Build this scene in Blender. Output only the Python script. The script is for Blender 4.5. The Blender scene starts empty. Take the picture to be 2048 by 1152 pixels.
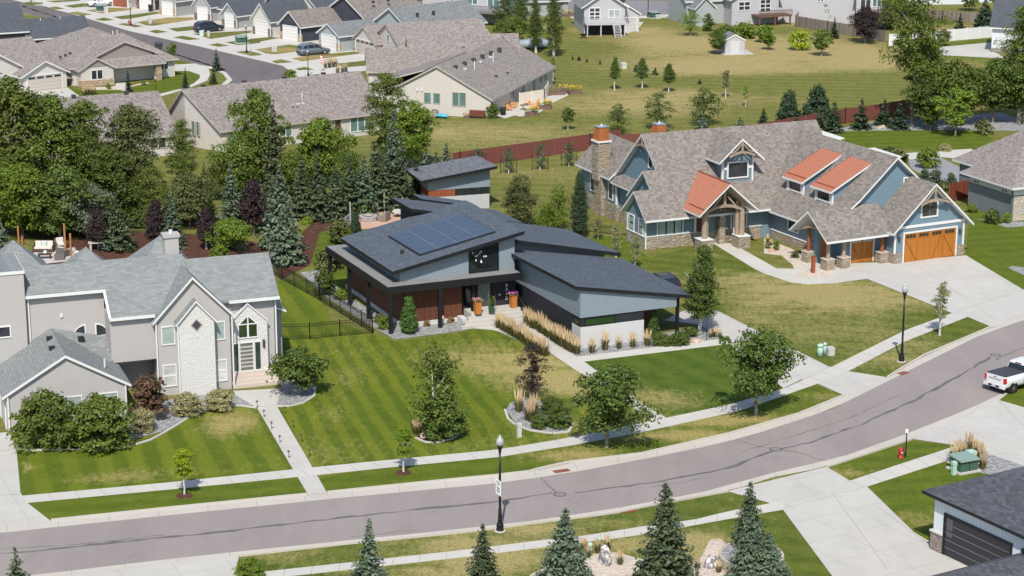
import bpy, bmesh, math, random
import numpy as np
from mathutils import Vector, Matrix
SC = bpy.context.scene
COL = SC.collection
R = math.radians
# ------------------------------------------------------------------ camera
CAM_H, PITCH, FPX = 48.0, R(15.0), 4300.0
cd = bpy.data.cameras.new('camera'); cam = bpy.data.objects.new('camera', cd); COL.objects.link(cam)
cam.location = (0, 0, CAM_H); cam.rotation_euler = (R(90) - PITCH, 0, 0)
cd.sensor_fit = 'HORIZONTAL'; cd.sensor_width = 36.0; cd.lens = 36.0 * FPX / 2048.0
cd.clip_start = 1.0; cd.clip_end = 5000.0
SC.camera = cam
# ------------------------------------------------------------------ light
SUN_EL, SUN_AZ = R(49.5), R(4)          # sun stands behind the camera, slightly to its left
W = bpy.data.worlds.new('World'); SC.world = W; W.use_nodes = True
nt = W.node_tree; bg = nt.nodes['Background']
sky = nt.nodes.new('ShaderNodeTexSky'); sky.sky_type = 'NISHITA'; sky.sun_disc = False
sky.sun_elevation = SUN_EL; sky.sun_rotation = R(180) + SUN_AZ
nt.links.new(sky.outputs[0], bg.inputs[0]); bg.inputs[1].default_value = 0.115
sd = bpy.data.lights.new('sun', 'SUN'); sd.energy = 3.8; sd.angle = R(0.5); sd.color = (1.0, 0.94, 0.84)
sun = bpy.data.objects.new('sun', sd); COL.objects.link(sun)
sdir = Vector((-math.sin(SUN_AZ) * math.cos(SUN_EL), -math.cos(SUN_AZ) * math.cos(SUN_EL), math.sin(SUN_EL)))
sun.rotation_euler = sdir.to_track_quat('Z', 'Y').to_euler()
sun.location = (0, -50, 200)
SC.view_settings.view_transform = 'Standard'; SC.view_settings.look = 'None'
SC.view_settings.exposure = 0.47; SC.view_settings.gamma = 1.0
SC.cycles.max_bounces = 5; SC.cycles.transparent_max_bounces = 6
# ------------------------------------------------------------------ helpers
_F = Vector((0, math.cos(PITCH), -math.sin(PITCH))); _U = Vector((0, math.sin(PITCH), math.cos(PITCH)))
def G(px, py, z=0.0):
    """surveyed point of the 2048 x 1152 photograph -> place on the ground"""
    d = _F + Vector((1, 0, 0)) * ((px - 1024) / FPX) - _U * ((py - 576) / FPX)
    t = (z - CAM_H) / d.z
    return Vector((d.x * t, d.y * t, z))
def HT(px, py, base):
    d = _F + Vector((1, 0, 0)) * ((px - 1024) / FPX) - _U * ((py - 576) / FPX)
    return CAM_H + d.z * base.y / d.y
def PXM(p):                                  # pixels per metre at a place
    return FPX / ((p - Vector((0, 0, CAM_H))).dot(_F))
def mix_poly(k, ox, oy, pts): return [(ox + a / k, oy + b / k) for a, b in pts]
def tag(o, label=None, cat=None, group=None, kind=None):
    if label: o['label'] = label
    if cat: o['category'] = cat
    if group: o['group'] = group
    if kind: o['kind'] = kind
    return o
def empty(name, loc, rz=0.0, label=None, cat=None, group=None):
    o = bpy.data.objects.new(name, None); COL.objects.link(o)
    o.location = loc; o.rotation_euler = (0, 0, rz); o.empty_display_size = 0.5
    return tag(o, label, cat, group)
def copy_tree(o, parent=None):
    c = o.copy(); COL.objects.link(c); c.parent = parent
    for ch in list(o.children): copy_tree(ch, c)
    return c
class MB:
    def __init__(s): s.v = []; s.f = []; s.m = []
    def poly(s, pts, m=0):
        i = len(s.v); s.v += [tuple(p) for p in pts]; s.f.append(tuple(range(i, i + len(pts)))); s.m.append(m); return s
    def mesh(s, vs, fs, m=0):
        i = len(s.v); s.v += [tuple(p) for p in vs]
        for f in fs: s.f.append(tuple(i + k for k in f)); s.m.append(m)
        return s
    def box(s, x0, x1, y0, y1, z0, z1, m=0):
        return s.mesh([(x0,y0,z0),(x1,y0,z0),(x1,y1,z0),(x0,y1,z0),(x0,y0,z1),(x1,y0,z1),(x1,y1,z1),(x0,y1,z1)],
            [(3,2,1,0),(4,5,6,7),(0,1,5,4),(1,2,6,5),(2,3,7,6),(3,0,4,7)], m)
    def slab(s, top, t, m=0, me=None):
        n = len(top); me = m if me is None else me; i = len(s.v)
        s.v += [tuple(p) for p in top] + [(p[0], p[1], p[2] - t) for p in top]
        s.f.append(tuple(range(i, i + n))); s.m.append(m)
        s.f.append(tuple(range(i + 2 * n - 1, i + n - 1, -1))); s.m.append(me)
        for k in range(n):
            l = (k + 1) % n; s.f.append((i + k, i + n + k, i + n + l, i + l)); s.m.append(me)
        return s
    def prism(s, base, z0, tops, m=0):
        n = len(base); tops = tops if isinstance(tops, (list, tuple)) else [tops] * n; i = len(s.v)
        s.v += [(p[0], p[1], z0) for p in base] + [(p[0], p[1], t) for p, t in zip(base, tops)]
        s.f.append(tuple(range(i + n - 1, i - 1, -1))); s.m.append(m)
        s.f.append(tuple(range(i + n, i + 2 * n))); s.m.append(m)
        for k in range(n):
            l = (k + 1) % n; s.f.append((i + k, i + l, i + n + l, i + n + k)); s.m.append(m)
        return s
    def beam(s, p, q, w, h, m=0):
        p = Vector(p); q = Vector(q); d = (q - p).normalized()
        u = d.cross(Vector((0, 0, 1)))
        u = Vector((1, 0, 0)) if u.length < 1e-4 else u.normalized()
        w2 = u * (w / 2); n = u.cross(d).normalized() * (h / 2)
        return s.mesh([p-w2-n, p+w2-n, p+w2+n, p-w2+n, q-w2-n, q+w2-n, q+w2+n, q-w2+n],
            [(0,1,2,3),(7,6,5,4),(1,0,4,5),(2,1,5,6),(3,2,6,7),(0,3,7,4)], m)
    def cyl(s, p, q, r0, r1=None, n=10, m=0, cap=True):
        p = Vector(p); q = Vector(q); r1 = r0 if r1 is None else r1; d = (q - p).normalized()
        u = d.cross(Vector((0, 0, 1)))
        u = Vector((1, 0, 0)) if u.length < 1e-4 else u.normalized()
        w = d.cross(u); vs = []
        for c, r in ((p, r0), (q, r1)):
            for k in range(n):
                a = 2 * math.pi * k / n; vs.append(c + u * (r * math.cos(a)) + w * (r * math.sin(a)))
        fs = [(k, n + k, n + (k + 1) % n, (k + 1) % n) for k in range(n)]
        if cap: fs += [tuple(range(n)), tuple(range(2 * n - 1, n - 1, -1))]
        return s.mesh(vs, fs, m)
    def lathe(s, prof, n=16, c=(0, 0, 0), m=0):
        i = len(s.v)
        for r, z in prof:
            for k in range(n):
                a = 2 * math.pi * k / n; s.v.append((c[0] + r * math.cos(a), c[1] + r * math.sin(a), c[2] + z))
        for j in range(len(prof) - 1):
            for k in range(n):
                l = (k + 1) % n; s.f.append((i+j*n+k, i+j*n+l, i+(j+1)*n+l, i+(j+1)*n+k)); s.m.append(m)
        s.f.append(tuple(i + k for k in range(n - 1, -1, -1))); s.m.append(m)
        e = i + (len(prof) - 1) * n; s.f.append(tuple(e + k for k in range(n))); s.m.append(m)
        return s
    def build(s, name, mats, parent=None, smooth=False, fix=True):
        me = bpy.data.meshes.new(name); me.from_pydata(s.v, [], s.f)
        mats = mats if isinstance(mats, (list, tuple)) else [mats]
        for k in mats: me.materials.append(k)
        me.polygons.foreach_set('material_index', [min(k, len(mats) - 1) for k in s.m])
        if fix:
            b = bmesh.new(); b.from_mesh(me); bmesh.ops.recalc_face_normals(b, faces=b.faces); b.to_mesh(me); b.free()
        if smooth: me.polygons.foreach_set('use_smooth', [True] * len(me.polygons))
        me.update(); o = bpy.data.objects.new(name, me); COL.objects.link(o)
        if parent: o.parent = parent
        return o
def text_mesh(s, size, name, mat, parent, M_, depth=0.01, align='CENTER'):
    c = bpy.data.curves.new(name, 'FONT'); c.body = s; c.size = size; c.extrude = depth; c.align_x = align; c.align_y = 'CENTER'; c.offset = .006
    t = bpy.data.objects.new(name, c); COL.objects.link(t)
    bpy.context.view_layer.update()
    me = bpy.data.meshes.new_from_object(t); bpy.data.objects.remove(t); me.name = name
    me.transform(M_); me.materials.clear(); me.materials.append(mat)
    o = bpy.data.objects.new(name, me); COL.objects.link(o); o.parent = parent
    return o
# ------------------------------------------------------------------ materials
MATS = {}
class NB:
    def __init__(s, name):
        s.m = bpy.data.materials.new(name); s.m.use_nodes = True; s.t = s.m.node_tree; s.b = s.t.nodes['Principled BSDF']; s._tc = None
    def n(s, ty, **kw):
        x = s.t.nodes.new('ShaderNode' + ty)
        for k, v in kw.items(): setattr(x, k, v)
        return x
    def l(s, a, b): s.t.links.new(a, b)
    def tc(s, o='Object'):
        if not s._tc: s._tc = s.n('TexCoord')
        return s._tc.outputs[o]
    def math(s, op, a, b=None, c=None):
        x = s.n('Math', operation=op)
        for i, v in enumerate((a, b, c)):
            if v is None: continue
            if isinstance(v, (int, float)): x.inputs[i].default_value = v
            else: s.l(v, x.inputs[i])
        return x.outputs[0]
    def noise(s, scale, detail=3, vec=None, rough=.55, out=0):
        x = s.n('TexNoise'); x.inputs['Scale'].default_value = scale; x.inputs['Detail'].default_value = detail
        x.inputs['Roughness'].default_value = rough; s.l(vec if vec is not None else s.tc(), x.inputs['Vector']); return x.outputs[out]
    def scale(s, v, vec=None):
        x = s.n('Mapping'); x.inputs['Scale'].default_value = v; s.l(vec if vec is not None else s.tc(), x.inputs['Vector']); return x.outputs[0]
    def ramp(s, f, stops):
        x = s.n('ValToRGB'); e = x.color_ramp.elements
        while len(e) < len(stops): e.new(0.5)
        for i, (p, c) in enumerate(stops):
            e[i].position = p; e[i].color = (c, c, c, 1) if isinstance(c, (int, float)) else (*c, 1)
        s.l(f, x.inputs[0]); return x.outputs[0]
    def mix(s, f, a, b, ty='MIX'):
        x = s.n('Mix', data_type='RGBA', blend_type=ty)
        for i, v in ((0, f), (6, a), (7, b)):
            if isinstance(v, (int, float)): x.inputs[i].default_value = v
            elif isinstance(v, tuple): x.inputs[i].default_value = (*v, 1)
            else: s.l(v, x.inputs[i])
        return x.outputs[2]
    def bump(s, h, st=.4, d=.02):
        x = s.n('Bump'); x.inputs['Strength'].default_value = st; x.inputs['Distance'].default_value = d
        s.l(h, x.inputs['Height']); s.l(x.outputs[0], s.b.inputs['Normal'])
    def fin(s, col, rough=.8, spec=.3, metal=0):
        if isinstance(col, tuple): s.b.inputs['Base Color'].default_value = (*col, 1)
        else: s.l(col, s.b.inputs['Base Color'])
        s.b.inputs['Roughness'].default_value = rough; s.b.inputs['Metallic'].default_value = metal
        s.b.inputs['Specular IOR Level'].default_value = spec
        return s.m
    def wallu(s):
        """horizontal run along a wall or roof, whichever way it faces"""
        sn = s.n('SeparateXYZ'); s.l(s.tc('Normal'), sn.inputs[0]); sp = s.n('SeparateXYZ'); s.l(s.tc(), sp.inputs[0])
        k = s.math('GREATER_THAN', s.math('ABSOLUTE', sn.outputs[0]), s.math('ABSOLUTE', sn.outputs[1]))
        u = s.math('ADD', s.math('MULTIPLY', sp.outputs[0], s.math('SUBTRACT', 1, k)), s.math('MULTIPLY', sp.outputs[1], k))
        return u, sp.outputs[2]
    def comb(s, x, y, z=0.0):
        c = s.n('CombineXYZ')
        for i, v in enumerate((x, y, z)):
            if isinstance(v, (int, float)): c.inputs[i].default_value = v
            else: s.l(v, c.inputs[i])
        return c.outputs[0]
def mul(c, k): return tuple(min(1, x * k) for x in c)
def cached(fn):
    def g(*a, **k):
        key = (fn.__name__, a, tuple(sorted(k.items())))
        if key not in MATS: MATS[key] = fn(*a, **k)
        return MATS[key]
    return g
@cached
def plain(c, rough=.6, metal=0, var=.12, sc=2.0, spec=.3):
    b = NB('paint'); n = b.noise(sc, 4)
    return b.fin(b.mix(n, mul(c, 1 - var), mul(c, 1 + var)), rough, spec, metal)
@cached
def lap(c, row=.16, var=.1):
    b = NB('lap_siding'); u, z = b.wallu(); f = b.math('FRACT', b.math('DIVIDE', z, row))
    n = b.noise(.8, 4); n2 = b.noise(1, 2, b.scale((3, 3, 40)))
    col = b.mix(n, mul(c, 1 - var), mul(c, 1 + var)); col = b.mix(b.math('MULTIPLY', n2, .25), col, mul(c, .8))
    col = b.mix(b.math('LESS_THAN', f, .14), col, mul(c, .55)); b.bump(f, .6, .02)  # shadow line of each lap painted into the colour, on top of the bump
    return b.fin(col, .6)
@cached
def batten(c, sp=.3, var=.1, w=.15):
    b = NB('batten_siding'); u, z = b.wallu(); f = b.math('FRACT', b.math('DIVIDE', u, sp))
    n = b.noise(.8, 4); k = b.math('LESS_THAN', f, w)
    col = b.mix(n, mul(c, 1 - var), mul(c, 1 + var)); col = b.mix(b.math('MULTIPLY', k, .35), col, mul(c, .5)); b.bump(k, .5, .02)
    return b.fin(col, .6)
@cached
def shingle(c, row=.1, w=.4, con=.35):
    b = NB('shingles'); u, z = b.wallu(); t = b.n('TexBrick')
    t.offset = .37; t.inputs['Scale'].default_value = 1; t.inputs['Brick Width'].default_value = w; t.inputs['Row Height'].default_value = row
    t.inputs['Mortar Size'].default_value = row * .07; t.inputs['Mortar Smooth'].default_value = .3; t.inputs['Bias'].default_value = 0
    t.inputs['Color1'].default_value = (*mul(c, 1 - con), 1); t.inputs['Color2'].default_value = (*mul(c, 1 + con), 1); t.inputs['Mortar'].default_value = (*mul(c, .5), 1)
    b.l(b.comb(u, z), t.inputs['Vector'])
    n = b.noise(.2, 4); n2 = b.noise(9, 3)
    col = b.mix(b.math('MULTIPLY', n, .4), t.outputs['Color'], mul(c, .85)); col = b.mix(b.ramp(n2, [(.45, 0.0), (.7, .45)]), col, mul(c, 1.4)); col = b.mix(b.ramp(b.noise(9, 2), [(.5, 0.0), (.66, .4)]), col, mul(c, .6))
    b.bump(t.outputs['Fac'], -.4, .02)
    return b.fin(col, .85, .2)
@cached
def stone(c, sc=3.2, con=.4, mortar=.75):
    b = NB('stone_wall'); u, z = b.wallu(); v = b.n('TexVoronoi'); v.inputs['Scale'].default_value = sc; v.inputs['Randomness'].default_value = .9
    vec = b.comb(b.math('MULTIPLY', u, .62), b.math('MULTIPLY', z, 1.5)); b.l(vec, v.inputs['Vector'])
    e = b.n('TexVoronoi', feature='DISTANCE_TO_EDGE'); e.inputs['Scale'].default_value = sc; e.inputs['Randomness'].default_value = .9; b.l(vec, e.inputs['Vector'])
    hs = b.n('SeparateColor'); b.l(v.outputs['Color'], hs.inputs[0])
    col = b.ramp(hs.outputs[0], [(0, mul(c, 1 - con)), (.35, mul((c[0]*1.1, c[1]*.95, c[2]*.75), 1)), (.65, mul((c[0]*.85, c[1]*.9, c[2]*.95), 1)), (1, mul(c, 1 + con))])
    col = b.mix(b.ramp(e.outputs['Distance'], [(.0, 1.0), (.06, 0.0)]), col, mul(c, mortar)); n = b.noise(9, 3)
    col = b.mix(b.math('MULTIPLY', n, .4), col, mul(c, .7)); b.bump(b.ramp(e.outputs['Distance'], [(0, 0.), (.15, 1.)]), .8, .05)
    return b.fin(col, .9, .2)
@cached
def rough_stone(c):
    b = NB('split_stone'); u, z = b.wallu(); e = b.n('TexVoronoi', feature='DISTANCE_TO_EDGE'); e.inputs['Scale'].default_value = 5.5
    b.l(b.comb(u, b.math('MULTIPLY', z, 1.6)), e.inputs['Vector']); n = b.noise(5, 5)
    col = b.mix(n, mul(c, .82), mul(c, 1.08)); col = b.mix(b.ramp(e.outputs['Distance'], [(0, .4), (.09, 0.)]), col, mul(c, .72))
    b.bump(b.math('ADD', b.ramp(e.outputs['Distance'], [(0, 0.), (.2, 1.)]), n), .5, .05)
    return b.fin(col, .9, .2)
@cached
def wood(c, sp=.14, var=.3, rough=.6):
    b = NB('wood_boards'); u, z = b.wallu(); fl = b.math('FLOOR', b.math('DIVIDE', u, sp)); f = b.math('FRACT', b.math('DIVIDE', u, sp))
    wn = b.n('TexWhiteNoise', noise_dimensions='1D'); b.l(fl, wn.inputs['W']); g = b.noise(1, 4, b.scale((14, 14, 1.2)))
    col = b.mix(wn.outputs[0], mul(c, 1 - var), mul(c, 1 + var)); col = b.mix(b.math('MULTIPLY', g, .5), col, mul(c, .6))
    col = b.mix(b.math('LESS_THAN', f, .08), col, mul(c, .4)); return b.fin(col, rough, .3)
@cached
def glass(c=(.02, .025, .03), rough=.06):
    b = NB('window_glass'); n = b.noise(.7, 3); return b.fin(b.mix(n, mul(c, .5), mul(c, 1.6)), rough, .7)
@cached
def metal(c, rough=.35, me=.8): 
    b = NB('metal'); n = b.noise(3, 4); return b.fin(b.mix(n, mul(c, .8), mul(c, 1.15)), rough, .5, me)
@cached
def speck(name, c1, c2, sc=14, c3=None, rough=.9):
    b = NB(name); v = b.n('TexVoronoi'); v.inputs['Scale'].default_value = sc; b.l(b.tc(), v.inputs['Vector'])
    hs = b.n('SeparateColor'); b.l(v.outputs['Color'], hs.inputs[0])
    col = b.mix(hs.outputs[0], c1, c2); n = b.noise(.6, 4)
    col = b.mix(b.math('MULTIPLY', n, .5), col, c3 or mul(c1, .8)); b.bump(v.outputs['Distance'], .6, .05)
    return b.fin(col, rough, .2)
@cached
def leafmat(name, c1, c2, tr=.25):
    b = NB(name); t = b.t; ge = b.n('NewGeometry'); n = b.noise(.55, 3)
    f = b.math('ADD', b.math('MULTIPLY', ge.outputs['Random Per Island'], .65), b.math('MULTIPLY', n, .5))
    col = b.mix(b.ramp(f, [(.15, 0.), (.95, 1.)]), c1, c2)
    oi = b.n('ObjectInfo'); hv = b.n('HueSaturation'); b.l(col, hv.inputs['Color'])
    b.l(b.math('ADD', b.math('MULTIPLY', oi.outputs['Random'], .012), .497), hv.inputs['Hue'])
    b.l(b.math('ADD', b.math('MULTIPLY', oi.outputs['Random'], .3), .92), hv.inputs['Value']); col = hv.outputs[0]
    b.fin(col, .55, .25); tl = b.n('BsdfTranslucent'); b.l(b.mix(.5, col, (.35, .45, .05), 'SOFT_LIGHT'), tl.inputs[0])
    mx = b.n('MixShader'); mx.inputs[0].default_value = tr; b.l(b.b.outputs[0], mx.inputs[1]); b.l(tl.outputs[0], mx.inputs[2])
    b.l(mx.outputs[0], t.nodes['Material Output'].inputs[0]); return b.m
def grassmat(name, g1, g2, dry, dmix=0.0, stripe=None, attr=True, sat=.2):
    """lawn: noise-mixed greens, straw where the dry attribute says so, mowing stripes as two shades of grass"""
    b = NB(name); big = b.noise(.09, 6, rough=.65); mid = b.noise(.7, 6, rough=.7); fine = b.noise(6, 3); st = b.noise(1, 3, b.scale((2.2, .5, 1)))
    col = b.mix(b.ramp(mid, [(.3, 0.), (.7, 1.)]), g1, g2)
    if stripe:
        ang, per, amt = stripe; sp = b.n('SeparateXYZ'); b.l(b.tc(), sp.inputs[0])
        u = b.math('ADD', b.math('MULTIPLY', sp.outputs[0], math.cos(ang)), b.math('MULTIPLY', sp.outputs[1], math.sin(ang)))
        u = b.math('ADD', u, b.math('MULTIPLY', b.noise(.25, 2), .8))
        w = b.math('SINE', b.math('MULTIPLY', u, 2 * math.pi / per)); w = b.ramp(b.math('ADD', b.math('MULTIPLY', w, .5), .5), [(.3, 0.), (.7, 1.)])
        w = b.math('MULTIPLY', w, b.ramp(b.noise(.12, 2), [(.3, .55), (.6, 1.)]))
        col = b.mix(b.math('MULTIPLY', w, amt), col, mul((g2[0] * 1.35, g2[1] * 1.15, g2[2]), 1.25))
    d = b.math('ADD', b.math('MULTIPLY', big, .9), b.math('MULTIPLY', st, .55)); d = b.math('ADD', d, dmix - .95)
    if attr:
        a = b.n('Attribute'); a.attribute_name = 'dry'; d = b.math('ADD', d, b.math('MULTIPLY', a.outputs['Fac'], b.math('MULTIPLY_ADD', b.noise(.4, 6, b.scale((.7, 1.6, 1)), .72), 2.6, -.45)))
    d = b.math('ADD', d, b.math('MULTIPLY', b.math('SUBTRACT', b.noise(2.2, 6, b.scale((1.3, .7, 1)), .75), .5), 1.3))
    col = b.mix(b.ramp(d, [(.0, 0.), (.6, 1.)]), col, b.mix(fine, mul(dry, .75), mul(dry, 1.2)))
    col = b.mix(b.math('MULTIPLY', b.ramp(fine, [(.35, 1.), (.65, 0.)]), .35), col, mul(g1, .45)); b.bump(fine, .7, .08)
    return b.fin(col, .95, .1)
WHITE = (.62, .63, .63); BLACK = (.012, .013, .016)
white = plain(WHITE, .5, 0, .05); black = plain(BLACK, .45, 0, .2); gutterw = plain((.58, .59, .6), .45, 0, .05)
# ------------------------------------------------------------------ ground, streets, lawns
from mathutils.geometry import delaunay_2d_cdt
ZA = lambda p: mix_poly(3.84, 0, 0, p)
ZB = lambda p: mix_poly(3.84, 500, 0, p)
ZC = lambda p: mix_poly(3.793, 1000, 0, p)
ZD = lambda p: mix_poly(3.84, 1520, 0, p)
Z1 = lambda p: mix_poly(3.389, 1528, 240, p)
Z3 = lambda p: mix_poly(2.926, 0, 760, p)
Z5 = lambda p: mix_poly(3.6, 960, 420, p)
Z6 = lambda p: mix_poly(3.388, 760, 640, p)
Z7 = lambda p: mix_poly(2.738, 1300, 540, p)
Z8 = lambda p: mix_poly(3.16, 1400, 820, p)
ZT = lambda p: mix_poly(2.56, 660, 860, p)
# straw-coloured worn spots: px, py, radius across (m), radius deep (m), strength
DRY = [(1320,85,9,9,.85),(1420,130,12,10,.8),(1560,90,14,9,.9),(1700,110,9,7,.8),(1290,60,4,5,.6),(1280,190,12,7,.45),(1400,200,14,10,.3),(1560,140,14,7,.5),(1200,60,6,4,.5),
  (1000,270,14,7,.35),(1260,215,10,6,.5),(900,260,10,6,.25),(1480,180,12,7,.3),(1760,130,8,5,.4),(1890,125,8,4,.4),(1940,60,8,6,.8),(1600,48,3,3,1.),
  (1000,730,5,5,.35),(930,715,5,4,.3),(1110,760,3.5,3.5,.6),(1075,720,3,3,.4),(840,660,2.5,2,.5),(1290,790,3,2,.35),(1140,770,2.5,2,.5),(1330,800,3,2.5,.35),
  (1170,905,3,1.3,.7),(1130,915,3,1.2,.5),(1390,845,6,1.3,.8),(1480,838,4,1,.8),(1300,875,5,1.3,.6),(1640,795,2,1.2,.5),(1420,870,3,.8,.8),
  (1660,600,7,6,.5),(1580,590,7,5,.4),(1780,590,5,4,.5),(1480,560,6,4,.5),(1500,650,3,6,.4),(1700,670,6,4,.3),(1790,720,3,2,.5),(1650,550,4,2,.4),(1850,690,3,2,.4),
  (445,850,1.5,3,.7),(480,840,1.5,2,.6),(210,960,3,1.2,.7),(340,945,4,1.2,.45),(45,935,.8,1.2,.9),(665,830,2,3,.35),(700,760,2,4,.35),
  (900,1080,3,1.2,.7),(1060,1055,3,1,.9),(780,1095,2,1,.5),(560,1110,2.5,1,.5),(1000,1110,4,2.5,.9),(900,1140,4,1.5,.7),(1230,1040,2,1,.5),(1380,1085,4,2,.7),(1260,1085,3,2,.5),(700,1140,3,1,.4),(1410,1110,1.5,2,.9),(1690,945,1.5,.8,.7),(1830,1040,2,1.5,.4),(1640,995,1,1,.3),
  (1300,400,2,3,.0),(1060,345,6,3,.3),(1110,300,5,4,.25),(1420,510,2,1,.5),(70,25,8,3,.8),(250,20,4,3,.5),(330,40,5,3,.6),(345,42,3,2,.5),(570,100,5,2,.9),(600,115,5,2,.9),(1870,560,3,2,.3),(1990,520,4,3,.2)]
_D = []
for px, py, rx, ry, am in DRY:
    p = G(px, py); _D.append((p.x, p.y, rx, ry, am))
# lush spots (negative dryness)
for px, py, rx, ry, am in [(1180,95,9,5,-.5),(1650,165,22,7,-.8),(1760,175,18,7,-.8),(1480,215,14,4,-.2),(1080,180,8,6,-.3),(1000,230,10,4,-.2),(400,320,9,9,-.8),(450,360,8,8,-.8),(1950,260,20,8,-.6),(1980,470,12,9,-.6),(620,560,6,8,-.3),(1180,620,4,3,-.4),(860,660,3,3,-.3),(1560,860,3,2,-.3),(1330,720,6,5,-.5),(200,1000,12,4,-.4),(150,900,8,3,-.3),(760,790,7,6,-.4),(260,160,12,6,-.5)]:
    p = G(px, py); _D.append((p.x, p.y, rx, ry, am))
_D = np.array(_D)
def dryness(P):
    d = np.zeros(len(P))
    for x, y, rx, ry, am in _D:
        q = ((P[:, 0] - x) / rx) ** 2 + ((P[:, 1] - y) / ry) ** 2
        d += am * np.exp(-q * .9)
    return d
def dry_attr(me):
    P = np.array([v.co[:2] for v in me.vertices])
    a = me.attributes.new('dry', 'FLOAT', 'POINT'); a.data.foreach_set('value', dryness(P).astype(np.float32))
def sheet(name, pts, z, mat, grid=None, th=0, kind='structure', label=None, world=False):
    P = [Vector((p[0], p[1])) for p in pts] if world else [G(*p).to_2d() for p in pts]
    if grid:
        xs = [p.x for p in P]; ys = [p.y for p in P]; n = len(P); pts2 = list(P)
        from mathutils.geometry import intersect_point_line
        for i in range(int((max(xs) - min(xs)) / grid) + 1):
            for j in range(int((max(ys) - min(ys)) / grid) + 1):
                x = min(xs) + (i + .5) * grid; y = min(ys) + (j + .5) * grid; c = False
                for k in range(n):
                    a, b = P[k], P[k - 1]
                    if (a.y > y) != (b.y > y) and x < (b.x - a.x) * (y - a.y) / (b.y - a.y) + a.x: c = not c
                if c: pts2.append(Vector((x, y)))
        v, e, f, *_ = delaunay_2d_cdt(pts2, [(k, (k + 1) % n) for k in range(n)], [], 1, 1e-4)
        me = bpy.data.meshes.new(name); me.from_pydata([(p.x, p.y, z) for p in v], [], f); me.materials.append(mat); dry_attr(me)
        o = bpy.data.objects.new(name, me); COL.objects.link(o)
    else:
        v, e, f, *_ = delaunay_2d_cdt(P, [(k, (k + 1) % len(P)) for k in range(len(P))], [], 1, 1e-4)
        m = MB(); m.v = [(p.x, p.y, z) for p in v]; m.f = [tuple(t) for t in f]; m.m = [0] * len(f)
        if th:
            n = len(P)
            for k in range(n):
                a, b = P[k], P[(k + 1) % n]; m.poly([(a.x, a.y, z), (b.x, b.y, z), (b.x, b.y, z - th), (a.x, a.y, z - th)])
        o = m.build(name, mat, fix=False)
    for p in o.data.polygons:
        if p.normal.z < -.5: p.flip()
    tag(o, label, None, None, kind); return o
def strip(name, A, B, z, mat, joints=0, jm=None, th=.02):
    """a band between two kerb lines, with cast joints every few metres"""
    def res(L, n):
        L = [G(*p) for p in L]; d = [0]
        for a, b in zip(L, L[1:]): d.append(d[-1] + (b - a).length)
        out = []
        for k in range(n + 1):
            s = d[-1] * k / n; j = 0
            while j < len(L) - 2 and d[j + 1] < s: j += 1
            out.append(L[j].lerp(L[j + 1], (s - d[j]) / max(1e-6, d[j + 1] - d[j])))
        return out, d[-1]
    _, ln = res(A, 2); n = max(2, int(ln / (joints or 3))); a, _ = res(A, n); b, _ = res(B, n); m = MB()
    up = lambda p, dz=0: (p.x, p.y, z + dz)
    for k in range(n):
        m.poly([up(a[k]), up(b[k]), up(b[k+1]), up(a[k+1])])
        m.poly([up(b[k]), up(b[k], -th), up(b[k+1], -th), up(b[k+1])]); m.poly([up(a[k]), up(a[k], -th), up(a[k+1], -th), up(a[k+1])])
        if joints and k:
            t = (a[k+1] - a[k]).normalized() * .02
            m.poly([up(a[k]-t, .004), up(b[k]-t, .004), up(b[k]+t, .004), up(a[k]+t, .004)], 1)
    o = m.build(name, [mat, jm or mat], fix=False)
    for p in o.data.polygons:
        if p.normal.z < -.5: p.flip()
    return tag(o, kind='structure')
def concrete(c=(.46, .445, .415), nm='concrete', grid=None):
    if nm in MATS: return MATS[nm]
    b = NB(nm); n = b.noise(.22, 5); n2 = b.noise(5, 4); n3 = b.noise(.9, 5)
    col = b.mix(n, mul(c, .84), mul(c, 1.13)); col = b.mix(b.ramp(n3, [(.5, 0.), (.75, .3)]), col, mul(c, .75)); col = b.mix(b.math('MULTIPLY', n2, .25), col, mul(c, .8))
    if grid:
        ang, step = grid; sp = b.n('SeparateXYZ'); b.l(b.tc(), sp.inputs[0])
        for k in (0, 1):
            a_ = R(ang + 90 * k); u = b.math('ADD', b.math('MULTIPLY', sp.outputs[0], math.cos(a_)), b.math('MULTIPLY', sp.outputs[1], math.sin(a_)))
            f = b.math('LESS_THAN', b.math('ABSOLUTE', b.math('SUBTRACT', b.math('FRACT', b.math('DIVIDE', u, step)), .5)), .011)
            col = b.mix(b.math('MULTIPLY', f, .3), col, mul(c, .5))
        st = b.noise(1, 5, b.scale((.5, .16, 1)), .7); col = b.mix(b.ramp(st, [(.5, 0.), (.8, .35)]), col, mul(c, .66))
    b.bump(n2, .15, .01); MATS[nm] = b.fin(col, .85, .25); return MATS[nm]
def asphalt(c, nm):
    b = NB(nm); n = b.noise(.12, 5); n2 = b.noise(9, 3); n3 = b.noise(.7, 6, rough=.7); n4 = b.noise(1, 5, b.scale((.28, .05, 1)), .7); n5 = b.noise(26, 2)
    col = b.mix(n, mul(c, .86), mul(c, 1.12)); col = b.mix(b.math('MULTIPLY', n2, .4), col, mul(c, .72)); col = b.mix(b.ramp(n3, [(.56, 0.), (.72, .4)]), col, mul(c, .66))
    col = b.mix(b.ramp(n4, [(.4, .0), (.7, .45)]), col, mul(c, 1.25)); col = b.mix(b.ramp(n5, [(.6, 0.), (.7, .35)]), col, mul(c, .5))
    b.bump(n2, .4, .02); return b.fin(col, .9, .2)
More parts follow.
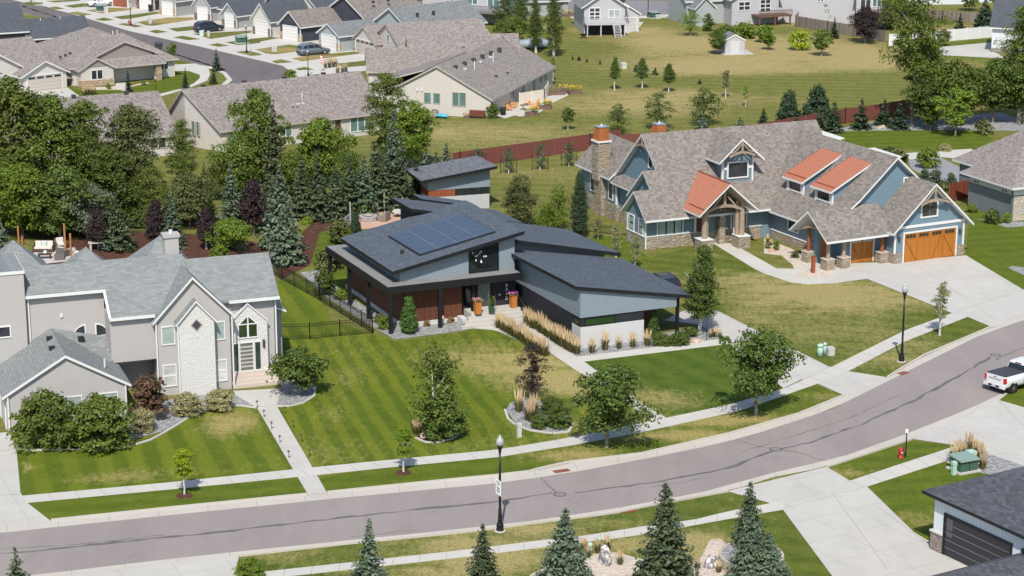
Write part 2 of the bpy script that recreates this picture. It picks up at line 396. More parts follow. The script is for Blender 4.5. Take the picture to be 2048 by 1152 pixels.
conc = concrete(nm='drive_concrete', grid=(24, 3.1)); conc_r = concrete(nm='near_drive_concrete', grid=(30.5, 3.1));  walkc = concrete((.48, .465, .43), 'pavement_concrete'); curbc = concrete((.46, .43, .385), 'kerb_concrete'); jointm = plain((.3, .285, .26), .9)
asph = asphalt((.255, .226, .216), 'asphalt'); asph_dark = asphalt((.135, .12, .122), 'old_asphalt'); tar = plain((.12, .11, .108), .8, 0, .4, 1.5)
GR = dict(dry=(.37, .295, .135))
g_field = grassmat('field_grass', (.096, .113, .022), (.18, .182, .054), GR['dry'], .16, (R(84), 2.6, .2))
sang = math.atan2((G(458, 934) - G(407, 835)).y, (G(458, 934) - G(407, 835)).x) + R(90)
g_lawn = grassmat('striped_lawn', (.066, .103, .009), (.114, .15, .017), (.34, .28, .11), .12, (sang, 2.15, .5)); g_lawn_m = grassmat('mown_lawn', (.062, .098, .008), (.11, .146, .016), (.36, .3, .12), .2, (sang + R(-2), 1.45, .55))
g_lawn2 = grassmat('garden_lawn', (.045, .085, .01), (.09, .13, .02), (.34, .28, .11), .1, (sang + R(12), 2.4, .25))
g_mid = grassmat('side_lawn', (.058, .086, .011), (.118, .148, .028), (.34, .285, .12), .1, (R(70), 2.4, .25))
g_lush = grassmat('lush_grass', (.062, .096, .009), (.114, .15, .019), (.33, .27, .1), .08, (R(100), 2.2, .2))
gravel = speck('grey_gravel', (.16, .165, .17), (.42, .42, .42), 7); gravel_pale = speck('pale_gravel', (.42, .36, .3), (.66, .58, .5), 7)
mulch = speck('brown_mulch', (.055, .024, .016), (.13, .062, .042), 6)
pink = speck('pink_pavers', (.42, .28, .21), (.55, .38, .29), 3)
# base ground
xs = [-1500, -700, -350, -220, -160] + list(np.arange(-140, 141, 2.0)) + [160, 220, 350, 700, 1500]
ys = [-300, 0, 60] + list(np.arange(90, 421, 2.0)) + [460, 520, 640, 900, 1500, 3000]
nx, ny = len(xs), len(ys); gm = bpy.data.meshes.new('ground')
gm.from_pydata([(x, y, 0) for y in ys for x in xs], [], [(j*nx+i, j*nx+i+1, (j+1)*nx+i+1, (j+1)*nx+i) for j in range(ny-1) for i in range(nx-1)])
gm.materials.append(g_field); dry_attr(gm); go = bpy.data.objects.new('ground', gm); COL.objects.link(go); tag(go, kind='structure')
# main street
UA = [(-300,1089),(0,1066),(342,1030),(700,994),(1000,966),(1129,948),(1285,918.6),(1380,900),(1460,881.5),(1534,861),(1665,817.6),(1775,763),(1840.5,730),(1957,672),(2048,640),(2200,590)]
UC = [(-300,1072),(0,1051),(102,1043),(342,1018),(615,990.7),(820,970),(992,953),(1060,945),(1082,939),(1136,927),(1285,909),(1460,869),(1600,829),(1691,792),(1778,755.5),(1803,740),(1850,712),(1985,655),(2048,633),(2200,582)]
LA = [(-300,1190),(78.6,1149.6),(307.6,1122),(478,1103.5),(700,1081),(914,1059),(1082,1040),(1238,1016),(1400,986),(1542,947),(1685,914),(1811,869),(1938,818),(1975,801),(2030,774),(2120,735)]
LC = [(-300,1198),(78,1158),(307.6,1131),(478,1112),(700,1087),(914,1066),(1011,1054),(1207,1029),(1245,1023),(1300,1011),(1460,982),(1542,955),(1653,934),(1821,879),(1945,826),(2000,798),(2040,779),(2120,744)]
sheet('road', UA + LA[::-1], .006, asph)
strip('kerb', UA, UC, .02, curbc, 3, jointm, .016); strip('kerb', LA, LC, .02, curbc, 3, jointm, .016)
# kerb heads, raised
def raised(A, t, w=.16, h=.13):
    P = [G(*p) for p in A]; m = MB()
    for a, b in zip(P, P[1:]):
        n = (b - a).cross(Vector((0, 0, 1))).normalized() * (w * t)
        m.slab([(a.x, a.y, h), (b.x, b.y, h), (b.x+n.x, b.y+n.y, h), (a.x+n.x, a.y+n.y, h)], h)
    tag(m.build('kerb', curbc), kind='structure')
for seg in ([(102,1043),(342,1018),(615,990.7)], [(655,987),(820,970),(992,953),(1060,945),(1082,939),(1136,927),(1285,909),(1460,869),(1600,829),(1691,792)], [(1778,755.5),(1803,740),(1850,712),(1985,655)]): raised(seg, -1)
for seg in ([(478,1112),(700,1087),(914,1066),(1011,1054),(1207,1029),(1245,1023),(1300,1011),(1454,983)], [(1653,934),(1821,879)]): raised(seg, 1)
# far street
sheet('road', ZA([(-300,-60),(100,0),(530,100),(1000,240),(1500,350),(1997,465)]) + ZB([(250,505),(330,560),(360,610),(330,700),(200,760)]) + ZA([(1900,760),(1640,760),(1760,680),(1780,620),(1700,560),(1240,410),(600,200),(0,55),(-300,-20)]), .006, asph_dark)
sheet('pavement', ZA([(-200,-60),(100,0),(530,100),(1000,240),(1500,350),(1997,465)]) + ZB([(250,505),(330,560),(360,600),(560,600),(1130,500),(1130,430),(1000,380),(860,330),(700,250),(400,160),(200,80)]) + ZA([(1997,120),(1600,40),(1000,-60),(300,-120)]), .005, walkc)
g_patch = grassmat('verge_grass', (.06, .09, .014), (.12, .15, .035), (.34, .26, .11), .35)
for pp in ([(365,62),(430,50),(500,68),(410,75)],[(490,45),(640,25),(690,40),(660,52),(560,60)],[(520,100),(590,88),(710,112),(620,120)],[(660,80),(830,58),(1020,65),(1000,78),(780,102)],[(870,130),(1200,90),(1240,100),(1000,145),(930,148)],[(725,150),(800,135),(880,152),(800,162)],[(1050,170),(1290,135),(1480,135),(1490,150),(1180,198),(1120,195)],[(905,187),(950,178),(1105,200),(1040,210)],[(1290,220),(1480,200),(1500,230),(1360,243)],[(1140,240),(1200,228),(1290,245),(1200,257)],[(1480,260),(1930,235),(1930,250),(1620,300)],[(1330,288),(1400,275),(1540,300),(1450,310)],[(1730,325),(1997,292),(1997,330),(1830,347)],[(1600,345),(1670,332),(1760,350),(1680,360)],[(1810,400),(1890,388),(1997,410),(1997,425),(1930,430)],[(350,8),(600,-5),(620,5),(420,20)],[(200,15),(330,20),(330,30),(240,38),(180,25)]):
    VZ = globals().get('VZ', .009) + .0006; sheet('grass_verge', ZA(pp), VZ, g_patch, 1.5)
for pp in ([(40,380),(300,343),(390,355),(370,395),(190,418),(120,410)],[(0,300),(150,285),(230,290),(0,335)],[(0,395),(100,420),(0,430)],[(165,470),(240,455),(330,478),(200,487)],[(320,450),(400,435),(860,390),(860,410),(400,470)],[(665,490),(950,458),(1110,475),(1080,490),(720,518)],[(350,527),(420,515),(495,535),(370,540)],[(415,580),(530,570),(540,578)]):
    VZ += .0006; sheet('grass_verge', ZB(pp), VZ, g_patch, 1.5)
sheet('pavement', ZA([(1230,490),(1340,497),(1500,488),(1600,520),(1615,570),(1590,620),(1480,665),(1410,690),(1230,742),(1215,725),(1400,680),(1490,640),(1535,600),(1535,575),(1450,545),(1240,545)]), .02, walkc, th=.02)
sheet('kerb', ZA([(1470,490),(1640,515),(1740,560),(1785,615),(1740,655),(1700,650),(1745,610),(1710,565),(1620,530)]), .022, walkc, th=.02)
sheet('lawn', ZA([(1130,600),(1260,580),(1270,550),(1450,548),(1530,575),(1530,605),(1480,640),(1400,672),(1220,715),(1040,705),(1020,670),(1150,640)]), .005, g_lush, 2)
sheet('lawn', ZA([(520,660),(600,690),(860,680),(960,710),(600,740),(530,700)]), .005, g_lush, 2)
sheet('lawn', ZA([(1240,432),(1470,490),(1400,497),(1330,470),(1240,450)]), .01, g_lush, 2)
sheet('gravel_bed', ZA([(630,672),(860,668),(880,660),(1020,655),(1120,630),(1150,640),(1020,662),(1000,690),(700,690)]), .012, gravel_pale)
sheet('path', ZA([(870,640),(960,635),(1010,700),(960,712)]), .013, walkc)
sheet('driveway', ZA([(150,715),(520,672),(640,760),(400,800),(100,780)]), .006, conc)
sheet('driveway', ZA([(0,400),(330,385),(280,460),(0,440)]), .006, conc)
# close at the top: another street behind
sheet('road', ZC([(500,25),(620,0),(1400,5),(1430,60),(1390,100),(1050,122),(1030,95),(540,105)]), .006, asphalt((.2, .19, .2), 'grey_asphalt'))
sheet('pavement', ZC([(1040,122),(1390,102),(1440,60),(1500,100),(1480,150),(1360,160),(1380,130),(1060,140)]), .007, walkc)
sheet('pavement', ZC([(500,110),(640,103),(640,140),(550,140)]), .007, walkc)
sheet('driveway', ZC([(880,185),(1090,165),(1040,230),(960,255),(880,240)]), .007, walkc)
sheet('driveway', ZD([(1290,370),(1775,325),(1800,400),(1900,450),(1700,440),(1330,420)]), .007, conc)
sheet('lawn', ZD([(1290,362),(1380,340),(1775,290),(1775,325),(1300,368)]), .006, g_lush, 2)
sheet('grass_verge', ZD([(1360,425),(1430,412),(1700,440),(1900,465),(1740,490),(1500,475)]), .006, g_lush, 2)
# sidewalks
NU = [(44,992),(342,965),(588,939),(760,922),(996,899.7),(1129,877.6),(1197,864),(1300,843),(1457,810),(1570,777),(1665,733.6),(1811,660.5),(1906,626)]
NL = [(54.7,1006),(342,979),(598,954),(760,937),(996,914.5),(1155.5,889),(1300,861),(1482.6,821),(1628.7,770),(1698,742),(1811,682.4),(1935,634)]
strip('pavement', NU, NL, .024, walkc, 1.6, jointm)
strip('pavement', [(460,1151),(660,1129.5),(933,1100),(1097,1079),(1156,1074),(1300,1051),(1382,1041.6),(1460,1022),(1564,1003)], [(455,1166),(660,1144),(933,1114),(1090,1094.5),(1277,1071),(1460,1037.7),(1570,1019)], .024, walkc, 1.6, jointm)
strip('pavement', [(1700,962),(1790,932),(1912.6,892),(1960,876)], [(1734,973.5),(1810,949),(1893.7,922),(1975,895)], .024, walkc, 1.6, jointm)
# drives and paths
sheet('driveway', [(18,864),(32.5,897),(41,985.6),(54.7,1006),(102.5,1043),(0,1051.5),(-200,1066),(-300,900)], .014, conc)
sheet('path', [(466.5,782),(471,790),(514,816),(586,939),(617,990.7),(654.5,987),(625.4,936),(553.6,813),(562,777)], .02, conc, th=.02)
sheet('path', [(930,655),(985,660),(1025,671),(1101,706),(1173,755),(1307,844),(1336,838),(1288,810),(1163,720),(1100,680),(1048,640)], .019, walkc, th=.02)
sheet('path', [(1151,714),(1451,677),(1458,688),(1163,724)], .017, walkc, th=.018)
sheet('driveway', [(1330,640),(1400,606),(1439,624),(1658,733.6),(1696,742.7),(1778,755.5),(1691,792),(1638,769),(1603,759),(1567,777),(1457,686),(1400,650),(1320,640)], .021, conc)
sheet('driveway', [(1640,515),(1696,527),(1790,524),(1932,511),(2047,580),(2150,640),(2048,633),(1985,655),(1935,634),(1902.6,626),(1734.6,558),(1675,566),(1646,560),(1646,523)], .021, conc)
sheet('path', [(1421,484),(1464,487),(1553,537),(1587,538),(1646,523),(1690,520),(1700,545),(1690,562),(1676,566),(1616.5,569),(1581,564.6),(1528,547),(1511.7,539.4)], .018, walkc, th=.018)
sheet('driveway', [(1454,983),(1480,990),(1534.5,1005),(1564.6,1018),(1664,1152),(1720,1230),(2100,1230),(2000,1152),(1885,1107),(1868,1089),(1827,1064),(1734,973.5),(1700.6,962),(1653,934)], .021, conc_r)
sheet('driveway', [(1823,878),(1945,826),(2000,798),(2048,815),(2200,870),(2200,1000),(2048,932),(1973,907),(1912,891)], .021, conc_r)
sheet('driveway', [(-300,1198),(78,1158),(478,1112),(472,1140),(455,1166),(440,1230),(-300,1260)], .021, conc)
jm = MB()
for a, b in (((1564,1018),(1734,973)),((1664,985),(1775,1140)),((1750,1010),(1900,1120)),((20,900),(-100,915)),((41,988),(-150,1003)),((1905,627),(2100,560)),((1820,520),(1990,640)),((1658,734),(1570,777)),((1440,625),(1380,650)),((1530,720),(1610,690)),((1996,800),(2120,925)),((1720,560),(1850,480+40))):
    p, q = G(*a), G(*b); t = (q - p).cross(Vector((0, 0, 1))).normalized() * .02
    jm.poly([(p.x-t.x,p.y-t.y,.026),(q.x-t.x,q.y-t.y,.026),(q.x+t.x,q.y+t.y,.026),(p.x+t.x,p.y+t.y,.026)])
tag(jm.build('driveway_joints', jointm, fix=False), kind='structure')
# lawns
sheet('lawn', [(33,897),(41,985),(44,992),(342,965),(586,939),(514,816),(440,812),(372,838),(330,862),(250,892),(120,897)], .008, g_lawn, 1)
sheet('lawn', [(54.7,1006),(342,979),(598,954),(615,990),(342,1017),(102,1042)], .008, g_lush, 1)
sheet('lawn', [(625.4,936),(760,922),(996,899.7),(1129,877.6),(1197,864),(1300,843),(1173,755),(1101,706),(1025,671),(985,655),(900,668),(790,683),(745,668),(560,681),(555,813)], .008, g_lawn_m, 1)
sheet('lawn', [(640,954),(760,937),(996,914.5),(1155.5,889),(1300,861),(1482.6,821),(1628.7,770),(1689,791),(1600,828),(1460,868),(1285,908),(1136,926),(1082,938),(992,952),(820,969),(654,986)], .008, g_lush, 1)
sheet('lawn', [(1163,724),(1457,688),(1567,777),(1457,810),(1336,838)], .008, g_lawn2, 1)
sheet('lawn', [(1439,624),(1658,733),(1811,660),(1902,626),(1734,558),(1675,566),(1616,569),(1581,564),(1512,539),(1421,484),(1300,515),(1270,540),(1350,545)], .008, g_mid, 1.2)
sheet('lawn', [(1698,743),(1811,682.4),(1935,634),(1984,655),(1850,712),(1803,739),(1778,755)], .008, g_mid, 1)
sheet('lawn', [(1932,511),(2047,580),(2300,700),(2300,380),(1940,395)], .007, g_lush, 1.5)
sheet('lawn', [(1653,935),(1821,880),(1912,892),(1790,932),(1700,962)], .008, g_lush, 1)
sheet('lawn', [(1734,974),(1810,949),(1893,922),(1905,925),(1990,950),(2000,1000),(1868,1088),(1827,1063)], .008, g_lush, 1)
sheet('lawn', [(1999,801),(2048,760),(2160,720),(2160,860),(2048,815)], .024, g_lush, 1)
sheet('lawn', [(478,1112),(700,1087),(914,1066),(1011,1054),(1207,1029),(1245,1023),(1300,1011),(1454,983),(1534,1005),(1460,1022),(1382,1041),(1300,1051),(1097,1079),(933,1100),(660,1129),(465,1151)], .008, g_mid, 1)
sheet('lawn', [(457,1166),(660,1144),(933,1114),(1090,1094.5),(1277,1071),(1460,1037),(1566,1019),(1664,1152),(1720,1230),(440,1230)], .007, g_mid, 1)
sheet('lawn', [(560,560),(640,560),(660,640),(745,667),(560,681),(545,600)], .009, g_lawn, 1)
sheet('lawn', [(600,460),(760,440),(740,520),(690,600),(640,560),(610,500)], .006, g_lush, 1)
sheet('lawn', Z1([(460,90),(760,60),(1440,60),(1560,130),(1400,215),(1190,205),(700,190),(540,160)]), .008, g_lush, 1.5)
sheet('lawn', [(1170,480),(1240,470),(1310,525),(1270,545),(1190,500)], .006, g_lush, 1.2)
# beds
sheet('gravel_bed', [(200,897),(258,880),(330,862),(372,836),(440,810),(514,815),(471,790),(430,788),(360,798),(300,800),(250,842)], .013, gravel)
sheet('gravel_bed', [(562,777),(554,812),(600,806),(628,792),(628,772),(590,740),(560,735)], .013, gravel)
sheet('gravel_bed', [(748,655),(790,679),(900,665),(985,650),(930,640),(800,655),(760,630),(690,590),(640,540),(600,545),(660,600)], .013, gravel)
sheet('gravel_bed', [(972,652),(1048,640),(1101,690),(1160,716),(1456,677),(1420,655),(1330,665),(1170,690),(1110,660),(1050,620),(1100,706),(1060,692)], .012, gravel)
sheet('gravel_bed', [(1012,820),(1020,806),(1050,795),(1095,805),(1120,800),(1142,845),(1138,862),(1105,866),(1060,860),(1030,845)], .013, gravel)
sheet('mulch_bed', [(832,876),(850,850),(880,850),(918,850),(920,862),(905,876),(870,885)], .013, mulch)
sheet('gravel_bed', Z1([(180,1050),(300,1078),(500,1055),(420,1010),(300,1015)]), .025, gravel_pale)
sheet('gravel_bed', Z1([(0,800),(180,870),(300,930),(420,960),(200,1008),(195,985),(120,920),(0,905)]), .013, gravel_pale)
sheet('gravel_bed', Z8([(1740,390),(1800,270),(2048,355),(2048,420),(1840,415)]), .025, gravel)
sheet('gravel_bed', Z8([(1560,330),(1620,240),(1760,210),(1800,270),(1740,390),(1640,390)]), .023, gravel_pale)
sheet('gravel_bed', [(1060,1150),(1100,1128),(1170,1110),(1230,1105),(1290,1120),(1370,1135),(1400,1118),(1420,1080),(1440,1078),(1470,1100),(1560,1150),(1580,1230),(1040,1230)], .014, gravel_pale)
sheet('gravel_bed', [(1655,262),(1760,240),(1830,240),(2000,225),(2048,240),(2048,262),(1900,260),(1690,262)], .009, gravel)
sheet('gravel_bed', Z1([(1410,660),(1600,700),(1700,690),(1762,690),(1762,720),(1650,730),(1520,690)]), .012, gravel)
sheet('gravel_bed', Z1([(1655,1000),(1690,990),(1762,1000),(1762,1050),(1700,1025)]), .012, gravel)
sheet('mulch_bed', [(60,505),(200,465),(260,462),(330,470),(440,470),(540,490),(545,560),(300,530),(40,540)], .012, mulch)
sheet('mulch_bed', [(600,470),(640,430),(760,400),(830,405),(830,430),(720,440),(640,465),(620,530),(560,560),(545,520)], .011, mulch)
sheet('patio', [(685,440),(700,425),(830,422),(860,440),(720,460)], .02, pink)
sheet('patio', [(60,520),(70,500),(150,495),(155,520),(90,528)], .02, conc)
sheet('court', Z1([(975,275),(1180,245),(1345,330),(1340,420),(1160,420),(1000,330)]), .014, plain((.24, .25, .27), .8, 0, .06))
sheet('patio', Z1([(960,225),(1400,195),(1450,215),(1300,260),(1180,250),(985,270)]), .012, walkc)
sheet('patio', ZB([(1850,880),(1990,800),(2060,880),(1960,910)]), .019, walkc)
sheet('patio', ZC([(45,860),(60,800),(320,740),(510,700),(515,725),(390,785),(280,870),(150,885)]), .015, walkc)
# cracks sealed with tar along the street
def crack(pts, w, z=.011):
    P = [G(*p) for p in pts]; m = MB(); rnd = random.Random(len(pts) * 7 + int(pts[0][0])); Q = []
    for a, b in zip(P, P[1:]):
        n = max(1, int((b - a).length / .7))
        for k in range(n): Q.append(a.lerp(b, k / n))
    Q.append(P[-1]); L, Rr = [], []
    for k, p in enumerate(Q):
        d = (Q[min(k + 1, len(Q) - 1)] - Q[max(k - 1, 0)]).normalized(); n = d.cross(Vector((0, 0, 1)))
        ww = w * rnd.uniform(.12, .95); c = p + n * rnd.uniform(-.08, .08); L.append(c + n * ww / 2); Rr.append(c - n * ww / 2)
    for k in range(len(Q) - 1): m.poly([(L[k].x,L[k].y,z),(Rr[k].x,Rr[k].y,z),(Rr[k+1].x,Rr[k+1].y,z),(L[k+1].x,L[k+1].y,z)])
    o = m.build('road_crack', tar, fix=False)
    for p in o.data.polygons:
        if p.normal.z < -.5: p.flip()
    tag(o, kind='structure')
crack([(-50,1110),(60,1103),(230,1085),(420,1066),(700,1034),(860,1016),(1000,1003),(1105,986)], .42)
crack([(1150,986),(1300,966),(1460,936),(1535,905),(1620,885),(1720,850),(1830,800),(1930,745),(1980,715)], .4)
crack([(0,1098),(150,1090),(330,1070)], .12); crack([(1083,955),(1100,972),(1115,985)], .25); crack([(1135,1000),(1160,1010),(1190,1025)], .05)
crack([(1470,880),(1530,896),(1550,897),(1600,907),(1652,922)], .14); crack([(1480,905),(1600,868),(1700,835),(1800,790)], .1); crack([(1300,975),(1420,955)], .08)
crack([(1990,720),(2048,695),(2120,660)], .3); crack([(870,975),(940,970)], .1); crack([(700,1075),(830,1060)], .08)
for pts in ([(30,8),(160,50),(330,102),(450,140)],[(60,5),(240,62),(420,105),(540,138)],[(45,12),(200,62),(380,118),(480,150)],[(500,140),(540,150),(560,165)],[(470,135),(520,150),(530,175)]): crack(pts, .9)
# ------------------------------------------------------------------ buildings
class House:
    def __init__(s, name, origin, yaw, label, cat='house', group=None, trim=None, fr=None, gl=None):
        s.root = empty(name, (origin[0], origin[1], 0), R(yaw), label, cat, group)
        s.trim = trim or white; s.fr = fr or s.trim; s.gl = gl or glass(); s.T = Matrix.Identity(4)
    def sub(s, a, b, yaw): s.T = Matrix.Translation((a, b, 0)) @ Matrix.Rotation(R(yaw), 4, 'Z')
    def fin(s, m, name, mats, parent=None):
        m.v = [tuple(s.T @ Vector(p)) for p in m.v]; return m.build(name, mats, parent or s.root)
    def wall(s, mat, base, z0, tops, name='wall'):
        return s.fin(MB().prism(base, z0, tops), name, mat)
    def box(s, name, mat, *d, parent=None): return s.fin(MB().box(*d), name, mat, parent)
    def boxes(s, name, mat, L, parent=None):
        for d in L: o = s.fin(MB().box(*d), name, mat, parent)
        return o
    def roof(s, polys, rm, em=None, t=.2, name='roof'):
        m = MB()
        for p in polys: m.slab(p, t, 0, 1)
        return s.fin(m, name, [rm, em or s.trim])
    def gable(s, a0, a1, b0, b1, ze, zr, ax, wm, rm, em=None, oh=.45, rk=.4, rc=None, z0=0, walls=True, ze2=None, gm=None, t=.2, rk1=None):
        """pitched roof on four walls; ze is the roof height over the wall line, the ridge runs along ax"""
        ze2 = ze if ze2 is None else ze2; rk1 = rk if rk1 is None else rk1
        c0, c1 = (b0, b1) if ax == 'a' else (a0, a1); l0, l1 = (a0, a1) if ax == 'a' else (b0, b1)
        rc = (c0 + c1) / 2 if rc is None else rc; P = (lambda l, c, z: (l, c, z)) if ax == 'a' else (lambda l, c, z: (c, l, z))
        s0 = (zr - ze) / (rc - c0); s1 = (zr - ze2) / (c1 - rc)
        A = [P(l0 - rk, c0 - oh, ze - s0 * oh), P(l1 + rk1, c0 - oh, ze - s0 * oh), P(l1 + rk1, rc, zr), P(l0 - rk, rc, zr)]
        B = [P(l0 - rk, rc, zr), P(l1 + rk1, rc, zr), P(l1 + rk1, c1 + oh, ze2 - s1 * oh), P(l0 - rk, c1 + oh, ze2 - s1 * oh)]
        r = s.roof([A, B], rm, em, t)
        if walls:
            base = [P(l0, c0, 0), P(l1, c0, 0), P(l1, rc, 0), P(l1, c1, 0), P(l0, c1, 0), P(l0, rc, 0)]
            k = t * .55; s.wall(wm, base, z0, [ze - k, ze - k, zr - k, ze2 - k, ze2 - k, zr - k])
        return r
    def hip(s, a0, a1, b0, b1, ze, zr, wm, rm, em=None, oh=.5, z0=0, walls=True, t=.2):
        A0, A1, B0, B1 = a0 - oh, a1 + oh, b0 - oh, b1 + oh; h = min(A1 - A0, B1 - B0) / 2; ze_ = ze
        if A1 - A0 >= B1 - B0: r0, r1 = (A0 + h, (B0 + B1) / 2, zr), (A1 - h, (B0 + B1) / 2, zr)
        else: r0, r1 = ((A0 + A1) / 2, B0 + h, zr), ((A0 + A1) / 2, B1 - h, zr)
        c = [(A0, B0, ze_), (A1, B0, ze_), (A1, B1, ze_), (A0, B1, ze_)]; same = (Vector(r0) - Vector(r1)).length < .05
        if same: P = [[c[0], c[1], r0], [c[1], c[2], r0], [c[2], c[3], r0], [c[3], c[0], r0]]
        elif A1 - A0 >= B1 - B0: P = [[c[0], c[1], r1, r0], [c[1], c[2], r1], [c[2], c[3], r0, r1], [c[3], c[0], r0]]
        else: P = [[c[0], c[1], r0], [c[1], c[2], r1, r0], [c[2], c[3], r1], [c[3], c[0], r0, r1]]
        r = s.roof(P, rm, em, t)
        if walls: s.wall(wm, [(a0, b0), (a1, b0), (a1, b1), (a0, b1)], z0, ze - t * .3)
        return r
    def face(s, f, a, b):
        """unit run and outward normal of a wall face, plus a placing function (u, n, z)"""
        d = {'f': ((1, 0), (0, -1)), 'k': ((1, 0), (0, 1)), 'l': ((0, 1), (-1, 0)), 'r': ((0, 1), (1, 0))}[f]
        return lambda u, n, z: (a + d[0][0] * u + d[1][0] * n, b + d[0][1] * u + d[1][1] * n, z)
    def pbox(s, m, P, u0, u1, n0, n1, z0, z1, mi=0):
        p, q = P(u0, n0, z0), P(u1, n1, z1)
        m.box(min(p[0], q[0]), max(p[0], q[0]), min(p[1], q[1]), max(p[1], q[1]), min(z0, z1), max(z0, z1), mi)
    def win(s, f, a, b, z0, w, h, cols=1, rows=1, tw=.1, fm=None, gl=None, mun=None, name='window', sash=None):
        """window: trim frame proud of the wall, pane behind it, bars between the lights"""
        P = s.face(f, a, b); m = MB()
        s.pbox(m, P, -tw, w + tw, -.02, .07, z0 - tw, z0); s.pbox(m, P, -tw, w + tw, -.02, .07, z0 + h, z0 + h + tw)
        s.pbox(m, P, -tw, 0, -.02, .065, z0, z0 + h); s.pbox(m, P, w, w + tw, -.02, .065, z0, z0 + h)
        fo = s.fin(m, name, fm or s.fr); m = MB(); s.pbox(m, P, 0, w, -.02, .022, z0, z0 + h); s.fin(m, 'pane', gl or s.gl, fo)
        if cols > 1 or rows > 1 or sash:
            m = MB(); bw = .065
            for k in range(1, cols): s.pbox(m, P, w * k / cols - bw, w * k / cols + bw, .01, .05, z0, z0 + h)
            for k in range(1, rows): s.pbox(m, P, 0, w, .01, .045, z0 + h * k / rows - bw, z0 + h * k / rows + bw)
            if sash:
                s.pbox(m, P, 0, w, .01, .055, z0, z0 + .07); s.pbox(m, P, 0, w, .01, .055, z0 + h - .07, z0 + h); s.pbox(m, P, 0, .07, .01, .052, z0 + .07, z0 + h - .07); s.pbox(m, P, w - .07, w, .01, .052, z0 + .07, z0 + h - .07)
            s.fin(m, 'window_bar', sash or mun or fm or s.fr, fo)
        return fo
    def garage(s, f, a, b, w, h, dm, tm=None, lights=0, rows=4, lm=None, name='garage_door', z0=.03):
        P = s.face(f, a, b); m = MB(); s.pbox(m, P, 0, w, -.05, .03, z0, z0 + h)
        o = s.fin(m, name, dm); m = MB(); tw = .14
        s.pbox(m, P, -tw, 0, -.02, .08, 0, z0 + h + tw); s.pbox(m, P, w, w + tw, -.02, .08, 0, z0 + h + tw); s.pbox(m, P, 0, w, -.02, .078, z0 + h, z0 + h + tw)
        s.fin(m, 'door_frame', tm or s.trim, o); m = MB()
        for k in range(1, rows): s.pbox(m, P, 0, w, .02, .034, z0 + h * k / rows - .012, z0 + h * k / rows + .012)
        s.fin(m, 'panel_groove', plain((.25, .25, .25), .7), o)
        if lights:
            cw = w / lights
            for k in range(lights): m = MB(); s.pbox(m, P, k * cw + .15, (k + 1) * cw - .15, .02, .04, z0 + h * .8, z0 + h * .93); s.fin(m, 'door_light', lm or s.gl, o)
        return o
    def pipe(s, name, mat, pts, w=.09):
        m = MB()
        for p, q in zip(pts, pts[1:]): m.beam(p, q, w, w)
        return s.fin(m, name, mat)
    def vents(s, name, mat, L, h=.25, w=.3):
        for a, b, z in L: s.fin(MB().box(a - w/2, a + w/2, b - w/2, b + w/2, z - .15, z + h), name, mat)
    def flues(s, L, h=.7):
        for a, b, z in L: s.fin(MB().cyl((a, b, z - .2), (a, b, z + h), .07, .07, 8), 'flue_pipe', gutterw)
sh_dark = shingle((.082, .098, .12), .03, .3, .3); sh_grey = shingle((.205, .222, .224), .12, .45, .2); sh_brown = shingle((.2, .18, .163), .15, .3, .38)
sh_tan = shingle((.235, .21, .198), .12, .24, .4); sh_tan2 = shingle((.225, .2, .188), .12, .24, .4); sh_navy = shingle((.075, .085, .1), .07, .4, .25); sh_bg = shingle((.17, .185, .19), .08, .4, .3); sh_char = shingle((.075, .08, .095), .07, .36, .4)
# ================================================================= dark modern house
o = G(1160, 698)
H = House('modern_house', o, 23.8, 'modern house of grey siding and brown panels with solar panels on its dark roof', trim=black, fr=black)
mhouse = H.root
sid = lap((.235, .285, .33), .13); sid_l = sid; blk = batten((.022, .024, .032), .22, .2); wpan = wood((.125, .045, .026), .16, .16, .6); stc = plain((.5, .5, .5), .8, 0, .05, 1.2)
gz = lambda a: 5.15 - .178 * (a + .45)
H.wall(sid, [(0,0),(8.45,0),(8.45,12.4),(0,12.4)], 2.5, [gz(0)-.13, gz(8.45)-.13, gz(8.45)-.13, gz(0)-.13])
H.roof([[(-.5,-.25,gz(-.5)), (10.1,-.25,gz(10.1)), (10.1,12.9,gz(10.1)), (-1.0,12.9,gz(-1.0))]], sh_dark, black, .28)
H.wall(stc, [(.06,.06),(5.6,.06),(5.6,12),(.06,12)], 0, 1.72); H.box('wall', blk, .1, 5.56, .1, 11.9, 1.72, 2.5)
H.box('wall', blk, -.0, .3, 1.6, 12.3, 0, 2.5)
H.win('f', .45, .1, 1.85, 2.6, .5, 1, 1, .05, black, glass((.02, .05, .015), .05)); H.win('l', .1, .3, 1.85, 1.05, .5, 1, 1, .05, black, glass((.02, .05, .015), .05))
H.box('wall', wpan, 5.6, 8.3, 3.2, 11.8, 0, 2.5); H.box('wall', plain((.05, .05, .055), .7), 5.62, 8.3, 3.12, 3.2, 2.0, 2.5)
H.box('post', black, 8.75, 8.98, .5, .73, 0, 3.4); H.box('post', black, 8.75, 8.98, 8.0, 8.23, 0, 3.4)
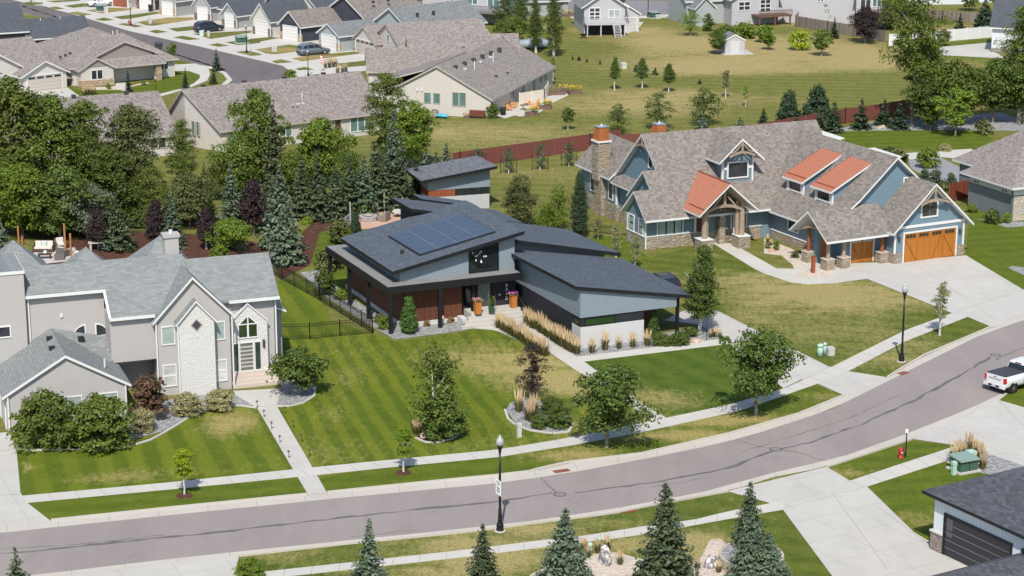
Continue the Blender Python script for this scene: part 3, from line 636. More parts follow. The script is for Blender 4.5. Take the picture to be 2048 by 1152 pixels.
# canopy, main block
cz = 3.88; H.box('canopy', [black], -12.3, -.6, 9.8, 24.8, 3.3, cz)
H.box('canopy_deck', plain((.2, .2, .2), .85, 0, .2, .7), -12.2, -.72, 9.9, 24.7, cz, cz + .012)
rz = lambda a: 5.0 + .193 * (a + 11.5)
H.wall(sid, [(-10.7,11.15),(-.65,11.15),(-.65,22.3),(-10.7,22.3)], cz + .012, [rz(-10.7)-.15, rz(-.65)-.15, rz(-.65)-.15, rz(-10.7)-.15])
H.roof([[(-11.6,10.4,rz(-11.6)), (-.1,10.4,rz(-.1)), (-.1,22.9,rz(-.1)), (-11.6,22.9,rz(-11.6))]], sh_dark, black, .3)
H.box('wall', wpan, -10.5, -5.3, 11.2, 24.5, 0, 3.3); H.box('wall', stc, -10.62, -5.3, 11.08, 24.6, 0, .35)
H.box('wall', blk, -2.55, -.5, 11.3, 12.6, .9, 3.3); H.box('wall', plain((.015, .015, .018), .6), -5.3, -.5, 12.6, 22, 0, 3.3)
for a, b in ((-12.0, 9.95), (-7.75, 9.95), (-4.6, 10.6), (-12.1, 14.8), (-12.1, 19.4), (-12.1, 24.2)): H.box('post', black, a - .14, a + .14, b - .14, b + .14, 0, 3.3)
w = H.win('f', -4.65, 11.15, 4.02, 2.5, 1.95, 2, 1, .08, black, glass((.008, .012, .012), .04)); H.box('wall', black, -4.7, -2.1, 11.05, 11.15, 6.0, 6.25)
m = MB(); rnd = random.Random(3)
for k in range(11):
    x = -4.4 + rnd.random() * 1.2; z = 4.7 + rnd.random() * 1.1; m = MB(); m.lathe([(.0, -.09), (.05, -.05), (.06, .02), (.0, .1)], 8, (x, 11.115, z)); H.fin(m, 'pendant_light', plain((.7, .7, .68), .4))
H.win('f', -5.05, 11.6, .95, 1.15, 2.2, 1, 1, .06, black, glass((.01, .012, .012), .05))
d = H.win('f', -3.75, 11.6, .95, 1.1, 2.25, 1, 1, .07, plain((.05, .05, .055), .4), glass((.15, .2, .17), .08), name='door')
H.box('handle', metal((.6, .6, .6)), -2.85, -2.8, 11.5, 11.56, 1.6, 2.2, parent=d)
t = text_mesh('6\n3\n1\n5', .47, 'house_number', plain((.75, .75, .73), .4, .3), H.root, Matrix.Translation((-1.32, 11.26, 2.0)) @ Matrix.Rotation(R(90), 4, 'X') @ Matrix.Diagonal((1.15, .8, 1, 1)), .02)
H.box('wall_light', plain((.7, .7, .65), .4), -2.0, -1.9, 11.2, 11.3, 1.75, 1.88)
m = MB()
for k in range(4): m.box(-5.3 - .45 * k + .3, -.62, 9.95 - .42 * k, 11.6 if k == 0 else 9.95 - .42 * (k - 1), 0, .88 - .22 * k)
H.fin(m, 'front_steps', concrete()); H.box('wall', stc, -5.8, -5.3, 9.9, 11.1, 0, .5)
H.pipe('handrail', metal((.1, .1, .1)), [(-.75, 8.6, .2), (-.75, 8.6, 1.15), (-.75, 10.2, 1.9), (-.75, 10.2, .9)], .05)
# low rear roofs
z2_ = lambda a: 5.8 - .216 * (a - .4)
H.wall(sid, [(-.65,14),(9.0,14),(9.0,21.4),(-.65,21.4)], 0, [z2_(-.65)-.2, z2_(9.)-.2, z2_(9.)-.2, z2_(-.65)-.2])
H.roof([[(-.4,13,z2_(-.4)), (10.0,13,z2_(10.0)), (9.3,22.1,z2_(9.3)), (-.4,22.1,z2_(-.4))]], sh_dark, black, .3)
H.wall(plain((.03, .03, .035), .7), [(-4.6,23.),(4.2,23.),(4.2,26.9),(-4.6,26.9)], 0, [z2_(-4.6)-.25, z2_(4.2)-.25, z2_(4.2)-.25, z2_(-4.6)-.25])
H.roof([[(-5.4,22.4,z2_(-5.4)), (5.2,22.4,z2_(5.2)), (5.0,27.8,z2_(5.0)), (-5.4,27.2,z2_(-5.4))]], sh_dark, black, .3)
H.wall(plain((.03, .03, .035), .7), [(-1.6,27.9),(2,27.9),(2,29.5),(-1.6,29.5)], 0, [z2_(-1.6)-.1, z2_(2)-.1, z2_(2)-.1, z2_(-1.6)-.1])
H.roof([[(-2.2,27.9,z2_(-2.2)+.1), (3.2,27.9,z2_(3.2)+.1), (3.2,30.2,z2_(3.2)+.1), (-2.2,30.2,z2_(-2.2)+.1)]], sh_dark, black, .25)
H.wall(blk, [(8.95,14.1),(9.02,14.1),(9.02,21.3),(8.95,21.3)], 0, 3.4)
# solar array, bolted to the roof
pz = lambda a: rz(a) + .16; cols = 4; rows_ = 6; a0, a1, b0, b1 = -8.6, -2.0, 12.1, 19.2
cellm = NB('solar_cells'); u, zz_ = cellm.wallu(); sp = cellm.n('SeparateXYZ'); cellm.l(cellm.tc(), sp.inputs[0])
fx = cellm.math('FRACT', cellm.math('MULTIPLY', sp.outputs[0], 6.0)); fy = cellm.math('FRACT', cellm.math('MULTIPLY', sp.outputs[1], 6.0))
ln = cellm.math('MAXIMUM', cellm.math('LESS_THAN', fx, .06), cellm.math('LESS_THAN', fy, .06))
cellm = cellm.fin(cellm.mix(cellm.math('MULTIPLY', ln, .5), cellm.mix(cellm.noise(.5, 2), (.03, .04, .062), (.045, .06, .088)), (.13, .155, .19)), .12, .6)
m = MB(); fm_ = MB(); da = (a1 - a0) / cols; db = (b1 - b0) / rows_
sa = MB().slab([(a0-.04,b0-.04,pz(a0-.04)-.02),(a1+.04,b0-.04,pz(a1+.04)-.02),(a1+.04,b1+.04,pz(a1+.04)-.02),(a0-.04,b1+.04,pz(a0-.04)-.02)], .1)
arr = H.fin(sa, 'solar_array', plain((.02, .022, .028), .5))
for i in range(cols):
    for j in range(rows_):
        x0, x1, y0, y1 = a0 + i*da + .03, a0 + (i+1)*da - .03, b0 + j*db + .02, b0 + (j+1)*db - .02
        H.fin(MB().slab([(x0,y0,pz(x0)),(x1,y0,pz(x1)),(x1,y1,pz(x1)),(x0,y1,pz(x0))], .03), 'solar_panel', cellm, arr)
m = MB()
for i in range(1, cols): x = a0 + i * da; m.slab([(x-.025,b0,pz(x)-.003),(x+.025,b0,pz(x)-.003),(x+.025,b1,pz(x)-.003),(x-.025,b1,pz(x)-.003)], .03)
H.fin(m, 'panel_rail', metal((.5, .55, .6), .4), arr)
H.vents('roof_vent', plain((.03, .03, .035)), [(-9.4, 14.0, rz(-9.4))], .3, .25)
# shed behind it
o = G(980, 416)
H = House('pool_house', o, 18, 'small grey outbuilding with a tilted dark roof behind the dark modern house', cat='shed', trim=black, fr=black)
sz = lambda a: 3.45 + .125 * (a + 7.4)
H.wall(sid, [(-6.4,0),(0,0),(0,4.2),(-6.4,4.2)], 2.2, [sz(-6.4)-.1, sz(0)-.1, sz(0)-.1, sz(-6.4)-.1]); H.box('wall', lap((.48, .5, .52), .13), -6.35, -.05, .05, 4.15, 0, 1.5)
H.box('wall', glass(), -3.6, -.06, .03, 4.1, 1.5, 2.2); H.box('wall', wood((.26, .075, .03), .14, .12), -6.36, -3.6, .03, 4.1, 1.5, 2.2)
H.boxes('window_bar', black, [(-3.62 + k * .9, -3.55 + k * .9, .0, .06, 1.5, 2.2) for k in range(5)])
H.roof([[(-7.4,-.9,sz(-7.4)), (.5,-.9,sz(.5)), (.2,5,sz(.2)), (-7.4,5,sz(-7.4))]], shingle((.13, .14, .155), .03, .5, .35), black, .28)
# ================================================================= grey stucco house
o = G(363, 795)
H = House('stucco_house', o, 20, 'large grey stucco house with steep light grey roofs and a white stone gable', fr=white)
stu = plain((.385, .37, .362), .85, 0, .05, .8); stw = rough_stone((.62, .615, .6)); blind = glass((.27, .33, .32), .3); curtain = glass((.42, .44, .43), .4)
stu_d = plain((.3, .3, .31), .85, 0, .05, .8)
# left tower, upper-left wall, overhanging middle
H.box('wall', stu, -15, -10.35, 2.9, 9, 0, 9.5); H.box('parapet', white, -15.1, -10.28, 2.83, 9.1, 9.5, 9.72); H.box('roof', sh_grey, -15.05, -10.33, 2.9, 9.05, 9.72, 9.75)
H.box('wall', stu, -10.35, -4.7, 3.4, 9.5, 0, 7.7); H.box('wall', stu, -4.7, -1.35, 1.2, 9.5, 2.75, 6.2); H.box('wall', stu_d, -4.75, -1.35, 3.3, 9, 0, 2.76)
zl = lambda b: 9.4 - .75 * (5.25 - b)
H.roof([[(-10.35,3.15,zl(3.15)), (-4.75,3.15,zl(3.15)), (-4.75,.95,zl(.95)), (-.9,.95,zl(.95)), (1.5,.95+1.2,zl(2.15)), (1.5,5.25,9.4), (-10.35,5.25,9.4)], [(-10.35,5.25,9.4), (1.5,5.25,9.4), (1.5,10,5.8), (-10.35,10,5.8)]], sh_grey, sh_grey, .18)
zr_ = lambda b: 8.95 - .86 * (5.25 - b)
H.roof([[(2,2.2,zr_(2.2)), (8.0,2.2,zr_(2.2)), (8.0,5.25,8.95), (.8,5.25,8.95)], [(.8,5.25,8.95), (8.0,5.25,8.95), (8.0,9.5,5.3), (.8,9.5,5.3)]], sh_grey, sh_grey, .18)
H.wall(stu, [(1,2.6),(7.65,2.6),(7.65,5.25),(7.65,9),(1,9)], 0, [6.55, 6.55, 8.8, 5.6, 6.5])
# front block and stone tower
H.gable(-1.4, 3.9, .8, 3, 6.0, 8.8, 'b', stu, sh_grey, white, .35, .3, t=.2, rk1=3.0)
H.gable(0, 2.6, 0, .9, 5.75, 7.2, 'b', stw, sh_grey, white, .22, .18, t=.16, rk1=-.15)
m = MB()
for p, q in (((-10.3,3.05,zl(3.1)-.12),(-4.8,3.05,zl(3.1)-.12)), ((-4.75,.9,zl(.95)-.12),(-1.5,.9,zl(.95)-.12)), ((4.2,2.12,zr_(2.2)-.12),(8.0,2.12,zr_(2.2)-.12)), ((-4.72,3.1,zl(3.1)-.1),(-4.72,.9,zl(.95)-.1)), ((-10.4,3.1,zl(3.1)-.1),(-10.4,5.2,9.3))): H.fin(MB().beam(p, q, .16, .2), 'gutter', white)
for pts in ([(-10.1,3.3,7.6),(-10.1,3.3,4.2)], [(-1.5,.7,5.9),(-1.5,.7,0)], [(4.05,.7,5.9),(4.05,.7,.1)], [(7.75,2.5,6.4),(7.75,2.5,.2)], [(-.08,-.06,5.6),(-.08,-.06,0)]): H.pipe('downspout', white, pts, .1)
H.win('f', -1.05, .8, 3.9, .85, 1.25, 1, 1, .08, white, blind); H.win('f', -1.05, .8, .75, .85, 1.5, 1, 2, .08, white, curtain)
H.win('f', 2.72, .8, 3.9, .75, 1.25, 1, 1, .08, white, blind); H.win('f', 2.72, .8, .75, .8, 1.5, 1, 2, .08, white, curtain)
m = MB(); c = (1.3, -.03, 5.35); k = .42
m.prism([(c[0]-k,0),(c[0],0),(c[0]+k,0),(c[0],0)], 0, 0) if 0 else m.mesh([(c[0]-k,-.05,c[2]),(c[0],-.05,c[2]-k*1.1),(c[0]+k,-.05,c[2]),(c[0],-.05,c[2]+k*1.1),(c[0]-k,.05,c[2]),(c[0],.05,c[2]-k*1.1),(c[0]+k,.05,c[2]),(c[0],.05,c[2]+k*1.1)], [(0,1,2,3),(4,7,6,5),(0,4,5,1),(1,5,6,2),(2,6,7,3),(3,7,4,0)])
dw = H.fin(m, 'window', plain((.35, .28, .28), .5)); k = .34
H.fin(MB().mesh([(c[0]-k,-.06,c[2]),(c[0],-.06,c[2]-k*1.1),(c[0]+k,-.06,c[2]),(c[0],-.06,c[2]+k*1.1)], [(0,1,2,3)]), 'pane', glass((.04, .035, .05)), dw)
# entrance: stone arch with door
H.wall(stw, [(4.15,2.1),(7.0,2.1),(7.0,2.7),(4.15,2.7)], .85, [4.6, 4.6, 4.6, 4.6]); H.wall(stw, [(4.15,2.1),(5.55,2.1),(7.0,2.1),(7.0,2.7),(5.55,2.7),(4.15,2.7)], 4.6, [4.62, 5.95, 4.62, 4.62, 5.95, 4.62])
m = MB()
for p, q in (((4.1,2.06,4.6),(5.55,2.06,5.98)), ((7.05,2.06,4.6),(5.55,2.06,5.98))): m.beam(p, q, .12, .1)
H.fin(m, 'arch_trim', gutterw)
d = H.win('f', 4.9, 2.1, .9, .95, 2.1, 1, 7, .07, white, glass((.12, .13, .12), .25), plain((.4, .38, .34), .5), name='door')
H.win('f', 4.25, 2.1, .9, .5, 2.1, 1, 1, .06, white, glass((.03, .05, .04))); H.win('f', 6.02, 2.1, .9, .4, 2.1, 1, 1, .06, white, glass((.03, .05, .04)))
H.win('f', 4.85, 2.1, 3.45, 1.35, .95, 2, 1, .08, white, glass((.03, .045, .02)))
m = MB().mesh([(4.75,2.05,4.42),(6.3,2.05,4.42),(5.53,2.05,5.2)], [(0,1,2)]); aw = H.fin(m, 'window', white); H.fin(MB().mesh([(4.95,2.03,4.5),(5.48,2.03,4.5),(5.48,2.03,5.0)], [(0,1,2)]).mesh([(5.58,2.03,4.5),(6.1,2.03,4.5),(5.58,2.03,5.0)], [(0,1,2)]), 'pane', glass((.03, .045, .02)), aw)
H.box('wall_lantern', plain((.06, .05, .05), .4), 6.6, 6.75, 1.92, 2.1, 2.6, 3.15)
m = MB()
for k in range(4): m.box(4.0, 7.5 + .05 * k, 1.9 - .38 * k - .1, 2.15 if k == 0 else 1.9 - .38 * (k - 1) - .1, 0, .85 - .2 * k)
H.fin(m, 'front_steps', concrete((.5, .44, .38), 'warm_concrete'))
# windows upper left and the recess strip
H.win('l' if 0 else 'f', -12.3, 2.9, 5.0, .75, .7, 1, 1, .1, white, glass((.03, .03, .04)))
for a in (-7.1, -5.45):
    m = MB(); n = 10; sgn = 1 if a < -6 else -1; cx = a + (1.0 if sgn > 0 else 0)
    arc = lambda r, y: [(cx - sgn * r * math.cos(math.pi / 2 * i / n), y, 4.25 + r * math.sin(math.pi / 2 * i / n)) for i in range(n + 1)]
    m.poly([(cx, 3.36, 4.25)] + arc(1.0, 3.36)); f_ = H.fin(m, 'window', white); H.fin(MB().poly([(cx - sgn * .1, 3.34, 4.33)] + [(x - sgn * .1, y, z + .08) for x, y, z in arc(.78, 3.34)]), 'pane', glass((.03, .035, .04)), f_)
for k in range(4): H.win('f', -4.35 + k * .72, 3.3, 2.1, .56, .42, 1, 1, .06, white, glass((.03, .03, .035)))
H.box('wall_light', gutterw, -7.9, -7.7, 3.3, 3.4, 5.9, 6.15)
# garage wing
H.gable(-12.8, -4.5, -3.5, 3.5, 2.75, 5.15, 'b', stu, sh_grey, white, .3, .25, rk1=-.12)
H.roof([[(-8.2,.9,3.6), (-4.65,.9,2.95), (-4.65,3.38,4.2), (-8.6,3.38,5.16)]], sh_grey, sh_grey, .12)
for a in (-11.4, -8.9, -6.4): H.win('f', a, -3.5, 1.05, 1.2, .95, 1, 1, .08, white, blind)
H.pipe('downspout', white, [(-4.6,-3.6,2.6),(-4.6,-3.6,.1)], .1); H.pipe('downspout', white, [(-12.7,-3.6,2.6),(-12.7,-3.6,.3),(-12.4,-3.8,.1)], .1)
H.garage('l', -12.8, -2.8, 2.6, 2.2, plain((.55, .53, .5), .6)); H.garage('l', -12.8, .3, 2.6, 2.2, plain((.55, .53, .5), .6))
H.vents('roof_vent', plain((.02, .02, .022)), [(-9.0, 1.3, 5.0), (-9.15, -.9, 4.9), (-6.6, 2.6, 4.4)], .14, .42); H.flues([(-5.7, -1.9, 3.5)], .55)
# little pyramid roofs and chimney behind
for a, b, w_, zt in ((-10.2, 9.2, 2.5, 10.5), (-5.2, 7.5, 1.7, 9.95), (.3, 7.6, 2.2, 10.3)):
    H.hip(a - w_ + .4, a + w_ - .4, b - w_ + .4, b + w_ - .4, zt - w_ * .95, zt, stu, sh_grey, white, .4, 0)
H.box('chimney', stu, .35, 1.4, 5.9, 6.7, 8, 10.5); H.box('chimney_cap', stu, .25, 1.5, 5.8, 6.8, 10.5, 10.75); H.fin(MB().cyl((.9, 6.3, 10.7), (.9, 6.3, 11), .14), 'flue_pipe', gutterw)
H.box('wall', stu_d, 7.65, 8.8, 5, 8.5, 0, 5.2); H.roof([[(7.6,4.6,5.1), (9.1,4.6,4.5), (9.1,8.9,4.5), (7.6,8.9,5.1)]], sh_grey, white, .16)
# ================================================================= blue craftsman house
o = G(1800, 524)
H = House('craftsman_house', o, 23, 'long blue craftsman house with stone base, copper-red metal roof accents and orange garage doors')
blu = lap((.165, .235, .285), .17); blub = batten((.15, .225, .28), .32); stn = stone((.33, .29, .235)); log = plain((.3, .235, .175), .8, 0, .35, 3); cop = plain((.3, .09, .05), .5, .2); copm = plain((.5, .24, .16), .5, .2, .12, 1.5); dk = plain((.035, .022, .018), .4); dpan = glass((.27, .36, .36), .25); gd = wood((.42, .155, .025), .19, .1, .5); logr = plain((.22, .075, .03), .6, 0, .25, 3)
S = lambda b: 3.05 + .88 * (b - 12.0)
# main block: ridge along the front
H.roof([[(-19.75,11.95,S(11.95)), (-4.5,11.95,S(11.95)), (2.4,13.5,S(13.5)), (2.4,19.4,S(19.4)), (-16.6,19.4,S(19.4)), (-16.6,16.2,S(16.2)), (-18.0,16.2,S(16.2)), (-18.0,14.55,S(14.55)), (-19.75,14.55,S(14.55))],
        [(-16.6,19.4,S(19.4)), (2.4,19.4,S(19.4)), (2.4,25.6,S(19.4)-.88*6.2), (-16.6,25.6,S(19.4)-.88*6.2)],
        [(-18.0,16.2,S(16.2)), (-16.4,16.2,S(16.2)), (-16.4,19.6,S(16.2)-.88*3.4), (-18.0,19.6,S(16.2)-.88*3.4)],
        [(-19.75,14.55,S(14.55)), (-17.6,14.55,S(14.55)), (-17.6,17.2,S(14.55)-.88*2.65), (-19.75,17.2,S(14.55)-.88*2.65)]], sh_brown, white, .2)
def pent(mat, a0, a1, b0, br, b1, zb, z0=0): H.wall(mat, [(a0,b0),(a1,b0),(a1,br),(a1,b1),(a0,b1),(a0,br)], z0, [S(b0)-.13, S(b0)-.13, S(br)-.13, zb, zb, S(br)-.13])
pent(blub, -16.05, 2.2, 13.05, 19.4, 25, S(19.4)-.88*5.6-.13); pent(blub, -17.45, -16, 13.05, 16.2, 19.1, S(16.2)-.88*2.9-.13); pent(blub, -19.2, -17.4, 13.05, 14.55, 16.7, S(14.55)-.88*2.15-.13, 2.4)
H.box('wall', blu, -19.22, -13.95, 13.03, 16.72, 1.25, 2.4); H.box('wall', stn, -19.3, -13.9, 12.95, 16.8, 0, 1.2); H.box('sill_band', white, -19.34, -13.86, 12.91, 16.84, 1.2, 1.27)
H.box('wall', blu, -13.95, -7.2, 13.03, 14, 1.2, 3.7); H.box('wall', stn, -13.9, -7.1, 12.95, 14, 0, 1.2); H.box('sill_band', white, -10.2, -7.0, 12.9, 13.05, 1.2, 1.27)
H.boxes('corner_board', white, [(-19.3,-19.12,12.95,13.13,1.27,3.6), (-19.28,-19.1,16.6,16.78,0,2.8), (-14.15,-13.97,12.96,13.1,1.27,3.7)])
H.win('f', -17.9, 13.03, .95, 2.5, 1.75, 3, 1, .13, white, dpan, dk, sash=dk); H.win('l', -19.22, 13.5, 1.35, .7, 1.35, 1, 2, .12, white, dpan, dk, sash=dk); H.win('l', -19.22, 15.4, 1.35, .8, 1.35, 1, 2, .12, white, dpan, dk, sash=dk)
H.win('f', -10.2, 13.03, 1.3, 1.5, 1.7, 2, 2, .13, white, dpan, dk, sash=dk)
H.win('l', -16.05, 18.0, 6.5, .75, 1.35, 1, 2, .13, white, glass((.02, .025, .03)), dk)
H.box('door', plain((.09, .03, .018), .5), -13.85, -13.2, 12.98, 13.04, .1, 2.5); H.box('wall', stn, -11.9, -11.3, 12.2, 13.2, 0, 3.4)
# gable trusses on the left gable, dormer and garage
def truss(P, h, w, y=0):
    """king post and curved tie beam under a gable peak; P maps (along, out, up)"""
    m = MB(); m.beam(P(0, y, h), P(0, y, -.1), .16, .14)
    pts = [P(w * (k / 6 - 1) , y, -.12 - .38 * (k / 6 - 1) ** 2) for k in range(13)]
    for p, q in zip(pts, pts[1:]): m.beam(p, q, .16, .2)
    m.beam(P(-w * .55, y, 0), P(0, y, h * .8), .1, .1); m.beam(P(w * .55, y, 0), P(0, y, h * .8), .1, .1); m.beam(P(-w * .9, y, -.12), P(-w * .55, y, .0), .12, .12); m.beam(P(w * .9, y, -.12), P(w * .55, y, 0), .12, .12)
    H.fin(m, 'gable_truss', log)
truss(lambda u, n, z: (-16.5, 19.4 + u, 8.6 + z), .95, 1.35)
# rear-left wing with chimney
zw = lambda a: 4.3 + .95 * (a + 17.0)
H.roof([[(-17.15,25.1,zw(-17.15)), (-13.9,25.1,zw(-13.9)), (-13.9,33.2,zw(-13.9)), (-17.15,33.2,zw(-17.15))], [(-13.9,25.1,zw(-13.9)), (-11,25.1,zw(-13.9)-2.7), (-11,33.2,zw(-13.9)-2.7), (-13.9,33.2,zw(-13.9))]], sh_brown, white, .2)
H.box('wall', blu, -16.6, -11, 24.6, 32.7, 1.6, 4.4); H.box('wall', stn, -16.7, -11, 24.5, 32.8, 0, 1.55); H.box('wall', blu, -16.3, -13, 16.6, 24.6, 1.2, 4.3); H.box('wall', stn, -16.4, -13, 16.6, 24.5, 0, 1.2)
H.roof([[(-17.1,19.7,3.9), (-16.1,19.7,4.75), (-16.1,25.0,4.75), (-17.1,25.0,3.9)]], sh_brown, white, .15); H.box('corner_board', white, -16.68, -16.5, 24.52, 24.7, 1.6, 4.2)
H.win('l', -16.6, 25.4, 2.0, .8, 1.6, 1, 1, .13, white, glass(), dk, sash=dk); H.win('l', -16.6, 29.6, 2.0, .8, 1.6, 1, 1, .13, white, glass(), dk, sash=dk)
H.box('wall', stn, -17.1, -16.6, 27.0, 28.6, 0, 4.2)
ch = H.box('chimney', stn, -17.35, -16.0, 27.3, 28.7, 3.5, 7.3); H.box('chimney_cap', white, -17.45, -15.9, 27.2, 28.8, 7.3, 7.46, parent=ch)
def capm(a0, a1, b0, b1, z0, z1, k, par):
    m = MB(); m.mesh([(a0,b0,z0),(a1,b0,z0),(a1,b1,z0),(a0,b1,z0),(a0+k,b0+k,z1),(a1-k,b0+k,z1),(a1-k,b1-k,z1),(a0+k,b1-k,z1)], [(0,1,5,4),(1,2,6,5),(2,3,7,6),(3,0,4,7)])
    for i in range(1, 4):
        t = i / 4; m.beam((a0+(a1-a0)*t, b0-.01, z0), (a0+k+(a1-a0-2*k)*t, b0+k-.01, z1), .035, .035); m.beam((a0-.01, b0+(b1-b0)*t, z0), (a0+k-.01, b0+k+(b1-b0-2*k)*t, z1), .035, .035)
    H.fin(m, 'copper_shroud', metal((.55, .2, .07), .4, .6), par); H.box('chimney_lid', metal((.55, .58, .6), .3), a0+k-.05, a1-k+.05, b0+k-.05, b1-k+.05, z1, z1 + .08, parent=par)
    H.fin(MB().cyl(((a0+a1)/2, (b0+b1)/2, z1 + .06), ((a0+a1)/2, (b0+b1)/2, z1 + .3), .07), 'flue_pipe', gutterw, par)
capm(-17.3, -16.05, 27.35, 28.65, 7.46, 8.75, .13, ch)
ch = H.box('chimney', stn, -13.9, -12.6, 21.6, 23.0, 4, 8.3); H.box('chimney_cap', white, -14.05, -12.45, 21.5, 23.1, 8.3, 8.45, parent=ch); capm(-13.85, -12.65, 21.65, 22.95, 8.45, 9.75, .14, ch)
# gabled dormer
rd = -8.85; zd = 9.55; sl = .88; e = zd - sl * 2.4
H.roof([[(rd-2.4,13.7,e), (rd,13.7,zd), (rd,19.3,zd), (rd-2.4,16.6,e)], [(rd,13.7,zd), (rd+2.4,13.7,e), (rd+2.4,16.6,e), (rd,19.3,zd)]], sh_brown, white, .2)
H.wall(blub, [(rd-1.6,14.6),(rd,14.6),(rd+1.6,14.6),(rd+1.6,17.5),(rd,17.5),(rd-1.6,17.5)], 4.6, [e + .5, zd - .2, e + .5, e + .5, zd - .2, e + .5]); H.box('wall', blu, rd-1.63, rd+1.63, 14.57, 17, 4.8, 6.5)
H.boxes('corner_board', white, [(rd-1.68,rd-1.5,14.52,14.7,5,7.7), (rd+1.5,rd+1.68,14.52,14.7,5,7.7), (rd-1.5,rd+1.5,14.53,14.6,6.5,6.72)])
H.win('f', rd - 1.0, 14.55, 5.75, 2.0, 1.35, 1, 1, .14, white, glass((.03, .035, .04)), dk, sash=dk); truss(lambda u, n, z: (rd + u, 13.75, 8.35 + z), .95, 1.35)
# copper porch
ra, za = -12.4, 6.35; ez = za - .87 * 3.1
def seams(m, p0, p1, q0, q1, n):
    for k in range(n + 1):
        t = k / n; a = Vector(p0).lerp(Vector(p1), t); b = Vector(q0).lerp(Vector(q1), t); m.beam(a + Vector((0,0,.03)), b + Vector((0,0,.03)), .05, .06)
bk = lambda z: 12.0 + (z - 3.05) / .88
Lf = [(ra-3.1,9.45,ez), (ra,9.45,za), (ra,bk(za)+.1,za), (ra-3.1,bk(ez)+.1,ez)]; Rf = [(ra,9.45,za), (ra+3.1,9.45,ez), (ra+3.1,bk(ez)+.1,ez), (ra,bk(za)+.1,za)]
r = H.roof([Lf, Rf], copm, white, .18, 'copper_roof'); m = MB()
n = 16
for k in range(n + 1):
    b = 9.5 + k * (bk(za) - 9.5) / n; lo = za if b <= bk(ez) else 0; zl_ = ez if b <= bk(ez) else 3.05 + .88 * (b - 12.0)
    m.beam((ra - (za - zl_) / .87, b, zl_ + .03), (ra, b, za + .03), .045, .06); m.beam((ra + (za - zl_) / .87, b, zl_ + .03), (ra, b, za + .03), .045, .06)
m.beam((ra-2.6,9.6,ez+.43+.06), (ra-2.6,bk(ez)-.2,ez+.43+.06), .06, .1); m.beam((ra, 9.45, za + .05), (ra, bk(za), za + .05), .12, .08)
H.fin(m, 'roof_seam', cop, r)
for a in (ra - 1.95, ra + 1.95):
    c_ = H.fin(MB().cyl((a,10.6,1.1), (a,10.6,4.4), .27, .22, 9).cyl((a + (.35 if a < ra else -.35),10.9,1.1), (a + (.35 if a < ra else -.35),10.9,4.4), .2, .17, 8), 'column', log)
    H.box('column_base', stn, a-.6, a+.6, 10.0, 11.3, 0, 1.1, parent=c_); H.box('column_cap', white, a-.65, a+.65, 9.95, 11.35, 1.1, 1.17, parent=c_)
m = MB(); pts = [(ra + 1.9 * (k / 7 - 1), 10.55, 4.1 - .5 * (k / 7 - 1) ** 2) for k in range(15)]
for p, q in zip(pts, pts[1:]): m.beam(p, q, .28, .26)
m.beam((ra,10.5,4.1), (ra,10.5,5.9), .24, .24); m.beam((ra-2.4,10.5,3.9), (ra,10.5,6.0), .2, .22); m.beam((ra+2.4,10.5,3.9), (ra,10.5,6.0), .2, .22); m.beam((ra-1.2,10.5,4.0), (ra-.3,10.5,5.0), .14, .14); m.beam((ra+1.2,10.5,4.0), (ra+.3,10.5,5.0), .14, .14)
H.fin(m, 'gable_truss', log); H.pipe('downspout', white, [(-9.9,12.0,3.0),(-10.4,12.2,2.7),(-10.4,12.2,.15),(-9.8,11.8,.1)], .1)
# garage wing, turned a little
H.sub(0, 0, 4.0); K = lambda a: 3.0 + .88 * (a + 5.85)
H.roof([[(-6.0,3.0,K(-6.0)), (-2.9,2.4,K(-2.9)), (1.1,2.4,K(1.1)), (1.1,19.5,K(1.1)), (-6.0,12.5,K(-6.0))], [(1.1,2.4,K(1.1)), (7.4,2.4,K(1.1)-.88*6.3), (7.4,17,K(1.1)-.88*6.3), (1.1,19.5,K(1.1))]], sh_brown, white, .2)
H.wall(blub, [(-5.2,3.0),(1.1,3.0),(6.6,3.0),(6.6,14),(1.1,14),(-5.2,14)], 0, [K(-5.2)-.13, K(1.1)-.13, K(1.1)-.88*5.5-.13, K(1.1)-.88*5.5-.13, K(1.1)-.13, K(-5.2)-.13])
H.box('wall', blu, -5.25, -4, 3.2, 13, .9, 2.9); H.box('wall', stn, -5.32, -4, 3.2, 13, 0, .85); H.box('sill_band', white, -5.36, -4, 3.2, 13, .85, .92)
H.win('l', -5.25, 8.6, 1.5, 1.5, 1.15, 1, 1, .13, white, glass(), dk, sash=dk); H.win('l', -5.25, 4.6, 1.0, 1.2, 1.15, 1, 1, .13, white, glass(), dk, sash=dk)
H.win('f', 2.35, 3.0, 5.4, .95, 1.5, 1, 2, .13, white, glass((.03, .035, .05)), plain((.16, .12, .13), .5), sash=plain((.1, .07, .08), .5))
H.gable(-.95, 6.75, -.3, 2.9, 3.6, 7.15, 'b', blub, sh_brown, white, .65, .7, rk1=.05); H.box('wall', blu, -.98, 6.78, -.34, 2.8, .95, 3.15); H.boxes('wall', stn, [(-1.05,-.2,-.45,2.8,0,.95), (6.1,6.85,-.45,2.8,0,.95)])
H.boxes('trim_board', white, [(-.98,6.78,-.4,-.34,3.15,3.4), (-1.02,-.85,-.4,-.3,.95,3.15), (6.65,6.82,-.4,-.3,.95,3.15)])
H.win('f', 1.95, -.3, 4.05, 1.65, 1.25, 2, 2, .15, white, glass((.05, .045, .05)), plain((.12, .1, .1), .5))
d = H.garage('f', .05, -.38, 5.8, 2.65, gd, white, 0, 1); m = MB(); bm_ = MB(); P = H.face('f', .05, -.38)
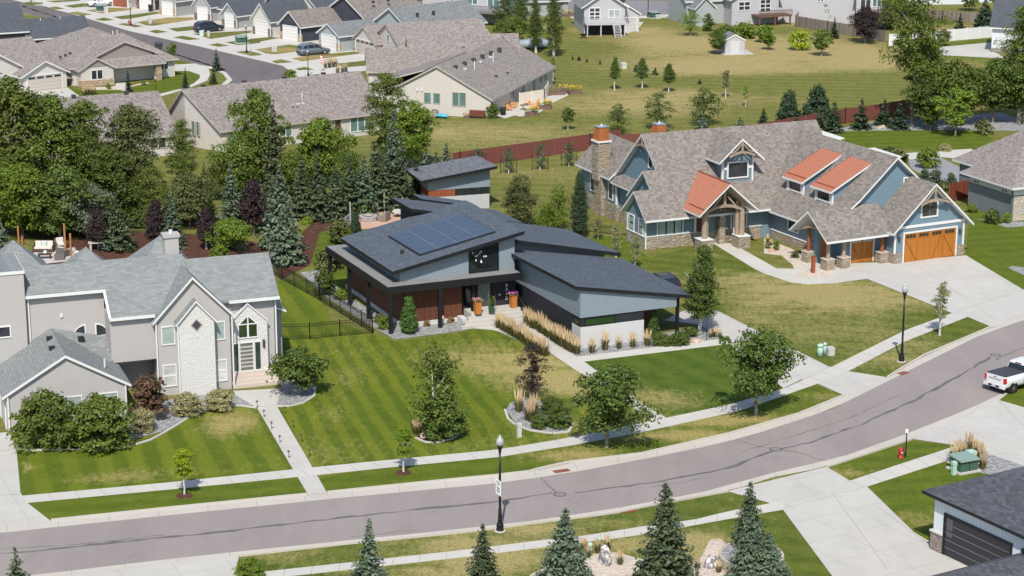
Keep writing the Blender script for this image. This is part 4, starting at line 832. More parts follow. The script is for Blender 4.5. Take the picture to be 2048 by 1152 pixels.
for k in range(4):
    m = MB()
    for j in range(3): H.pbox(m, P, k*1.45 + .18 + j*.37, k*1.45 + .5 + j*.37, .02, .05, 2.25, 2.55)
    H.fin(m, 'door_light', glass((.03, .035, .03)), d)
for k in (0, 2): bm_.beam(P(k*1.45 + .2 + (1.0 if k else 0), .05, 2.1), P(k*1.45 + 1.3 - (1.0 if k else 0) + .0, .05, .15), .08, .04)
bm_.beam(P(.15,.05,2.1), P(1.35,.05,.15), .09, .04); bm_.beam(P(4.4,.05,2.1), P(5.6,.05,.15), .09, .04)
for k in (1, 2, 3): H.pbox(bm_, P, k*1.45-.07, k*1.45+.07, .02, .045, .05, 2.65)
H.pbox(bm_, P, 0, 5.8, .02, .043, 2.1, 2.2); H.fin(bm_, 'door_brace', wood((.36, .13, .02), .19, .1), d)
truss(lambda u, n, z: (2.9 + u, -.92, 5.75 + z), 1.1, 1.6)
for a in (-.55, 6.3): H.fin(MB().box(a-.1, a+.1, -.55, -.35, 2.1, 2.45).cyl((a,-.45,2.45), (a,-.45,2.6), .12, .02, 6), 'wall_lantern', plain((.06, .07, .06), .4))
# small garage and porch with log posts
H.gable(-7.9, -1.0, .3, 5.2, 3.15, 5.0, 'a', blub, sh_brown, white, .5, .35, rc=2.9, walls=False, rk1=.3)
H.box('wall', blu, -4.9, -1, 1.5, 3.2, 0, 3.2)
d = H.garage('f', -4.4, 1.5, 2.4, 2.35, gd, white, 0, 1); m = MB(); P = H.face('f', -4.4, 1.5)
for k in range(2):
    m = MB()
    for j in range(3): H.pbox(m, P, k*1.2 + .12 + j*.33, k*1.2 + .41 + j*.33, .02, .05, 1.9, 2.25)
    H.fin(m, 'door_light', glass((.3, .3, .28), .2), d)
H.fin(MB().beam(P(.1,.045,1.75), P(1.1,.045,.1), .08, .04).beam(P(2.3,.045,1.75), P(1.3,.045,.1), .08, .04).beam(P(1.2,.04,.05), P(1.2,.04,2.3), .1, .04), 'door_brace', wood((.36, .13, .02), .19, .1), d)
for a, b, mt in ((-7.4, .75, log), (-5.75, .7, log), (-1.55, .7, logr), (-7.3, 3.9, logr)):
    c_ = H.fin(MB().cyl((a,b,.95), (a,b,3.1), .2, .17, 9), 'column', mt); H.box('column_base', stn, a-.45, a+.45, b-.45, b+.45, 0, .95, parent=c_); H.box('column_cap', plain((.45, .4, .33), .8), a-.49, a+.49, b-.49, b+.49, .95, 1.02, parent=c_)
m = MB(); pts = [(-7.75, 2.5 + 1.6 * (k / 6 - 1), 3.15 + .35 * (1 - (k / 6 - 1) ** 2)) for k in range(13)]
for p, q in zip(pts, pts[1:]): m.beam(p, q, .2, .2)
H.fin(m, 'gable_truss', log); H.box('door', plain((.3, .11, .03), .5), -6.6, -5.6, 3.0, 3.06, .05, 2.2); H.box('wall', blu, -7.0, -4.85, 3.06, 3.6, 0, 3.3)
H.roof([[(6.8,3,4.3), (8.2,3,3.9), (8.2,8,3.9), (6.8,8,4.3)]], copm, white, .15, 'copper_roof')
# copper shed dormers
for b0 in (9.5, 4.9):
    b1 = b0 + 3.3; zt, zb = 8.2, 5.95
    r = H.roof([[(-4.4,b0,zb), (-4.4,b1,zb), (.05,b1,zt), (.05,b0,zt)]], copm, white, .2, 'copper_roof'); m = MB()
    for k in range(10): b = b0 + .05 + k * 3.2 / 9; m.beam((-4.4,b,zb+.03), (.05,b,zt+.03), .045, .06)
    m.beam((-3.9,b0+.2,zb+.3), (-3.9,b1-.2,zb+.3), .06, .1); H.fin(m, 'roof_seam', cop, r)
    H.wall(blub, [(-3.95,b0+.35),(-.3,b0+.35),(-.3,b1-.35),(-3.95,b1-.35)], 4.2, [zb+.1, zt-.3, zt-.3, zb+.1])
    H.boxes('corner_board', white, [(-4.02,-3.85,b0+.3,b0+.5,4.5,5.95), (-4.02,-3.85,b1-.5,b1-.3,4.5,5.95)])
    H.win('l', -3.97, b0 + .75, 4.85, 1.8, .85, 1, 1, .15, white, glass((.025, .03, .03)), dk, sash=dk)
H.T = Matrix.Identity(4)
m = MB()
for p, q in (((-19.7,11.9,2.93),(-15.6,11.9,2.93)), ((-9.3,11.9,2.93),(-6.4,11.9,2.93))): H.fin(MB().beam(p, q, .14, .16), 'gutter', white)
H.pipe('downspout', white, [(-19.5,11.95,2.85),(-19.25,12.85,2.5),(-19.25,12.85,.1)], .11)
# ================================================================= right neighbour
o = G(2024, 443)
H = House('hip_roof_house', o, 24, 'grey sided house with a brown hipped roof at the right edge')
gs = lap((.2, .225, .25), .2); H.hip(0, 14, 0, 7.3, 3.5, 6.4, gs, sh_tan, white, .7); H.box('wall', stone((.5, .46, .4), 4, .15), .02, 14.02, -.06, 0, 0, 2.45); H.box('trim_board', white, -.04, 14, -.05, 7.2, 2.6, 3.3)
H.win('l', -.04, 1.0, 2.7, .75, .5, 2, 2, .08, white); H.win('l', -.04, 5.6, 2.7, .75, .5, 2, 2, .08, white)
H.hip(3.5, 18, 2.5, 13.8, 3.3, 7.7, gs, sh_tan, white, .6); H.pipe('downspout', plain((.12, .14, .16)), [(-.1,.1,3.3),(-.1,.1,.1)], .1)
for k in range(2):
    b0, b1 = 17.0 + k * 11, 22.0 + k * 11
    tr = MB()
    for j in range(26): tr.box(-6.5, -1.5, b0 + j * .2, b0 + j * .2 + .07, 3.3, 3.45)
    tr.box(-6.3, -6.15, b0 - .4, b1 + .4, 3.05, 3.3); tr.box(-2.2, -2.05, b0 - .4, b1 + .4, 3.05, 3.3)
    g = empty('pergola', H.root.matrix_world @ Vector((0, 0, 0)) if 0 else (o[0], o[1], 0), R(24), ['white slatted pergola over the terrace beside the brown hipped roof', 'white slatted pergola standing on the lawn edge farther behind the brown hipped roof'][k], 'pergola', 'white pergolas')
    tr.build('slats', white, g)
    for a, b in ((-6.2, b0), (-6.2, b1), (-2.1, b0), (-2.1, b1)): MB().box(a-.16, a+.16, b-.16, b+.16, 0, 3.05).build('post', white, g)
mt = empty('utility_meters', G(1985, 415), R(24), 'cluster of white and grey utility meters on the grey siding at the right edge', 'meter')
m = MB().box(-.1, .3, 0, .5, .6, 2.0); m.build('cabinet', plain((.5, .5, .48)), mt)
for k in range(5): MB().cyl((-.1, -.6 - .55 * k, .5 + .12 * (k % 3)), (-.35, -.6 - .55 * k, .55 + .12 * (k % 3)), .2, .2, 10).build('dial', plain((.7, .72, .74), .4), mt)
# ================================================================= bottom right house
o = G(1885, 1108)
H = House('white_house', o, -59.5, 'white board-sided house with dark garage door and charcoal roof at the bottom right corner', trim=black, fr=black)
wb = batten((.62, .66, .7), .3); H.wall(wb, [(-.9,0),(16,0),(16,9),(-.9,9)], 0, 3.55); H.box('wall', stone((.3, .26, .24), 5, .25), -1.0, -.05, -.12, 1, 0, 1.15); H.box('sill_band', plain((.5, .47, .42), .8), -1.06, 0, -.18, 1.06, 1.15, 1.25)
d = H.garage('f', .15, .0, 5.4, 2.45, plain((.03, .03, .036), .45, 0, .1), black, 0, 5); m = MB(); P = H.face('f', .15, 0)
for k in range(3):
    for j in range(3 - k): pass
for i, j in ((0, 0), (0, 1), (0, 2)): m = MB(); H.pbox(m, P, .12 + i * .75, .62 + i * .75, .02, .05, 1.25 + j * .4, 1.56 + j * .4); H.fin(m, 'door_light', glass((.06, .065, .07)), d)
H.garage('f', 6.6, .0, 3.0, 2.45, plain((.03, .03, .036), .45, 0, .1), black, 0, 5)
H.hip(-1.0, 18, 0, 12.0, 3.62, 6.7, wb, sh_char, black, .5, walls=False)
H.hip(7.5, 14, -7.5, -1.2, 2.6, 4.5, wb, sh_char, black, .6)
# ================================================================= houses of the background
tan_ = lap((.56, .53, .49), .2, .06); tan_d = lap((.3, .255, .24), .2); lil = lap((.46, .455, .48), .22, .06); gry = lap((.36, .37, .37), .22, .06); dkb = lap((.05, .055, .075), .22); cream = lap((.6, .58, .54), .22, .06); brn = lap((.05, .042, .045), .2); wht = lap((.62, .66, .7), .22, .05); ggr = lap((.36, .4, .4), .22, .06)
teal = glass((.09, .16, .15), .2); dgl = glass((.03, .035, .04)); tst = stone((.42, .33, .23), 3.5); bst = stone((.2, .15, .14), 3.5); gdw = plain((.66, .65, .63), .5, 0, .04); gdt = plain((.46, .42, .38), .5, 0, .04); tanf = plain((.4, .36, .33), .6); rv = plain((.05, .045, .042), .6)
TW = 'beige twin homes in the middle distance'
# beige duplex with the wide gable
H = House('beige_duplex', (-2.6, 259.2), -18, 'wide beige gabled duplex with two tall green windows behind the mown slope', fr=tanf, trim=tanf, gl=teal)
H.gable(-13.8, 0, 0, 26, 2.55, 6.2, 'b', tan_, sh_tan, tanf, .4, .3)
for a, w_, h_, z in ((-8.6, .8, 1.2, 1.5), (-7.4, .8, 1.2, 1.5), (-4.9, .75, 1.6, 1.35), (-4.0, .75, 1.6, 1.35)): H.win('f', a, 0, z, w_, h_, 1, 1, .07, tanf, teal)
for b in (8, 12.5, 17, 20, 22): H.win('r', 0, b, .5 if b in (12.5, 17) else 1.1, 1.1, 1.9 if b in (12.5, 17) else 1.1, 2, 1, .07, white, dgl)
H.vents('roof_vent', rv, [(-5.6 + .12 * k, 3 + 3.1 * k, 5.5) for k in range(6)], .3, .45); H.flues([(-4.3, 6.5, 4.8), (-4.2, 13.5, 4.8)], 1.1); H.vents('roof_hatch', plain((.45, .47, .5)), [(-4.9, 4.6, 5.2), (-4.9, 10.5, 5.2), (-4.9, 14.5, 5.2)], .05, .6); H.vents('roof_vent', rv, [(-2.2, 8.6, 3.8), (-1.9, 12.4, 3.6)], .08, .35)
for a in (-9.5, -8.9): H.box('wall_light', gutterw, a-.12, a+.12, -.12, 0, 2.9, 3.15)
H.box('wall', tan_, -18, -13.8, 6, 24, 0, 2.4); H.roof([[(-18.6,5.2,2.3), (-10.5,5.2,4.7), (-10.5,25,4.7), (-18.6,25,2.3)]], sh_tan, tanf, .18)
# its rear cross block
H2 = House('cross_gable_house', (-13.8, 285.3), 5, 'long beige roof crossing behind the gabled duplex, with a dark gable edge at left', fr=tanf, trim=tanf)
H2.gable(0, 14.4, -6.5, 6.5, 3.0, 6.5, 'a', tan_, sh_tan2, tanf, .4, .3); H2.gable(-5.5, 0, -4.5, 3.5, 2.6, 4.9, 'a', tan_, sh_tan2, tanf, .4, .3); H2.vents('roof_vent', rv, [(7.2, -2.5, 5.1)], .1, .35)
H2.win('l', -5.5, -2.2, .9, 1.3, 1.2, 2, 1, .08, white); H2.win('f', 2, -6.5, .9, 1.6, 1.3, 2, 1, .08, white)
H = House('beige_garage_house', (-17.8, 306.0), 23, 'beige twin home with tan garage and stacked gables beside the grey-green house', trim=white, fr=white)
H.gable(0, 14, -5, 5, 2.8, 5.1, 'a', tan_, sh_tan, tanf, .4, .3); H.win('l', 0, -1, 2.6, 1.2, .9, 2, 1, .07, white)
H.sub(-1.2, 2.0, -80); H.gable(-6.0, 0, 0, 4.5, 2.25, 4.2, 'b', tan_, sh_tan, tanf, .4, .3); H.garage('f', -5.6, 0, 5.2, 2.0, gdt, white, 4); H.T = Matrix.Identity(4)
# house with the long roof, and its neighbour
H = House('beige_twin_home', (-34.1, 237.3), 33.5, 'beige twin home with a long brown roof and bare gable wall behind the spruces', fr=tanf, trim=tanf, gl=teal)
H.roof([[(1.3,-.4,2.5), (22.9,-.4,2.5), (22.9,5.8,6.6), (-.35,5.8,6.6)], [(-.35,5.8,6.6), (22.9,5.8,6.6), (22.9,12,2.5), (.3,12,2.5)]], sh_tan2, tanf, .2)
H.wall(tan_, [(1.7,0),(22.6,0),(22.6,5.8),(22.6,11.6),(.6,11.6),(0,5.8)], 0, [2.63, 2.63, 6.48, 2.63, 2.63, 6.48])
H.win('l', .55, 3.4, 1.5, .6, 1.5, 1, 1, .07, tanf, teal); H.win('l', .3, 4.1, 1.5, .6, 1.5, 1, 1, .07, tanf, teal)
H.win('f', 16.2, 0, .3, .75, 1.9, 1, 1, .07, tanf, glass((.06, .04, .035))); H.win('f', 18.3, 0, .6, 2.8, 1.7, 3, 1, .1, white, teal); H.win('f', 9, 0, 1, 1.5, 1.2, 2, 1, .08, white, teal); H.win('f', 2.6, 0, .4, 1.6, 1.9, 2, 1, .08, white, teal)
H.vents('roof_vent', rv, [(2.5 + 5.2 * k, 6.0, 6.5) for k in range(4)], .3, .45); H.flues([(13.4, 2.6, 4.4)], .9); H.vents('roof_vent', rv, [(8.4, 1.8, 3.9), (9.1, 1.8, 3.9), (11.7, 1.8, 3.9), (12.3, 1.8, 3.9)], .06, .3); H.vents('roof_hatch', gutterw, [(12.6, 2.2, 4.2), (13.2, 2.2, 4.2)], .04, .35)
H.box('door', plain((.06, .03, .03)), 16.9, 17.0, -.05, 0, .1, 2.1)
H = House('beige_twin_home', (-52.2, 230.2), 24, 'low beige twin home half hidden by the big trees at left, two dark windows', fr=tanf, trim=tanf)
H.gable(0, 16, 0, 16.4, 2.55, 6.0, 'a', tan_, sh_tan2, tanf, .4, .35); H.win('f', 13.1, 0, 1.0, .75, 1.2, 1, 1, .08, tanf, dgl); H.win('f', 14.0, 0, 1.0, .75, 1.2, 1, 1, .08, tanf, dgl); H.win('f', 10.5, 0, .2, .9, 1.9, 1, 1, .08, white)
H.vents('roof_vent', rv, [(6.5, 8.0, 5.95), (12.5, 8.0, 5.95)], .3, .45); H.flues([(8.0, 4.4, 4.2)], .6)
# hipped house with stone porch
H = House('hip_roof_bungalow', (-57.1, 281.8), 33, 'beige bungalow with hipped roof and stone porch where the far street curves', fr=white, trim=tanf)
H.hip(-.5, 14, 1.5, 20, 2.45, 6.0, tan_, sh_tan, tanf, .6); H.hip(3.5, 14.2, 1.4, 12, 2.45, 5.8, tan_, sh_tan, tanf, .55)
H.gable(0, 4.6, -.3, 4, 2.5, 3.75, 'b', tan_, sh_tan, tanf, .4, .3, rk1=.5); H.wall(tan_d, [(.4,-.36),(2.3,-.36),(4.2,-.36),(4.2,-.3),(2.3,-.3),(.4,-.3)], 2.6, [2.6, 3.5, 2.6, 2.6, 3.5, 2.6])
H.roof([[(2.2,.9,3.6), (6.9,.9,5.45), (6.9,7,5.45), (2.2,7,3.6)], [(6.9,.9,5.45), (11.6,.9,3.6), (11.6,7,3.6), (6.9,7,5.45)]], sh_tan, tanf, .2); H.wall(tan_d, [(2.9,1.2),(6.9,1.2),(10.9,1.2),(10.9,2),(6.9,2),(2.9,2)], 2.4, [3.6, 5.2, 3.6, 3.6, 5.2, 3.6])
H.roof([[(4.7,-.9,2.4), (12,-.9,2.4), (12,1.3,3.3), (3.6,1.3,3.3)]], sh_tan, tanf, .18)
H.box('wall', tst, -.05, 4.65, -.37, .5, 0, .85); H.win('f', 1.5, -.3, .95, 1.5, 1.15, 2, 1, .1, white); c_ = H.box('column', tst, 10.6, 11.4, -.6, .2, 0, 2.3); H.box('door', plain((.04, .04, .045)), 7.0, 8.6, 1.42, 1.5, 0, 2.1); H.win('f', 12, 1.4, 1.1, 1.2, .9, 2, 1, .08, white)
H.flues([(8.2, 8, 5.3), (9, 8.4, 5.3)], .6); H.vents('roof_vent', rv, [(-.2, 6.2, 3.3), (.5, 6.2, 3.5), (1.2, 6.2, 3.7)], .08, .3)
H = House('white_gable_house', G(48, 185), 40, 'white-gabled beige house with tan double garage at the left edge of the photo', fr=white, trim=tanf)
H.gable(0, 6.3, 0, 7, 2.3, 3.9, 'b', cream, sh_tan, white, .45, .4); H.garage('f', .6, 0, 5.0, 1.95, gdt, white, 4); H.gable(-6.5, 1.5, 2.5, 9, 2.9, 5.2, 'b', cream, sh_tan, white, .45, .4); H.gable(-10, 7, 6, 17, 2.6, 5.4, 'a', cream, sh_tan, white, .5, .4)
# dark house
H = House('dark_brown_house', G(86, 100), 26, 'dark brown sided house with navy roof and white eaves in the top left corner', fr=white, trim=gutterw)
H.gable(-14, -2.2, 0, 10.5, 3.2, 6.5, 'a', brn, sh_navy, gutterw, .4, .3); H.gable(-2.2, 7, -.8, 7, 2.1, 4.3, 'a', brn, sh_navy, gutterw, .4, .3); H.win('f', -12.3, 0, 1.6, .9, .9, 1, 1, .1, white)
H.vents('roof_vent', black, [(-10.3, 3.4, 5.2)], .4, .5); H.flues([(-7.5, 2.6, 4.8), (-2.5+3, 2.6, 4.0), (3.5, 2.7, 4.0), (-11, 1.6, 4.4)], .35)
# row of houses along the far street
def row(c, yaw, wm, rm, label, W=5.2, D=8, ze=2.5, zr=4.3, main=(-4, 5, 7.5, 17, 3.2, 6.0), ax='b', door=gdw, lights=0, st=None, name='garage_house', gablem=None, dw=None, win=True, tr=None):
    H = House(name, G(*c), yaw, label, fr=white, trim=tr or white, gl=dgl); H.gable(-W, 0, 0, D, ze, zr, 'b', wm, rm, tr or white, .4, .35)
    dw = dw or W - 1.6; d0 = -W + (W - dw) / 2; H.garage('f', d0, 0, dw, 2.1, door, white, lights)
    if st: H.boxes('wall', st, [(-W-.05, d0-.2, -.08, .3, 0, 1.2), (d0+dw+.2, .05, -.08, .3, 0, 1.2)])
    if gablem: H.wall(gablem, [(-W+.3,-.05),(-W/2,-.05),(-.3,-.05),(-.3,0),(-W/2,0),(-W+.3,0)], ze - .05, [ze+.05, zr-.25, ze+.05, ze+.05, zr-.25, ze+.05])
    if main:
        a0, a1, b0, b1, e, r = main; H.gable(a0, a1, b0, b1, e, r, ax, wm, rm, tr or white, .45, .4)
        if win: H.win('f', a1 - 2.2, b0, 1.6, 1.3, 1.0, 2, 1, .1, white); H.win('r', a1, b0 + 3, 1.6, 1.3, .9, 2, 1, .1, white)
        H.vents('roof_vent', rv, [(a1 - 2.0, b0 + 3, r - 1.0), (a1 - 2.0, b0 + 6, r - 1.0)], .25, .35)
    H.pipe('downspout', white, [(.08, -.08, ze - .1), (.08, -.08, .1)], .12)
    return H
row((601.5, 84.6), -46, dkb, sh_brown, 'dark blue house with brown roof, stone trim and white garage door on the far street', 4.9, 8.5, 2.6, 4.5, (-4.5, 6.0, 8, 20, 3.3, 6.4), st=tst, gablem=dkb)
row((678.4, 104), -50, ggr, sh_bg, 'pale grey-green house with green-grey roof between the dark blue and beige houses', 5.0, 8.5, 2.55, 4.0, (-2.5, 6.5, 8, 22, 3.4, 6.0), st=tst)
row((541.5, 74), -48, cream, sh_navy, 'cream garage house with navy roof and dark stone corners on the far street', 4.6, 9, 2.7, 5.0, (-7, 2, 8, 18, 3.6, 6.5), st=bst)
row((422, 44), -40, gry, sh_navy, 'grey house with navy roof behind the parked navy car', 3.8, 8, 2.8, 4.9, (0, 8.5, 1.5, 9, 2.4, 4.9), 'a', st=bst)
row((474, 57), -44, gry, sh_navy, 'grey garage house with small dark-roofed gable right of the parked navy car', 3.6, 8, 2.3, 3.9, (-3, 6.5, 6, 14, 3.0, 5.8), 'a', st=bst)
row((352, 33), -40, gry, sh_bg, 'grey house with white garage door left of the parked navy car', 4.0, 8, 2.9, 5.0, (-2, 8, 4.5, 12, 3.0, 6.0), 'a', st=tst)
row((309, 21), -38, brn, sh_navy, 'dark brown house with white garage door near the top edge', 4.2, 9, 3.0, 5.5, (-3, 7, 8, 16, 4, 7), 'a', st=bst)
row((262, 16), -36, tan_, sh_tan, 'tan house with rust-red garage door near the top left', 5.0, 8, 3.0, 5.5, (-6, 5, 7, 16, 3.4, 6.6), 'a', door=wood((.3, .09, .05), .5, .1))
row((630, 48), -46, gry, sh_navy, 'grey house with navy roof half hidden behind the dark blue house', 5.4, 8, 2.8, 4.6, (-8, 4, 8, 20, 3.6, 6.6))
row((560, 34), -44, lil, sh_navy, 'pale lilac house with navy roof above the cream garage house', 5.4, 8, 3.0, 5.0, (-6, 6, 7, 18, 4.2, 7.2))
# white railing deck behind the grey-green house
dk_ = empty('porch', G(830, 20), R(10), 'white railed porch between the grey-green roof and the lilac house at the top', 'porch')
MB().box(-4.5, 4.5, 0, 4, 0, .9).build('deck', plain((.5, .5, .5)), dk_); m = MB(); m.box(-4.5, 4.5, -.05, .05, 1.85, 1.95); m.box(-4.5, 4.5, -.05, .05, 1.0, 1.08)
for k in range(46): m.box(-4.5 + k * .2, -4.42 + k * .2, -.04, .04, .9, 1.9)
m.build('railing', white, dk_)
H = House('lilac_house', G(820, 8), 4, 'lilac house with white windows behind the white railed porch', fr=white); H.gable(-5, 5, 0, 9, 5.5, 8, 'a', lil, sh_bg, white); H.win('f', -1, 0, 2.2, 1.6, 1.4, 2, 1, .1, white)
# house with grey deck
H = House('lilac_deck_house', (-8.0, 344), -24, 'lilac-grey house with a raised grey deck behind the tall poplars', fr=white, gl=teal)
H.gable(-8, -.5, 2, 10, 4.6, 7.5, 'b', lil, sh_bg, white); H.gable(-.5, 7.5, 0, 9, 4.8, 7.8, 'b', lil, sh_bg, white); H.win('f', 1.0, 0, 3.0, 1.7, 1.4, 2, 1, .12, white); H.win('f', 4.6, 0, 2.2, 1.8, 2, 2, 1, .1, white); H.win('f', -3.8, 2, 3.0, 1.3, .8, 2, 1, .1, white)
gdk = plain((.2, .2, .21), .7); H.box('deck', gdk, -.5, 9, -3.2, -.05, 2.0, 2.2); m = MB(); m.box(-.5, 9, -3.25, -3.15, 3.1, 3.2); m.box(-.5, 9, -3.25, -3.15, 2.25, 2.32)
for k in range(48): m.box(-.5 + k * .2, -.42 + k * .2, -3.23, -3.17, 2.2, 3.15)
H.fin(m, 'railing', gdk)
for a in (-.3, 4.2, 8.8): H.box('post', gdk, a-.1, a+.1, -3.15, -2.95, 0, 2.0)
m = MB(); m.beam((-.5, -2.2, 2.1), (-3.0, -2.2, .1), .25, .1); m.beam((-.5, -3.1, 2.1), (-3.0, -3.1, .1), .25, .1)
for k in range(9): m.box(-3.0 + k * .28, -2.7 + k * .28, -3.1, -2.2, .15 + k * .22, .2 + k * .22)
H.fin(m, 'stairs', plain((.4, .4, .4)))
H = House('grey_garage_building', G(1083, 33), 14, 'low grey building with white trim behind the poplars near the grey street', fr=white); H.gable(-9, 4.5, 0, 8, 2.8, 5.2, 'a', gry, sh_bg, white)
# white deck house
H = House('white_deck_house', G(1168, 69), 8, 'pale lilac house with a raised white deck and stairs at the top of the meadow', fr=white, gl=teal)
H.gable(0, 6.4, 0, 9.5, 4.5, 6.6, 'b', lil, sh_bg, white, .5, .5); H.gable(6.4, 9.0, 1.8, 9, 3.0, 4.6, 'b', lil, sh_bg, white, .3, .3, rc=6.5)
H.win('f', .9, 0, 2.25, 1.5, 1.75, 2, 3, .12, white, dgl); H.win('f', 3.9, 0, 2.6, 1.6, 1.1, 2, 1, .12, white, glass((.3, .33, .35), .2)); H.box('wall', plain((.03, .035, .05), .8), .2, 6.2, -.03, .1, 0, 1.7); H.garage('f', 6.9, 1.8, 1.7, 2.1, plain((.45, .44, .46)))
wd = plain((.42, .42, .44), .7); H.box('deck', wd, -.1, 6.3, -2.6, -.05, 1.75, 1.95); m = MB(); m.box(-.1, 6.3, -2.65, -2.57, 2.8, 2.88)
for k in range(36): m.box(-.1 + k * .18, -.04 + k * .18, -2.63, -2.58, 1.95, 2.82)
m.box(6.22, 6.3, -2.6, 0, 2.8, 2.88); m.box(-.1, -.02, -2.6, 0, 2.8, 2.88); H.fin(m, 'railing', wd)
for a in (.1, 2.2, 5.9): H.box('post', wd, a-.09, a+.09, -2.5, -2.32, 0, 1.75)
m = MB(); m.beam((4.0, -2.6, 1.9), (4.0, -4.6, .05), .1, .25); m.beam((5.0, -2.6, 1.9), (5.0, -4.6, .05), .1, .25); m.beam((4.0, -2.6, 2.8), (4.0, -4.6, .95), .06, .08); m.beam((5.0, -2.6, 2.8), (5.0, -4.6, .95), .06, .08)
for k in range(9): m.box(4.0, 5.0, -2.8 - k * .22, -2.58 - k * .22, 1.7 - k * .2, 1.76 - k * .2)
H.fin(m, 'stairs', wd)
# grey house with brown deck
H = House('grey_deck_house', G(1463, 51), 20, 'light grey house with a brown deck behind green bushes at the top', fr=white)
H.gable(0, 8.2, 0, 11, 4.4, 6.8, 'b', lil, sh_bg, white, .5, .5); H.gable(-6.5, 0, 3.0, 10, 4.0, 6.2, 'a', ggr, sh_bg, white, .4, .4); H.gable(-6.0, -2.8, .5, 4, 3.2, 4.7, 'b', ggr, sh_bg, white, .35, .35)
H.win('f', 1.2, 0, 2.4, 1.9, 1.2, 2, 2, .12, white, dgl); H.win('f', 5.0, 0, 1.9, 1.7, 1.9, 2, 3, .12, white, dgl); bdk = plain((.13, .075, .055), .8); H.box('deck', bdk, 3.4, 9.2, -2.8, -.05, 1.4, 1.65); m = MB(); m.box(3.4, 9.2, -2.85, -2.78, 2.4, 2.5)
for k in range(30): m.box(3.4 + k * .2, 3.46 + k * .2, -2.84, -2.79, 1.65, 2.42)
H.fin(m, 'railing', bdk)
for a in (3.6, 6.3, 9.0): H.box('post', bdk, a-.1, a+.1, -2.7, -2.5, 0, 1.4)
H = House('long_lilac_house', G(1556, 44), -12, 'long two-storey pale grey house behind the weathered wood fence', fr=white, gl=teal)
H.gable(0, 12.5, 0, 10, 5.4, 8.0, 'a', lil, sh_bg, white); H.gable(-7, 0, 1, 9, 3.0, 5.2, 'a', lil, sh_bg, white); H.win('f', 6.2, 0, 3.5, .9, .9, 2, 2, .1, white)
H.gable(12.5, 20, -2.0, 9, 5.4, 8.2, 'b', lap((.3, .24, .21), .22), sh_bg, white); H.box('wall', lil, 12.4, 16.5, -2.06, 0, 0, 5.3); H.win('f', 13.1, -2.06, 2.2, 1.5, 2.0, 2, 1, .1, white, dgl); H.win('f', 15.0, -2.06, 3.2, 1.2, 1.1, 2, 1, .1, white)
H.box('deck', plain((.2, .09, .06), .8), 12.4, 19.5, -4.6, -2.1, 1.9, 2.1); m = MB(); m.box(12.4, 19.5, -4.65, -4.58, 3.0, 3.06); m.box(12.4, 19.5, -4.65, -4.58, 2.6, 2.64)
for k in range(8): m.box(12.4 + k, 12.5 + k, -4.66, -4.56, 2.1, 3.0)
H.fin(m, 'railing', black)
# white house at right
H = House('white_clapboard_house', G(1982, 104), -24, 'white clapboard house with steep navy roof near the white vinyl fence at right', fr=white)
H.gable(0, 12, 0, 10, 4.2, 9.5, 'a', wht, sh_navy, white, .5, .4); H.roof([[(5.0,-1.4,2.35), (9,-1.4,2.35), (9,0,3.0), (5,0,3.0)]], sh_navy, white, .12); H.box('door', plain((.03, .03, .04)), 5.6, 6.5, -.06, 0, .1, 2.1); H.box('wall', stone((.25, .24, .24)), -.06, 12, -.08, 0, 0, .6)
H = House('white_sided_house', G(1880, 9), 4, 'pale white sided house with blank walls at the top right edge', fr=white); H.gable(-8, 6, 0, 9, 5.5, 8, 'a', wht, sh_bg, white); H.gable(6.5, 20, 2, 11, 4.5, 7, 'b', wht, sh_bg, white); H.win('f', -6, 0, 3, 1.2, 1.1, 2, 1, .1, white)
H = House('garden_shed', G(1450, 109.5), 9, 'small white garden shed beside a dark leafy tree in the dry meadow', cat='shed', fr=white); H.gable(0, 2.9, 0, 3.4, 2.2, 2.95, 'b', lil, sh_bg, white, .15, .12); H.box('base', conc, -.3, 4.2, -.4, 3.6, 0, .08); H.box('door', plain((.5, .49, .5)), .8, 2.1, -.04, .02, .1, 1.9)
# ================================================================= fences
def fence(pts, h, sp, mat, label, name='board_fence', post=None, pw=.12, board=None, z0=.03, ph=.08, rails=False, group=None):
    P = [G(*p) for p in pts]; o0 = P[0]; root = empty(name, o0, 0, label, 'fence', group)
    for a, b in zip(P, P[1:]):
        a = a - o0; b = b - o0; n = max(1, round((b - a).length / sp)); d = (b - a).normalized(); nn = d.cross(Vector((0, 0, 1))) * .03
        m = MB()
        if rails:
            for z in (.12, h - .25, h - .06): m.beam(a + Vector((0,0,z)), b + Vector((0,0,z)), .035, .035)
            k = 0
            while k * .115 < (b - a).length:
                p = a + d * (k * .115); m.beam(p + Vector((0,0,.1)), p + Vector((0,0,h - .04)), .02, .02); k += 1
        else: m.prism([a - nn, b - nn, b + nn, a + nn], z0, h)
        m.build('panel', mat, root)
        for k in range(n + 1):
            p = a.lerp(b, k / n); MB().box(p.x - pw/2, p.x + pw/2, p.y - pw/2, p.y + pw/2, 0, h + ph).build('post', post or mat, root)
    return root
vb = plain((.16, .055, .045), .55, 0, .08); vbb = batten((.16, .055, .045), .2, .06, .1)
fence([(905,340),(920,337),(1180,300),(1240,291)], 1.85, 2.4, vbb, 'brown vinyl fence running behind the four staked young conifers', post=vb)
fence([(1240,302),(1330,296),(1440,287),(1500,282),(1690,247),(1760,238),(1850,222),(2048,205),(2120,198)], 1.85, 2.4, vbb, 'brown vinyl fence behind the craftsman house and the spruces at right', post=vb)
fence([(1897,405),(1945,394)], 1.9, 1.6, wood((.2, .06, .035), .15, .15), 'short red-brown board fence beside the grey hipped house')
gw = wood((.2, .17, .145), .16, .3, .9)
